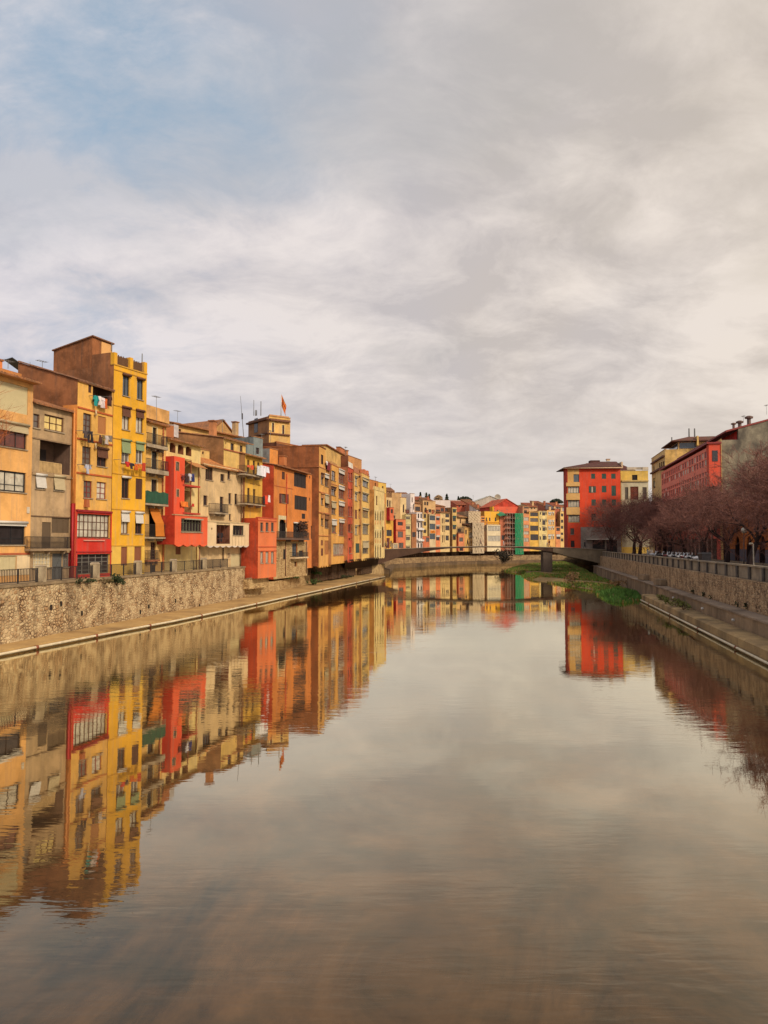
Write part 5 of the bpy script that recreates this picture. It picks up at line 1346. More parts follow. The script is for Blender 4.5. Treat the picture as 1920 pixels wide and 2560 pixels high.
# roofs above the yellow rows
back('ochre roof storey with a brown wall behind the narrow red house', 'C1', 1245, 1400, ('C1', 1320, 850), 133, (206, 150, 92), 7, (132, 84, 58), 16, z0=8)
back('reddish-brown stepped house above the pointed-arch house', 'D1', 132, 250, ('D1', 190, 120), 156, (206, 136, 76), 9, (140, 84, 62), 18, z0=5, wins=[(205, 150, 222, 230)])
back('yellow house with a tall arched opening behind the pointed-arch house', 'D1', 250, 362, ('D1', 300, 150), 166, (230, 190, 92), 9, (206, 140, 80), 24, z0=5, wins=[(305, 195, 325, 300), (270, 300, 292, 420), (318, 320, 334, 430)])
h = back('orange-red strip house with a wooden balcony beside the pointed arches', 'D1', 262, 352, ('D1', 300, 290), 158, (214, 110, 66), 6, (196, 96, 60), 18, z0=4, wins=[(280, 330, 300, 440), (316, 350, 334, 450)], done=False)
h.balcony(268, 490, 350, 508, 440, .9, c=(150, 80, 60), solid=slats((130, 66, 52), 8, False)); h.done()
# ------------------------------------------------------------------ far row beyond the footbridge
FG = 'far houses beyond the footbridge'; ZF = 3.3


def far(label, zt, x0, x1, ytop, wall, wins=(), a=None, out=0.0, D=8, side=None, z0=4.0, wk=None, done=True, dirt=.4, **k):
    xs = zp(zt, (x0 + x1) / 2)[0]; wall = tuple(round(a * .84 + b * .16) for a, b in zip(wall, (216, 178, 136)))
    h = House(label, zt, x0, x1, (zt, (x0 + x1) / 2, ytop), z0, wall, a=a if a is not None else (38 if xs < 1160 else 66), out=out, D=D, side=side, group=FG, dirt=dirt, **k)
    for w_ in wins: h.w(*w_[:4], **{**dict(nx=2, ny=1, fr='brown', gl='dark', sill=0, rec=.14), **(wk or {}), **(w_[4] if len(w_) > 4 else {})})
    if done: h.done()
    return h


def cols(xs, ys): return [(x0, y0, x1, y1) for y0, y1 in ys for x0, x1 in xs]


h = far('yellow and red house with a projecting orange block beside the bridge head', 'D1', 352, 460, 500, (230, 174, 62), [(366, 800, 440, 886)], side=(190, 60, 46), done=False, z0=3.6)
h.T('D1'); h.sh(366, 912, 410, 1052, 'maroon', 1, 'door'); h.w(418, 950, 440, 1030, 1, 2, 'brown', 'mid'); h.done()
far('projecting orange-red block hung high on the yellow house', 'D1', 410, 466, 490, (224, 104, 62), [(425, 515, 455, 570)], out=1.3, D=1.9, side=(206, 48, 42), z0=h.F.hit(*zp('D1', 410, 668), 1.3)[1], name='bay_extension', cat='bay')
h = far('orange house with a red side wall and a white garage below', 'D1', 498, 630, 655, (228, 122, 76), [(522, 690, 592, 740, dict(nx=4)), (522, 822, 595, 905, dict(nx=4, gl='mid')), (535, 978, 600, 1052, dict(gl='mid'))], out=.5, D=2.5, side=(206, 44, 42), done=False)
h.T('D1'); h.band(500, 800, 628, 805, (196, 90, 56), .2, .12); h.done()
far('low cream garage block between red and orange walls', 'D1', 460, 528, 985, (226, 204, 158), [(466, 1000, 520, 1052, dict(nx=4, gl='pale'))], out=1.0, D=2)
far('cream upper house with a tall balcony door behind the red block', 'D1', 352, 440, 350, (230, 200, 140), [(372, 385, 392, 480), (405, 395, 422, 480)], out=-2.5, D=7, z0=8)
far('tan house with plain upper walls and a roof loggia', 'D1', 440, 560, 290, (204, 164, 108), [(462, 600, 488, 645)], out=-2.2, D=8, side=(196, 150, 96), z0=6)
far('cream slim house with tall windows under a grey chimney wall', 'D1', 556, 640, 355, (232, 206, 146), [(592, 450, 612, 560), (625, 520, 680, 570, dict(gl='red'))], out=-1.6, D=7, side=(206, 170, 120), z0=6)
far('pale green-windowed house with a stack of four wide galleries', 'D1', 632, 716, 590, (214, 204, 138), cols([(636, 690)], [(612, 652), (730, 792), (876, 942), (1022, 1050)]), out=-.2, wk=dict(nx=3, gl='mid', bl=.35, bc='beige'), eave=(150, 130, 100))
far('house with a bare brown gable wall and a dark lean-to', 'D1', 716, 782, 585, (166, 108, 66), [(722, 830, 770, 900, dict(gl='dark'))], out=.4, D=8, side=(150, 92, 58))
h = far('white modern house of stacked rounded bays', 'D1', 782, 862, 555, (228, 222, 214), cols([(798, 818), (836, 856)], [(575, 640), (700, 770), (810, 920), (985, 1045)]), out=.7, wk=dict(nx=1, ny=2, fr='dark'), done=False, dirt=.15)
for y in (665, 790, 945): h.band(782, y, 862, y, (232, 226, 218), .5, .7, 'white_bay')
h.done()
far('tall narrow white chimney-like house above the white bays', 'D1', 698, 755, 300, (228, 222, 216), [(715, 350, 728, 420), (736, 440, 750, 520)], out=-1.8, D=4, z0=8, dirt=.2)
far('brown-roofed upper house with an open dark gallery', 'D1', 755, 840, 430, (206, 160, 110), [(762, 480, 832, 540, dict(nx=3))], out=-1.5, D=6, z0=8, roof='tile', rise=1.5)
far('small red-based house with a blue window', 'D1', 868, 962, 890, (206, 110, 70), [(912, 905, 958, 965, dict(gl='mid'))], out=.9, D=3, side=(190, 96, 60))
far('yellowish house with two square windows beside a tan party wall', 'D1', 868, 930, 570, (220, 190, 112), cols([(878, 915)], [(580, 635), (690, 742), (796, 845)]), out=-.1, side=(196, 150, 98))
h = far('house with wide dark galleries and an orange banner', 'D1', 960, 1046, 585, (224, 206, 160), cols([(964, 1040)], [(600, 668), (716, 794), (852, 930)]), out=.3, side=(196, 160, 100), wk=dict(nx=4, gl='blue', fr='dark'), done=False)
m = MB(); a, b, c, d = h.rect(974, 806, 1042, 846, .06); h.done(); BNR = (h.F, a, b, c, d)
far('cream house with roof arches above the banner house', 'D1', 870, 1045, 400, (216, 178, 118), [(890, 490, 925, 560, dict(arch='round')), (948, 515, 985, 560), (995, 520, 1032, 565), (888, 410, 912, 460), (920, 412, 944, 462)], out=-2.0, D=8, z0=8, side=(196, 150, 100))
far('orange house with grey-blinded windows one above the other', 'D1', 1046, 1110, 580, (230, 132, 80), cols([(1052, 1100)], [(620, 668), (736, 790), (882, 946)]), out=.35, side=(206, 110, 66), wk=dict(bl=.25, bc='white'))
far('cream house with slit windows on the left and wide ones on the right', 'D1', 1110, 1240, 560, (232, 204, 138), cols([(1136, 1148), (1158, 1168)], [(640, 712), (740, 830), (875, 975)]) + [(1180, 580, 1232, 628), (1178, 655, 1234, 694), (1180, 740, 1236, 806), (1184, 878, 1228, 946)], out=.2, side=(214, 180, 118), roof='tile', rise=1.2)
far('reddish balcony storey above the cream slit-window house', 'D1', 1040, 1175, 470, (190, 120, 84), [(1048, 520, 1105, 580), (1115, 500, 1160, 560), (1178, 505, 1215, 540)], out=-1.6, D=6, z0=9, roof='tile', rise=1.3)
far('tall tan and yellow house with teal blinds', 'D1', 1278, 1338, 490, (218, 186, 108), cols([(1282, 1326)], [(518, 562), (612, 682), (738, 792), (868, 940)]), out=.4, side=(176, 128, 78), wk=dict(bl=.3, bc='teal', nx=2))
h = far('cream house with dark timber balconies and a tiled roof', 'D1', 1338, 1505, 620, (226, 186, 124), [(1380, 650, 1396, 710), (1462, 650, 1476, 700), (1350, 780, 1395, 830), (1456, 770, 1474, 820)], out=-.3, side=(196, 150, 104), roof='tile', rise=1.8, over=.8, done=False)
h.balcony(1340, 828, 1445, 842, 760, 1.0, c=(110, 72, 54)); h.balcony(1440, 716, 1510, 728, 680, .9, c=(110, 72, 54)); h.done()
far('slim red bay house jutting over the quay', 'D1', 1362, 1444, 850, (226, 138, 90), [(1370, 905, 1426, 962, dict(nx=3, gl='mid')), (1375, 1030, 1425, 1090)], out=1.5, D=3.2, side=(190, 84, 58), z0=4.2)
far('yellow house with a red-brown wall beside the scaffolded house', 'D1', 1444, 1566, 770, (228, 180, 96), [(1505, 838, 1556, 910, dict(gl='pale', bl=.4)), (1455, 740 + 60, 1475, 860)], out=.6, D=5, side=(190, 96, 64))
# scaffolded pale house
h = far('house wrapped in pale scaffold netting', 'D2', 66, 232, 655, (206, 176, 132), [], out=-.2, D=8, side=(206, 170, 126), done=False, a=60)
h.done(); SC1 = h
h = far('lower front of a pale house behind ragged scaffold sheets', 'D2', 122, 282, 810, (196, 166, 126), cols([(140, 165), (185, 215), (232, 262)], [(860, 900), (930, 975), (1020, 1070)]), out=1.0, D=3, wk=dict(gl='mid'), a=66); SC2 = h
h = far('bright yellow house with three windows and a stepped parapet', 'D2', 285, 490, 655, (236, 178, 48), [(346, 742, 364, 790), (426, 740, 446, 792), (300, 740, 318, 790)], out=-1.2, D=8, side=(230, 160, 60), dirt=.15, done=False)
h.box(395, 590, 412, 660, .2, 2, 'parapet_pier', (236, 178, 48)); h.band(288, 800, 488, 815, (220, 150, 44), .3, .2); h.done()
h = far('white bay house with two rows of ribbon windows', 'D2', 320, 505, 838, (230, 218, 176), [(330, 856, 500, 926, dict(nx=8, gl='pale')), (330, 992, 500, 1068, dict(nx=8, gl='pale'))], out=.8, D=4, side=(232, 222, 190), dirt=.2)
far('orange house with louvred slits between scaffold and yellow house', 'D2', 232, 290, 720, (230, 150, 72), [(240, 740, 285, 760), (240, 775, 285, 795), (245, 850, 290, 930)], out=-.5, D=6, side=(206, 120, 66))
far('red-brown house with a bare wall left of the green net', 'D2', 495, 610, 690, (190, 104, 72), [(520, 985, 560, 1050)], out=-.6, D=8, side=(180, 96, 66))
far('big red gable wall rising above the green net', 'D2', 415, 765, 590, (222, 88, 60), [], out=-6, D=12, side=(206, 76, 54), roof='gable', rise=2.6, z0=8, a=74, dirt=.2, tiles=tile_mat((206, 100, 66), (180, 84, 58)))
h = far('house in repair behind brown scaffolding and green netting', 'D2', 575, 830, 690, (168, 100, 76), cols([(640, 670), (760, 790)], [(730, 790), (850, 920), (990, 1060)]), out=-.2, D=7, side=(150, 90, 70)); GRN = h
far('pink-orange house with white blinds beside the green net', 'D2', 822, 905, 690, (230, 148, 96), cols([(828, 895)], [(735, 785), (840, 886), (930, 975), (1020, 1075)]), out=.3, side=(206, 120, 84), wk=dict(nx=3, gl='pale'))
far('brown attic storey above the pink-orange house', 'D2', 815, 905, 585, (190, 140, 100), [(830, 640, 870, 680), (830, 590, 895, 615)], out=-1.5, D=6, z0=9)
far('golden yellow house with four wide dark galleries', 'D2', 907, 1032, 660, (236, 188, 76), [(915, 665, 1024, 722, dict(nx=3)), (915, 748, 1024, 800, dict(nx=6, gl='mid')), (915, 852, 1026, 924, dict(nx=6)), (917, 972, 1028, 1054, dict(nx=6))], out=.35, side=(206, 150, 80))
far('pale lemon house with a centre bay between narrow windows', 'D2', 1036, 1152, 650, (236, 216, 140), cols([(1048, 1064), (1128, 1142)], [(662, 700), (760, 800), (878, 918), (1000, 1046)]) + [(1080, 660, 1122, 712), (1082, 762, 1124, 842), (1084, 862, 1124, 926), (1086, 978, 1126, 1050)], out=.3, side=(214, 186, 116), wk=dict(bl=.2, bc='beige'))
far('yellow-orange house with laundry on its third floor', 'D2', 1152, 1262, 640, (234, 182, 96), cols([(1165, 1210), (1222, 1242)], [(668, 710), (778, 840), (866, 912), (978, 1040)]), out=.3, side=(206, 140, 84), wk=dict(gl='pale', bl=.3, bc='white'))
far('orange house below a bare brick party wall', 'D2', 1266, 1332, 868, (232, 146, 88), [(1276, 880, 1325, 925), (1278, 978, 1328, 1040, dict(bl=.4, bc='white'))], out=.4, D=5, side=(196, 110, 76))
far('tall red-brown brick house behind the orange one', 'D2', 1258, 1332, 620, (176, 92, 66), [(1270, 760, 1320, 800)], out=-1.6, D=6, z0=6, side=(160, 84, 60))
far('narrow pale yellow house beside the red corner building', 'D2', 1334, 1420, 655, (234, 200, 120), cols([(1340, 1372), (1384, 1406)], [(685, 725), (770, 812), (856, 896), (948, 982), (1030, 1070)]), out=.3, side=(206, 160, 100))
h = back('long white building with a flat roof on the skyline', 'D1', 1012, 1412, ('D1', 1200, 390), 345, (226, 214, 200), 12, None, 82, z0=10, group='buildings on the hill', dirt=.2)
for i, (lab, zt, x0, x1, y, c, Y) in enumerate((('brown-roofed house on the hill left of the firs', 'D1', 560, 700, 330, (196, 150, 104), 300), ('low ochre house on the hill below the firs', 'D1', 760, 880, 385, (206, 170, 120), 320), ('tan gabled house on the hill below the cypress', 'D1', 880, 1010, 400, (210, 170, 116), 310), ('red-roofed house on the hill right of the white building', 'D1', 1330, 1480, 450, (196, 104, 72), 310), ('orange house with a roof terrace under the umbrella pine', 'D1', 1470, 1600, 425, (206, 116, 70), 320), ('low red-roofed house right of the umbrella pine', 'D1', 1560, 1659, 475, (206, 120, 84), 300), ('white-walled low house between the umbrella pine and yellow house', 'D2', 170, 300, 620, (226, 214, 196), 285), ('cream house on the hill behind the yellow row', 'D2', 900, 1020, 590, (220, 180, 126), 290), ('red-brown house under the second umbrella pine', 'D2', 1120, 1260, 585, (190, 116, 84), 300), ('terracotta house behind the cream roofs far right', 'D2', 1020, 1140, 560, (206, 140, 96), 320), ('small pale house at the left end of the hill', 'D1', 380, 480, 262, (206, 150, 110), 290), ('slate-roofed house beside the red corner building', 'D2', 1255, 1400, 590, (186, 184, 180), 290))):
    h = back(lab, zt, x0, x1, (zt, (x0 + x1) / 2, y), Y, c, 9, None, 80, z0=6, roof='tile', rise=2.0, over=.5, group='buildings on the hill', done=False, tiles=tile_mat((190, 104, 70), (140, 80, 58)) if i % 2 else None)
    w_ = (x1 - x0)
    for f in (.2, .55): h.w(x0 + w_ * f, y + 14, x0 + w_ * (f + .16), y + 34, 1, 1, 'brown', 'dark', sill=0)
    h.done()
h = back('long low grey sheet-metal roof with vents above the yellow house', 'D2', 130, 590, ('D2', 360, 535), 330, (196, 186, 166), 26, None, 86, z0=8, roof='gable', rise=3.0, group='buildings on the hill', tiles=paint((186, 182, 164), .6), done=False)
for k in range(4): h.chimney(306 + 24 * k, 450, 318 + 24 * k, 475, 12, (120, 104, 92))
a, z = h.F.hit(*zp('D2', 462, 462), -10); m = MB(); n = 12
for k in range(n):
    q0, q1 = (2 * math.pi * j / n for j in (k, k + 1)); c0 = h.F.P(a, z, -10)
    m.face([h.F.P(a + 1.5 * math.cos(q0), z + 1.5 * math.sin(q0), -9.6), h.F.P(a + 1.5 * math.cos(q1), z + 1.5 * math.sin(q1), -9.6), h.F.P(a, z, -10.1)])
m.tube([h.F.P(a, z - 2.4, -10.2), h.F.P(a, z, -10.12)], [.12, .12], 6); m.build('satellite_dish', paint((176, 160, 140)), h.root); h.done()
# banner with the crossed-out equals sign
F_, a, b, c, d = BNR; bn = empty('banner', F_.P(a, c, .06)); tag(bn, 'orange banner with a dark crossed-out equals sign under a gallery', 'banner'); m = MB(); F_.box(m, a, b, c, d, .02, .06); m.build('cloth', paint((232, 136, 40), .8), bn)
m = MB(); w_, hh = b - a, d - c; B = lambda f, g_: F_.P(a + w_ * f, c + hh * g_, .075)
for g_ in (.36, .62): m.bar(B(.22, g_), B(.78, g_), hh * .13, .02)
m.bar(B(.34, .14), B(.68, .88), hh * .12, .02); m.build('sign', paint((120, 56, 36)), bn)


# scaffolds: tubes, ledgers, boards and netting
def scaffold(label, F, u0, u1, z0, z1, o0, o1, nu, nz, net, netcol, hole=None):
    root = empty('scaffold', F.P(u0, z0, o1)); tag(root, label, 'scaffold'); m = MB()
    for i in range(nu + 1):
        u_ = u0 + (u1 - u0) * i / nu
        for o in (o0, o1): m.bar(F.P(u_, z0, o), F.P(u_, z1, o), .09)
    for j in range(nz + 1):
        z = z0 + (z1 - z0) * j / nz
        for o in (o0, o1): m.bar(F.P(u0, z, o), F.P(u1, z, o), .08)
    m.build('tubes', paint((176, 150, 130), .5), root); m = MB()
    for j in range(1, nz + 1): z = z0 + (z1 - z0) * j / nz; F.box(m, u0, u1, z - .06, z, o0 + .05, o1 - .05)
    m.build('boards', paint((150, 130, 104), .8), root); m = MB(); n = 22; q = random.Random(len(label)); a, b, c, d = net; g = []
    for i in range(n + 1):
        u_ = a + (b - a) * i / n; g.append([F.P(u_, c + (d - c) * j / n, o1 + .06 + .1 * math.sin(i * 1.1 + j * .3) * math.sin(j * .9) + q.uniform(0, .06)) for j in range(n + 1)])
    for i in range(n):
        for j in range(n):
            if hole and q.random() < hole: continue
            m.face([g[i][j], g[i + 1][j], g[i + 1][j + 1], g[i][j + 1]])
    m.build('netting', netcol, root)


def net_mat(c, al):
    m, t = base_mat('netting'); oc = t.n('ShaderNodeTexCoord').outputs['Object']; n = t.noise(oc, 1.0, 5, .6)
    d = t.n('ShaderNodeBsdfPrincipled', {'Base Color': (*alb(c), 1), 'Roughness': .8}); t.t.links.new(t.mix(n, alb(c), tuple(x * .55 for x in alb(c))), d.inputs['Base Color'])
    tr = t.n('ShaderNodeBsdfTransparent'); f = t.ramp(n, (.3, al * .75), (.7, min(1, al * 1.2)))
    t.t.links.new(t.n('ShaderNodeMixShader', {0: f, 1: tr.outputs[0], 2: d.outputs[0]}).outputs[0], t.n('ShaderNodeOutputMaterial').inputs[0]); return m


F_ = GRN.F; r_ = lambda x0, y0, x1, y1: [v_ for p in ((x0, (y0 + y1) / 2), (x1, (y0 + y1) / 2)) for v_ in F_.hit(*zp('D2', *p), 1.6)[:1]] + [F_.hit(*zp('D2', (x0 + x1) / 2, y), 1.6)[1] for y in (y1, y0)]
a, b, c, d = r_(600, 680, 824, 1250); n_ = r_(705, 680, 824, 1250)
scaffold('scaffold of brown tubes hung with bright green netting', F_, a, b, c, d, .3, 1.5, 6, 8, n_, net_mat((26, 150, 96), .92))
m = MB(); a, b, c, d = r_(495, 640, 610, 715); rt = empty('net_canopy', F_.P(a, c, 1)); tag(rt, 'ragged green net canopy stretched at the scaffold top', 'canopy'); n = 8
for i in range(n):
    f0, f1 = i / n, (i + 1) / n; h0, h1 = (d - (d - c) * (.45 + .4 * abs(f - .6)) for f in (f0, f1)); m.face([F_.P(a + (b - a) * f0, h0 - .8, 1.6), F_.P(a + (b - a) * f1, h1 - .8, 1.6), F_.P(a + (b - a) * f1, h1 + .6, -1.5), F_.P(a + (b - a) * f0, h0 + .6, -1.5)])
m.build('net', net_mat((36, 136, 92), .95), rt)
F_ = SC1.F; a, b, c, d = r_(66, 655, 232, 815); scaffold('upper scaffold draped in pale sheeting', F_, a, b, c, d, .2, 1.4, 4, 4, (a, b, c, d), net_mat((224, 196, 156), .95), .03)
F_ = SC2.F; a, b, c, d = r_(122, 810, 280, 1235); scaffold('lower pale scaffold with ragged sheets hanging to the quay', F_, a, b, c, d, .2, 1.4, 5, 7, (a, b, c, d), net_mat((224, 198, 160), .85), .08)

# ------------------------------------------------------------------ right bank buildings
RG = 'buildings of the right bank'
h = House('red corner building with cream stacked bays and a dark hipped roof', 'E', 232, 1026, ('E', 700, 402), ST, (222, 78, 46), a=93, Y=176, D=4.5, side=(196, 72, 50), group=RG, roof='none', dirt=.22, name='apartment_building', cat='building')
gr_ = paint((84, 100, 92), .6)
h.w(318, 508, 402, 622, 2, 1, gr_, 'blue', sill=0); h.w(236, 690, 404, 788, 4, 1, gr_, 'pale', sill=0, th=.12); h.w(238, 892, 410, 996, 4, 1, gr_, 'pale', sill=0, th=.12); h.w(244, 1112, 412, 1216, 4, 1, gr_, 'pale', sill=0, th=.12)
for (x0, x1) in ((580, 640), (736, 802), (876, 942)): h.sh(x0, 498, x1, 575, 'green', 2)
h.w(584, 684, 618, 776, 1, 1, 'dark', 'pale'); h.leaf(548, 684, 582, 778, 'green'); h.leaf(620, 684, 650, 778, 'green'); h.sh(736, 678, 806, 776, 'green', 2); h.sh(880, 676, 948, 828, 'green', 2)
for (x0, x1) in ((584, 652), (740, 806), (884, 950)): h.sh(x0, 880, x1, 972, 'green', 2)
for (x0, x1) in ((584, 652), (740, 806), (884, 950)): h.w(x0, 1090, x1, 1190, 2, 2, 'dark', 'dark')
h.w(272, 1308, 328, 1400, 2, 1, 'grey', 'mid'); h.sh(278, 1490, 334, 1588, 'dark', 1, 'door')
h.panel(234, 432, 405, 1222, (218, 172, 100), .06, 'bay_panels'); h.holes.append((-1, -.9, 0, .1, 0, None))
for (y0, y1) in ((632, 686), (794, 888), (1000, 1106)):
    a, b, c, d = h.rect(234, y0, 408, y1); m = MB(); h.F.box(m, -.25, b, c, d, .061, .35); m.build('bay_band', plaster((222, 178, 108), .25), h.root)
a, b, c, d = h.rect(425, 1290, 1020, 1600); m = MB(); h.F.box(m, a, b, ST, d, .004, .3); m.build('grey_base', plaster((150, 140, 128), .5), h.root)
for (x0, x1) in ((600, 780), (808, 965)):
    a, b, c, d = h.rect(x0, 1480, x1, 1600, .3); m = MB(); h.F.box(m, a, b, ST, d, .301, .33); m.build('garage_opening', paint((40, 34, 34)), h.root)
a, b, c, d = h.rect(520, 1465, 960, 1478, 1.5); m = MB(); h.F.box(m, a, b, d - .15, d, .31, 1.6); m.build('canopy', paint((226, 214, 200)), h.root)
F_ = h.F; w_ = F_.w; z1 = h.z1; m = MB(); rg = F_.hit(*zp('E', 805, 292), -3.5)[1]; P = F_.P; uR = F_.hit(*zp('E', 805, 292), -3.5)[0]
e = [P(-.9, z1 - .1, .9), P(w_ + .15, z1 + .1, .9), P(w_ + .15, z1 + .1, -9), P(-.9, z1 - .1, -9)]; r0, r1 = P(uR - 2, rg - .4, -4), P(w_ + .15, rg - .4, -4)
for f in ((e[0], e[1], r1, r0), (e[1], e[2], r1), (e[2], e[3], r0, r1), (e[3], e[0], r0)): m.face(f)
m.face([q_ - Vector((0, 0, .14)) for q_ in e]); strip(m, e + [e[0]], [q_ - Vector((0, 0, .14)) for q_ in e + [e[0]]]); m.build('roof', tile_mat((104, 62, 54), (72, 48, 46)), h.root)
m = MB(); F_.box(m, -.9, w_ + .15, z1 - .32, z1 - .08, .005, .86); m.build('eave', paint((226, 190, 150)), h.root)
h.kind = 'none'; h.box(570, 300, 710, 345, 3.8, 6, 'roof_structure', (96, 64, 56)); h.chimney(515, 350, 545, 390, 2.5, (206, 150, 96)); h.chimney(810, 285, 860, 310, 4, (220, 196, 160))
m = MB(); F_.box(m, w_ + .16, w_ + .5, z1 - .3, z1 + 1.2, -6, .5); m.build('gable_edge', paint((222, 190, 150)), h.root); h.done()
h = House('yellow building with a pale balustrade between the red and cream ones', 'E', 1030, 1440, ('E', 1230, 458), ST, (226, 190, 92), a=92, Y=181, D=9, side=(206, 170, 96), group=RG, roof='flat', eave=(206, 180, 130), name='apartment_building', cat='building')
h.w(1186, 516, 1266, 596, 2, 1, 'dark', 'dark'); h.w(1160, 690, 1280, 880, 2, 2, 'brown', 'red'); h.w(1080, 700, 1130, 880, 2, 2, 'green', 'mid'); h.w(1340, 700, 1400, 880, 2, 2, 'dark', 'mid'); h.panel(1032, 616, 1438, 1585, (196, 190, 158), .03, 'lower_wall'); h.band(1030, 612, 1440, 600, (206, 176, 110), .35, .35); h.box(1110, 402, 1340, 440, .3, .5, 'balustrade', (196, 184, 158)); h.box(1340, 400, 1428, 445, .1, .4, 'parapet_block', (216, 204, 176))
F_ = h.F; m = MB(); m.hexa([F_.P(-.2, h.z1 + .1, -1.0), F_.P(F_.w * .65, h.z1 + .1, -1.0), F_.P(F_.w * .65, h.z1 + .1, -9), F_.P(-.2, h.z1 + .1, -9), F_.P(-.2, h.z1 + 1.9, -3), F_.P(1.2, h.z1 + 1.9, -3), F_.P(1.2, h.z1 + 1.9, -7), F_.P(-.2, h.z1 + 1.9, -7)]); m.build('hip_roof', tile_mat((104, 62, 54), (72, 48, 46)), h.root); h.done()
# cream corner building with glazed attic, then the long red one, on the line of the street
def SF(px, off): # point of the street facade line seen along column px
    r = hx(px); Y = (15.615 + off) / (r - .195); return (r * Y, Y)


A0 = SF(1632, 12.4); A1 = SF(1666, 12.4); h = House('cream corner building with a glazed attic under a wide flat eave', 'F', 330, 460, 1, ST, (238, 204, 132), pts=(A0, A1), D=16, side=(226, 186, 108), group=RG, name='apartment_building', cat='building', eave=(190, 140, 90))
h.z1 = h.F.hit(*zp('F', 430, 690))[1]
for r_ in ((404, 815, 420, 880), (425, 808, 442, 872), (448, 798, 466, 862), (338, 850, 350, 905), (335, 990, 360, 1110)): h.w(*r_, 1, 2, 'brown', 'dark', sill=0)
h.band(325, 828, 470, 735, (120, 80, 60), .3, .4); h.band(325, 930, 470, 870, (120, 80, 60), .3, .5); F_ = h.F; P = F_.P; w_ = F_.w; z1 = h.z1
m = MB(); F_.box(m, 7, w_ - .3, z1 - .3, z1 + 1.45, -12, -2.6); m.build('attic', plaster((236, 202, 136), .3), h.root)
m = MB(); F_.box(m, 7.3, w_ - .6, z1 + .15, z1 + 1.3, -2.598, -2.5); F_.box(m, w_ - .298, w_ - .2, z1 + .15, z1 + 1.3, -6.2, -2.9); m.build('attic_glazing', GL['blue'], h.root)
m = MB(); e = [P(5.6, z1 + 1.5, -1.2), P(w_ + .9, z1 + 1.5, -1.2), P(w_ + .9, z1 + 1.5, -13.5), P(5.6, z1 + 1.5, -13.5)]; t_ = [P(9, z1 + 2.8, -5), P(w_ - 2.4, z1 + 2.8, -5), P(w_ - 2.4, z1 + 2.8, -10), P(9, z1 + 2.8, -10)]
e2 = [q_ + Vector((0, 0, .2)) for q_ in e]; m.face(e); m.face(t_); strip(m, e + [e[0]], e2 + [e2[0]]); strip(m, e2 + [e2[0]], t_ + [t_[0]]); m.build('roof', tile_mat((120, 76, 60), (84, 56, 50)), h.root)
for (x, y0, y1) in ((550, 520, 560), (812, 420, 480), (748, 420, 480)): h.antenna(x, y0, y1 + 60, 8, False, .18)
h.box(822, 510, 842, 620, 6, 6.3, 'chimney_stack', (226, 190, 110)); h.done()
B0 = SF(1667, 12.2); B1 = SF(1803, 12.2)
h = House('long red building with a gridded gallery front and a grey weathered end wall', 'F', 470, 1120, 1, ST, (232, 108, 86), pts=(B0, B1), D=30, side=None, group=RG, name='apartment_building', cat='building', roof='none')
GW = earth((170, 158, 132), (104, 96, 84), .55, (74, 68, 62), .05, 'grey'); h.side = GW
F_ = h.F; P = F_.P; w_ = F_.w; h.z1 = F_.hit(*zp('F', 1120, 540))[1]; z1 = h.z1
h.done()
# the gallery: a projecting frame of red bars with recessed red panes
ga = F_.hit(*zp('F', 432, 880), 1.6)[0]; gb = F_.hit(*zp('F', 955, 700), 1.6)[0]; gt = F_.hit(*zp('F', 945, 648), 1.6)[1]; gm = F_.hit(*zp('F', 945, 850), 1.6)[1]; st_ = gt - gm
m = MB(); ga = max(ga, .3); N = 21; zb = gt - st_ * 2.25
for i in range(N + 1):
    x = ga + (gb - ga) * i / N; F_.box(m, x - .34, x + .34, zb, gt, 1.45, 1.6)
for (k, hh) in ((0, .5), (.55, .25), (1.0, .9), (1.55, .25), (2.1, .6)): z = gt - st_ * k; F_.box(m, ga - .17, gb + .17, z - hh, z - .0, 1.42, 1.63)
m.build('gallery_frame', plaster((246, 142, 116), .15), h.root)
m = MB(); F_.box(m, ga - .1, gb + .1, zb, gt - .05, .01, 1.5); m.build('gallery_panes', paint((126, 32, 36), .3), h.root)
gq = random.Random(9); m = MB()
for i in range(N):
    for lv in (0, 1):
        for hf in (0, 1):
            if gq.random() < (.22 if hf else .06): x0 = ga + (gb - ga) * i / N; x1 = ga + (gb - ga) * (i + 1) / N; z = gt - st_ * lv; F_.box(m, x0 + .36, x1 - .36, z - st_ * (.97 if hf else .53), z - st_ * (.6 if hf else .1), 1.51, 1.54)
m.build('gallery_blinds', paint((230, 204, 180), .7), h.root)
m = MB(); F_.box(m, gb + .18, gb + 1.6, zb, gt + .35, .01, 1.7); m.build('gallery_end', plaster((214, 88, 62), .2), h.root)
m = MB(); u_ = gb + 1.6; F_.box(m, u_ + .001, u_ + .05, gt - st_ * .85, gt - .6, .5, 1.25); m.build('end_window', GL['dark'], h.root)
m = MB(); F_.box(m, ga - .4, gb + 1.8, gt + .36, gt + .6, .01, 2.0); m.build('gallery_cornice', paint((150, 52, 46)), h.root)
m = MB(); F_.box(m, gb + 1.7, w_ - .01, ST, z1, .004, .06); m.build('cream_strip', plaster((226, 186, 116), .3), h.root)
for k in range(14):
    u_ = 1.2 + (w_ - 3) * k / 14; m = MB(); F_.box(m, u_, u_ + 2.1, ST + .02, ST + 3.1, .005, .05); m.build('shopfront', paint((56, 46, 46), .3), h.root)
    m = MB(); F_.box(m, u_ - .75, u_ - .06, ST + .02, ST + 3.6, .006, .14); m.build('pillar', plaster((186, 150, 130), .4), h.root)
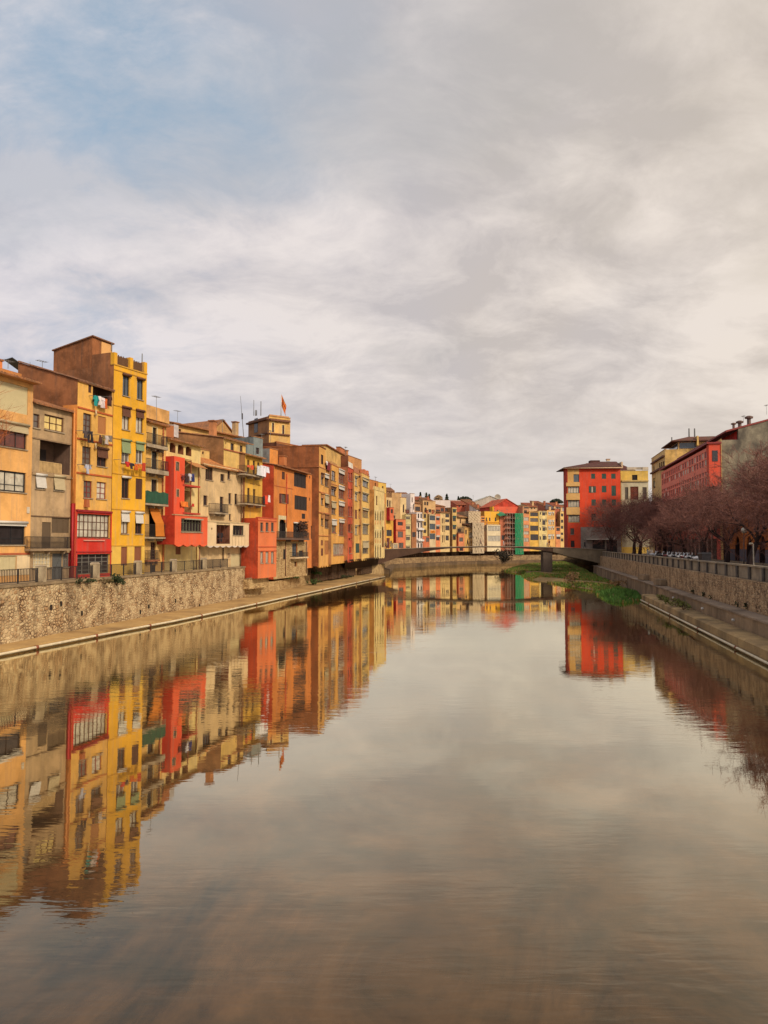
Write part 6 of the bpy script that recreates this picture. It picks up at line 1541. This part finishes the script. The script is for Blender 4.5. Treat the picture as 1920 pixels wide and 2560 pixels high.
# attic set back behind an eave
zA = F_.hit(*zp('F', 1207, 442), -.9)[1]; uA = F_.hit(*zp('F', 610, 760), -.9)[0]; m = MB(); F_.box(m, uA + 1, w_ - .9, z1 + .02, zA + .2, -29, -2.6); m.build('attic', plaster((206, 70, 62), .3), h.root)
rz = lambda v_: zA + .26 * (v_ - .9)
m = MB(); m.hexa([P(w_ - .6, z1 - .3, -2.6), P(w_ + .004, z1 - .3, -2.6), P(w_ + .004, z1 - .3, -29.5), P(w_ - .6, z1 - .3, -29.5), P(w_ - .6, rz(2.6), -2.6), P(w_ + .004, rz(2.6), -2.6), P(w_ + .004, rz(16), -29.5), P(w_ - .6, rz(16), -29.5)]); m.v[-2:] = [tuple(P(w_ + .004, rz(10), -29.5)), tuple(P(w_ - .6, rz(10), -29.5))]; m.build('end_wall', GW, h.root)
m = MB(); m.hexa([P(w_ - .6, rz(2.6) - .3, -2.61), P(w_ + .002, rz(2.6) - .3, -2.61), P(w_ + .002, rz(2.6) - .3, -16), P(w_ - .6, rz(2.6) - .3, -16), P(w_ - .6, rz(2.6), -2.61), P(w_ + .002, rz(2.6), -2.61), P(w_ + .002, rz(16), -16), P(w_ - .6, rz(16), -16)]); m.build('end_gable', GW, h.root)
m = MB(); m.hexa([P(uA, zA, -.9), P(w_ + .1, zA, -.9), P(w_ + .1, rz(16), -16), P(uA, rz(16), -16), P(uA, zA + .25, -.9), P(w_ + .1, zA + .25, -.9), P(w_ + .1, rz(16) + .25, -16), P(uA, rz(16) + .25, -16)]); m.build('roof', paint((150, 70, 62), .8), h.root)
for (x, y0, y1, r_) in ((1262, 355, 385, .35), (1332, 330, 365, .5), (1438, 275, 330, .55)):
    u_, za = F_.hit(*zp('F', x, y0), -5.5 - (x - 1262) / 60); zb2 = F_.hit(*zp('F', x, y1), -5.5 - (x - 1262) / 60)[1]; v_ = -5.5 - (x - 1262) / 60; u_ = min(u_, w_ - .7); m = MB(); m.tube([P(u_, zb2 - 1.5, v_), P(u_, za - r_ * .8, v_)], [r_ * .55] * 2, 8); m.tube([P(u_, za - r_ * .8, v_), P(u_, za - r_ * .3, v_), P(u_, za, v_)], [r_ * 1.1, r_ * 1.2, r_ * .5], 10); m.build('chimney_cowl', paint((120, 96, 84)), h.root)
h.t = 'F'; h.antenna(1375, 275, 350, 7, True); h.antenna(1640, 150, 260, 12, True)
# ochre ground floors seen under the trees
C0 = SF(1805, 12.6); C1 = SF(2060, 12.6)
h = House('ochre building with an arcade and grey plinth seen under the trees', 'M', 800, 1659, 12.0, ST, (222, 134, 62), pts=(C0, C1), D=12, side=(206, 150, 96), group=RG, name='apartment_building', cat='building', roof='tile', rise=2, over=.6)
for k in range(7):
    F_ = h.F; u_ = F_.w * (k + .3) / 7; wd = 2.2; h.holes.append((u_, u_ + wd, ST + .01, ST + 3.3, .6, (70, 52, 48))); h.arch_fill(u_, u_ + wd, ST + .01, ST + 3.3, 'round')
    a, b, zb, zt = u_ + .4, u_ + 1.7, ST + 4.6, ST + 6.6; h.holes.append((a, b, zb, zt, .16, None)); m = MB(); F_.box(m, a, b, zb, zt, -.16, -.1); m.build('window', SH['brown'], h.root)
h.holes.append((-1, -.9, 0, .1, 0, None)); m = MB(); B = House.__new__(House); B.F = F_; B.holes = h.holes; B.cut(m, .01, F_.w - .01, ST, ST + 1.6, .05); m.build('plinth', plaster((120, 116, 124), .4), h.root); h.holes.pop(); h.done()

# ------------------------------------------------------------------ laundry
LN = []


def garment(F, tagz, x0, y0, x1, y1, kind, c, label, o=.62, seed=0):
    a = F.hit(*zp(tagz, x0, (y0 + y1) / 2), o)[0]; b = F.hit(*zp(tagz, x1, (y0 + y1) / 2), o)[0]; zt = F.hit(*zp(tagz, (x0 + x1) / 2, y0), o)[1]; zb = F.hit(*zp(tagz, (x0 + x1) / 2, y1), o)[1]
    q = random.Random(seed + int(x0)); nc, nr = 6, 8; mb = MB()

    def sheet(f0, f1, g0, g1, sk=0.0):
        ph = q.uniform(0, 6); g = []
        for i in range(nr + 1):
            s_ = i / nr; gg = g0 + (g1 - g0) * s_; row = []
            for j in range(nc + 1):
                f = f0 + (f1 - f0) * j / nc + sk * s_; row.append((a + (b - a) * f, zt + (zb - zt) * (gg + .03 * math.sin(j * 2.2 + ph) * s_), o + .07 * math.sin(j * 1.9 + ph + s_ * 1.5) * (.25 + s_)))
            g.append(row)
        for i in range(nr):
            for j in range(nc):
                cs = [g[i][j], g[i + 1][j], g[i + 1][j + 1], g[i][j + 1]]
                mb.hexa([F.P(u_, z, o_ - .008) for u_, z, o_ in cs] + [F.P(u_, z, o_ + .008) for u_, z, o_ in cs])

    if kind == 'trousers': sheet(.05, .95, 0, .3); sheet(.05, .47, .3, 1, -.04); sheet(.53, .95, .3, .97, .05)
    elif kind == 'shirt': sheet(.2, .8, 0, 1); sheet(.0, .2, .05, .42, -.05); sheet(.8, 1.0, .05, .45, .05)
    else: sheet(0, 1, 0, 1)
    nm = {'trousers': 'trousers', 'shirt': 'shirt', 'towel': 'towel', 'sheet': 'bed_sheet'}[kind]
    root = empty(nm, F.P(a, zt, o)); tag(root, label, {'bed_sheet': 'bed sheet'}.get(nm, nm), 'laundry hung out on the house fronts'); mb.build('cloth', paint(c, .9, 0, .12), root)


def line_of(F, h, tagz, pts, o=.62):
    P = [F.P(*F.hit(*zp(tagz, x, y), o), o) for x, y in pts]; m = MB()
    for a, b in zip(P, P[1:]): m.tube([a, a.lerp(b, .5) - Vector((0, 0, .03)), b], [.012] * 3, 4)
    for p in (P[0], P[-1]): m.bar(p, p - F.n * o, .035)
    m.build('clothes_line', STEEL, h.root)


F_ = PEACH.F; T1 = 'in the roof loggia of the peach house'
line_of(F_, PEACH, 'A1', ((960, 700), (1160, 712)), .35)
for (x0, y0, x1, y1, k, c, l) in ((972, 700, 1020, 810, 'shirt', (36, 150, 146), 'teal shirt drying '), (1018, 706, 1052, 800, 'shirt', (230, 216, 210), 'white shirt drying beside the teal one '), (1050, 722, 1084, 830, 'trousers', (222, 206, 206), 'long white trousers drying '), (1086, 735, 1114, 840, 'towel', (206, 100, 44), 'orange towel drying '), (1120, 705, 1160, 790, 'shirt', (84, 52, 46), 'dark brown shirt drying ')): garment(F_, 'A1', x0, y0, x1, y1, k, c, l + T1, .35)
line_of(F_, PEACH, 'A1', ((858, 1062), (966, 1076))); line_of(F_, PEACH, 'A1', ((1022, 1106), (1164, 1118))); line_of(F_, PEACH, 'A1', ((872, 1412), (944, 1420)))
for (x0, y0, x1, y1, k, c, l) in ((864, 1065, 906, 1142, 'shirt', (84, 72, 72), 'grey shirt beside black trousers under a peach-house window'), (908, 1068, 964, 1192, 'trousers', (44, 38, 42), 'black trousers under the left window of the peach house'), (1026, 1110, 1054, 1190, 'trousers', (96, 58, 48), 'dark brown trousers under the orange blind of the peach house'), (1054, 1110, 1086, 1215, 'trousers', (120, 100, 62), 'olive trousers under the orange blind of the peach house'), (1088, 1116, 1126, 1206, 'shirt', (196, 184, 176), 'pale grey shirt under the orange blind of the peach house'), (1126, 1116, 1160, 1180, 'shirt', (130, 118, 108), 'grey-brown shirt at the right end of the peach-house line'), (880, 1416, 938, 1512, 'shirt', (176, 176, 190), 'white and blue shirt alone under the lower left peach-house window')): garment(F_, 'A1', x0, y0, x1, y1, k, c, l)
F_ = YEL.F; line_of(F_, YEL, 'A1', ((1240, 1362), (1400, 1410), (1530, 1405)))
for (x0, y0, x1, y1, k, c, l) in ((1300, 1385, 1344, 1440, 'shirt', (196, 48, 42), 'red shirt below the green blind of the yellow house'), (1342, 1402, 1388, 1462, 'shirt', (52, 42, 52), 'black shirt between red and orange ones on the yellow house'), (1390, 1410, 1430, 1474, 'trousers', (214, 104, 42), 'orange trousers on the yellow house line'), (1432, 1408, 1470, 1454, 'shirt', (222, 120, 46), 'small orange shirt on the yellow house line'), (1476, 1398, 1506, 1486, 'towel', (186, 62, 40), 'rust red towel at the right end of the yellow house line')): garment(F_, 'A1', x0, y0, x1, y1, k, c, l)
F_ = RC.F; line_of(F_, RC, 'B1', ((528, 948), (690, 940)), 1.1)
for (x0, y0, x1, y1, k, c, l) in ((528, 960, 560, 1015, 'shirt', (104, 44, 44), 'maroon shirt beside the tall red bay'), (564, 945, 604, 1046, 'trousers', (64, 44, 46), 'dark trousers on the line beside the tall red bay'), (604, 940, 640, 1020, 'shirt', (206, 200, 206), 'white shirt on the line beside the tall red bay'), (642, 945, 672, 1036, 'trousers', (48, 52, 110), 'blue trousers on the line beside the tall red bay')): garment(F_, 'B1', x0, y0, x1, y1, k, c, l, 1.1)
garment(F_, 'B1', 512, 1262, 600, 1322, 'towel', (228, 120, 44), 'bright orange towel on the lower loggia beside the red bay', 1.1); garment(F_, 'B1', 646, 1285, 668, 1322, 'towel', (190, 56, 42), 'small red towel right of the lower loggia', .3)
F_ = YB.F; line_of(F_, YB, 'B1', ((1380, 858), (1540, 872)), 1.15)
for (x0, y0, x1, y1, k, c, l) in ((1392, 852, 1440, 960, 'towel', (206, 206, 206), 'pale grey towel beside the big white sheet'), (1432, 850, 1496, 972, 'sheet', (232, 228, 232), 'big white bed sheet on the upper yellow balcony'), (1494, 862, 1532, 930, 'towel', (222, 220, 226), 'small white towel right of the big white sheet'), (1284, 842, 1318, 868, 'towel', (206, 92, 60), 'small coral towel on the upper yellow balcony'), (1326, 842, 1352, 895, 'towel', (206, 84, 44), 'narrow orange towel on the upper yellow balcony'), (1464, 1196, 1482, 1286, 'towel', (52, 40, 42), 'black towel on the lower yellow balcony'), (1482, 1192, 1514, 1290, 'towel', (226, 74, 44), 'bright red towel on the lower yellow balcony'), (1526, 1190, 1544, 1270, 'towel', (232, 214, 206), 'white towel right of the bright red one')): garment(F_, 'B1', x0, y0, x1, y1, k, c, l, 1.15)
F_ = BG.F
for (x0, y0, x1, y1, k, c, l) in ((945, 700, 1002, 800, 'shirt', (44, 38, 42), 'black coat hanging in the loggia of the cream bay'), (1018, 702, 1042, 826, 'towel', (56, 50, 54), 'dark towel hanging in the loggia of the cream bay')): garment(F_, 'B2', x0, y0, x1, y1, k, c, l, .36)
F_ = H10.F
for (x0, y0, x1, y1, k, c, l) in ((994, 888, 1008, 935, 'shirt', (226, 220, 220), 'white shirt on the terrace of the brown-sided house'), (1010, 905, 1042, 1000, 'towel', (126, 46, 50), 'maroon towel on the terrace of the brown-sided house'), (1246, 905, 1298, 985, 'sheet', (230, 222, 206), 'white sheet flapping on the roof of the narrow red house')): garment(F_, 'C1', x0, y0, x1, y1, k, c, l, .3)
for (x0, y0, x1, y1, k, c, l) in ((1074, 690, 1092, 725, 'shirt', (150, 50, 56), 'red shirt under a white blind of the gallery house'), (1094, 690, 1110, 735, 'shirt', (60, 50, 70), 'dark shirt under a white blind of the gallery house'), (1112, 692, 1132, 730, 'towel', (226, 214, 210), 'white towel under a white blind of the gallery house'), (1066, 725, 1082, 775, 'trousers', (222, 120, 50), 'orange trousers hanging lowest on the gallery house')): garment(F_, 'C2', x0, y0, x1, y1, k, c, l, .4)

# ------------------------------------------------------------------ people on the bridge
SKIN = paint((206, 150, 120), .6)


def person(loc, H, face, top, legs, label, hair=(60, 42, 34), stride=.25, sit=False, bag=None):
    """one skinned body; clothes are parts of the skin by height, hair is a child"""
    me = bpy.data.meshes.new('person'); V, E, RD = [], [], []

    def add(p, r, par=None):
        V.append(Vector(p) * H); RD.append(r * H)
        if par is not None: E.append((par, len(V) - 1))
        return len(V) - 1

    pel = add((0, 0, .53), .075); ch = add((0, .005, .72), .085, pel); nk = add((0, 0, .84), .032, ch); hd = add((0, -.012, .90), .052, nk); add((0, -.012, .955), .048, hd)
    for sx in (-1, 1):
        hp = add((sx * .05, 0, .49), .058, pel); kn = add((sx * .055, -sx * stride * .35 - .02, .28), .04, hp); an = add((sx * .055, -sx * stride * .6 + .03, .045), .024, kn); add((sx * .06, -sx * stride * .6 - .08, .022), .022, an)
        sh = add((sx * .11, 0, .79), .042, ch); el_ = add((sx * .14, .02 + sx * .03, .63), .03, sh); wr_ = add((sx * .145, -.05 + sx * .05, .50), .02, el_); pa = add((sx * .147, -.06 + sx * .05, .465), .02, wr_)
        for k in range(4): add((sx * .15, -.085 + .017 * k + sx * .05, .42 - .006 * (k in (1, 2))), .0065, pa)
        add((sx * .128, -.085 + sx * .05, .445), .007, pa)
    me.from_pydata(V, E, []); me.update(); o = bpy.data.objects.new('tmp', me); COL.objects.link(o)
    md = o.modifiers.new('s', 'SKIN')
    for i, r in enumerate(RD): me.skin_vertices[0].data[i].radius = (r, r)
    me.skin_vertices[0].data[0].use_root = True
    sb = o.modifiers.new('u', 'SUBSURF'); sb.levels = sb.render_levels = 1
    dg = bpy.context.evaluated_depsgraph_get(); nm = bpy.data.meshes.new_from_object(o.evaluated_get(dg)); bpy.data.objects.remove(o)
    nm.materials.clear()
    for m_ in (paint(top, .9), paint(legs, .9), SKIN, paint((40, 34, 34))): nm.materials.append(m_)
    for p in nm.polygons:
        z = p.center.z / H; p.material_index = 2 if z > .85 or (z < .5 and abs(p.center.x) > .115 * H) else 0 if z > .5 else 1 if z > .06 else 3
        p.use_smooth = True
    root = empty('person', loc); root.rotation_euler.z = face; tag(root, label, 'person', None)
    b = bpy.data.objects.new('body', nm); COL.objects.link(b); b.parent = root
    m = MB(); n = 10
    for i in range(5):
        for j in range(n):
            t0, t1 = math.pi * .55 * i / 5, math.pi * .55 * (i + 1) / 5; f0, f1 = 2 * math.pi * j / n, 2 * math.pi * (j + 1) / n
            m.face([(math.sin(t_) * math.cos(f_) * .056 * H, (.004 + math.sin(t_) * math.sin(f_) * .064) * H, (.925 + math.cos(t_) * .068) * H) for t_, f_ in ((t0, f0), (t1, f0), (t1, f1), (t0, f1))])
    hr = m.build('hair', paint(hair), None, True); hr.parent = root
    if bag:
        m = MB(); m.box(-.1 * H, .1 * H, .07 * H, .15 * H, .58 * H, .8 * H); bg_ = m.build('backpack', paint(bag), None); bg_.parent = root


def on_bridge(px, dy): p = on_y(px, 1370, BY + dy); k = on_y(px, lerp_px(top_px, px), BY); return (hx(px) * (BY + dy), BY + dy, k.z - .03)


person(on_bridge(963, .9), 1.72, 1.4, (66, 52, 50), (50, 44, 46), 'person in a dark jacket walking at the left bridge head, nearer the edge', bag=(60, 50, 48))
person(on_bridge(967.5, 1.8), 1.78, -1.5, (176, 150, 130), (96, 80, 74), 'person in a pale top beside the one in a dark jacket')
person(on_bridge(1169, 1.2), 1.7, 1.5, (40, 36, 42), (40, 36, 40), 'person dressed all in black halfway along the footbridge')
person(on_bridge(1202, 1.0), 1.68, 1.6, (190, 150, 130), (80, 64, 64), 'person in a pinkish top walking at mid-bridge', stride=.4)
person(on_bridge(1259, 1.4), 1.35, 1.5, (224, 214, 206), (206, 190, 180), 'small figure dressed in white at mid-bridge before the dark gap')
person(on_bridge(1373, 1.0), 1.76, -1.4, (130, 60, 56), (60, 60, 84), 'adult in a dark red top walking over the bridge pier')
person(on_bridge(1368, 1.6), 1.2, -1.4, (222, 210, 206), (66, 56, 56), 'child in white walking beside the adult in dark red')
person(on_bridge(1462, 1.6), 1.75, 1.3, (36, 34, 38), (36, 34, 38), 'person in black at the right end of the bridge before the grey wall')

# ------------------------------------------------------------------ street furniture and motorbikes on the right
def lamp(label, px, py0, py1, Y, r=.06, globe=False):
    b = on_y(px, py0, Y); t_ = on_y(px, py1, Y); root = empty('street_lamp', b); tag(root, label, 'lamp'); m = MB(); m.tube([b, b + Vector((0, 0, .5)), t_], [r * 1.5, r, r * .7], 8); m.build('pole', paint((96, 84, 78), .5), root, True); m = MB()
    m.tube([t_ + Vector((0, 0, -.05)), t_ + Vector((0, 0, .15)), t_ + Vector((0, 0, .45)), t_ + Vector((0, 0, .6))], [.12, .32, .28, .08], 10); m.build('lamp_head', paint((226, 220, 200) if globe else (90, 80, 76), .4), root, True)


q = SF(1860, 2.0)
lamp('street lamp with a pale shade among the branches near the right edge', 1860, 1360 + (EYE - ST) * FOC / 82, 1332, 82, .07, True)
lamp('thin dark lamp post on the far quay beside the green net', 1273, 1371, 1345, 236, .08)
q = SF(1883, 3.5); sg = empty('sign_post', (q[0], q[1], ST)); tag(sg, 'pale signpost with a narrow bent top before the nearest trunks', 'signpost'); m = MB(); z2 = on_y(1883, 1360, q[1]).z
m.tube([(q[0], q[1], ST), (q[0], q[1], z2), (q[0] - .3, q[1], z2 + .06)], [.05, .05, .05], 8); m.build('post', paint((176, 164, 146)), sg); m = MB(); m.box(q[0] - .35, q[0] - .05, q[1] - .03, q[1] + .03, z2 - .02, z2 + .12); m.build('sign_plate', paint((190, 180, 160)), sg)
q = SF(1619, .3); bl = empty('bollard_post', (q[0], q[1], ST)); tag(bl, 'slim grey post standing behind the parapet', 'post'); m = MB(); m.tube([(q[0], q[1], ST), (q[0], q[1], ST + 1.5)], [.13, .13], 10); m.build('shaft', paint((130, 124, 118)), bl, True); m = MB(); m.tube([(q[0], q[1], ST + 1.502), (q[0], q[1], ST + 1.6)], [.15, .1], 10); m.build('cap', IRON, bl)
q = SF(1761, 2.2); wb = empty('waste_container', (q[0], q[1], ST)); tag(wb, 'dark waste container with a sloping lid behind the parapet', 'container'); m = MB(); x, y = q
m.hexa([(x - .4, y - .4, ST + .15), (x + .4, y - .4, ST + .15), (x + .4, y + .4, ST + .15), (x - .4, y + .4, ST + .15), (x - .48, y - .5, ST + 1.25), (x + .48, y - .5, ST + 1.25), (x + .48, y + .5, ST + 1.25), (x - .48, y + .5, ST + 1.25)]); m.build('body', paint((52, 48, 52), .5), wb)
m = MB(); m.hexa([(x - .52, y - .54, ST + 1.255), (x + .52, y - .54, ST + 1.255), (x + .52, y + .54, ST + 1.255), (x - .52, y + .54, ST + 1.255), (x - .48, y - .3, ST + 1.45), (x + .48, y - .3, ST + 1.45), (x + .48, y + .5, ST + 1.38), (x - .48, y + .5, ST + 1.38)]); m.build('lid', paint((40, 38, 42), .5), wb)
for sx in (-.3, .3):
    m = MB(); m.tube([(x + sx - .05, y - .3, ST + .1), (x + sx + .05, y - .3, ST + .1)], [.1, .1], 10); m.build('wheel', paint((30, 30, 32)), wb)


def motorbike(body, label):
    root = empty('motorbike', (0, 0, 0)); tag(root, label, 'motorbike', 'motorbikes parked along the right street'); V3 = Vector
    for yy in (-.65, .65):
        m = MB(); n = 18; ring = [(0, yy + .27 * math.cos(2 * math.pi * k / n), .3 + .27 * math.sin(2 * math.pi * k / n)) for k in range(n + 1)]; m.tube(ring, [.055] * (n + 1), 6, 0, False); wl = m.build('wheel', paint((30, 28, 30), .7), root); m = MB(); m.tube([(-.05, yy, .3), (.05, yy, .3)], [.2, .2], 12); m.build('rim', paint((150, 150, 150), .3, .6), wl)
    m = MB(); m.tube([(0, -.55, .62), (0, -.3, .7), (0, 0, .78), (0, .3, .72), (0, .5, .8)], [.1, .17, .16, .14, .08], 10); m.tube([(0, .1, .35), (0, -.3, .4)], [.18, .2], 10); m.build('body', paint(body, .3), root, True)
    m = MB(); m.tube([(0, -.75, .86), (0, -.4, .85), (0, -.02, .86)], [.08, .13, .1], 8); m.build('seat', paint((34, 32, 34), .7), root, True)
    m = MB(); m.tube([(-.36, .42, 1.05), (-.15, .5, 1.0), (.15, .5, 1.0), (.36, .42, 1.05)], [.025] * 4, 6); m.tube([(0, .66, .32), (0, .5, 1.0)], [.04, .04], 6); m.build('handlebar', paint((60, 58, 60), .4), root)
    for sx in (-.3, .3): m = MB(); m.tube([(sx, .46, 1.06), (sx * 1.15, .46, 1.2)], [.012, .012], 4); m.tube([(sx * 1.15, .44, 1.2), (sx * 1.15, .47, 1.2)], [.07, .07], 8); m.build('mirror', paint((200, 200, 204), .2), root)
    m = MB(); m.tube([(0, .56, .88), (0, .66, .88)], [.1, .08], 10); m.build('headlight', paint((226, 224, 220), .2), root)
    m = MB(); m.hexa([(-.2, .6, .98), (.2, .6, .98), (.2, .58, .98), (-.2, .58, .98), (-.12, .5, 1.2), (.12, .5, 1.2), (.12, .48, 1.2), (-.12, .48, 1.2)]); m.build('windscreen', paint((150, 150, 156), .15), root)
    return root


def copy_tree(o, parent=None):
    c = o.copy(); COL.objects.link(c); c.parent = parent
    for k in list(o.children): copy_tree(k, c)
    return c


protos = [motorbike((214, 212, 214), 'x'), motorbike((44, 40, 46), 'x'), motorbike((120, 44, 44), 'x')]
bl_ = ['white motorbike nearest the waste container, tilted windscreen', 'black motorbike second from the waste container', 'white motorbike third from the waste container', 'dark red motorbike between two white ones under the trees', 'white motorbike in the middle of the parked row', 'black motorbike at the centre of the parked row', 'white motorbike just before the far gap in the row', 'dark red motorbike near the far end of the row', 'black motorbike next to last at the far end of the row', 'white motorbike at the far end of the row']
used = set()
for i, (px, k) in enumerate(((1742, 0), (1732, 1), (1722, 0), (1712, 2), (1702, 0), (1691, 1), (1680, 0), (1668, 2), (1650, 1), (1632, 0))):
    q = SF(px, 2.6); o = protos[k] if k not in used else copy_tree(protos[k]); used.add(k); o.location = (q[0], q[1], ST); o.rotation_euler.z = R(70 + (i * 37) % 25); o['label'] = bl_[i]; o.scale = (1.05,) * 3
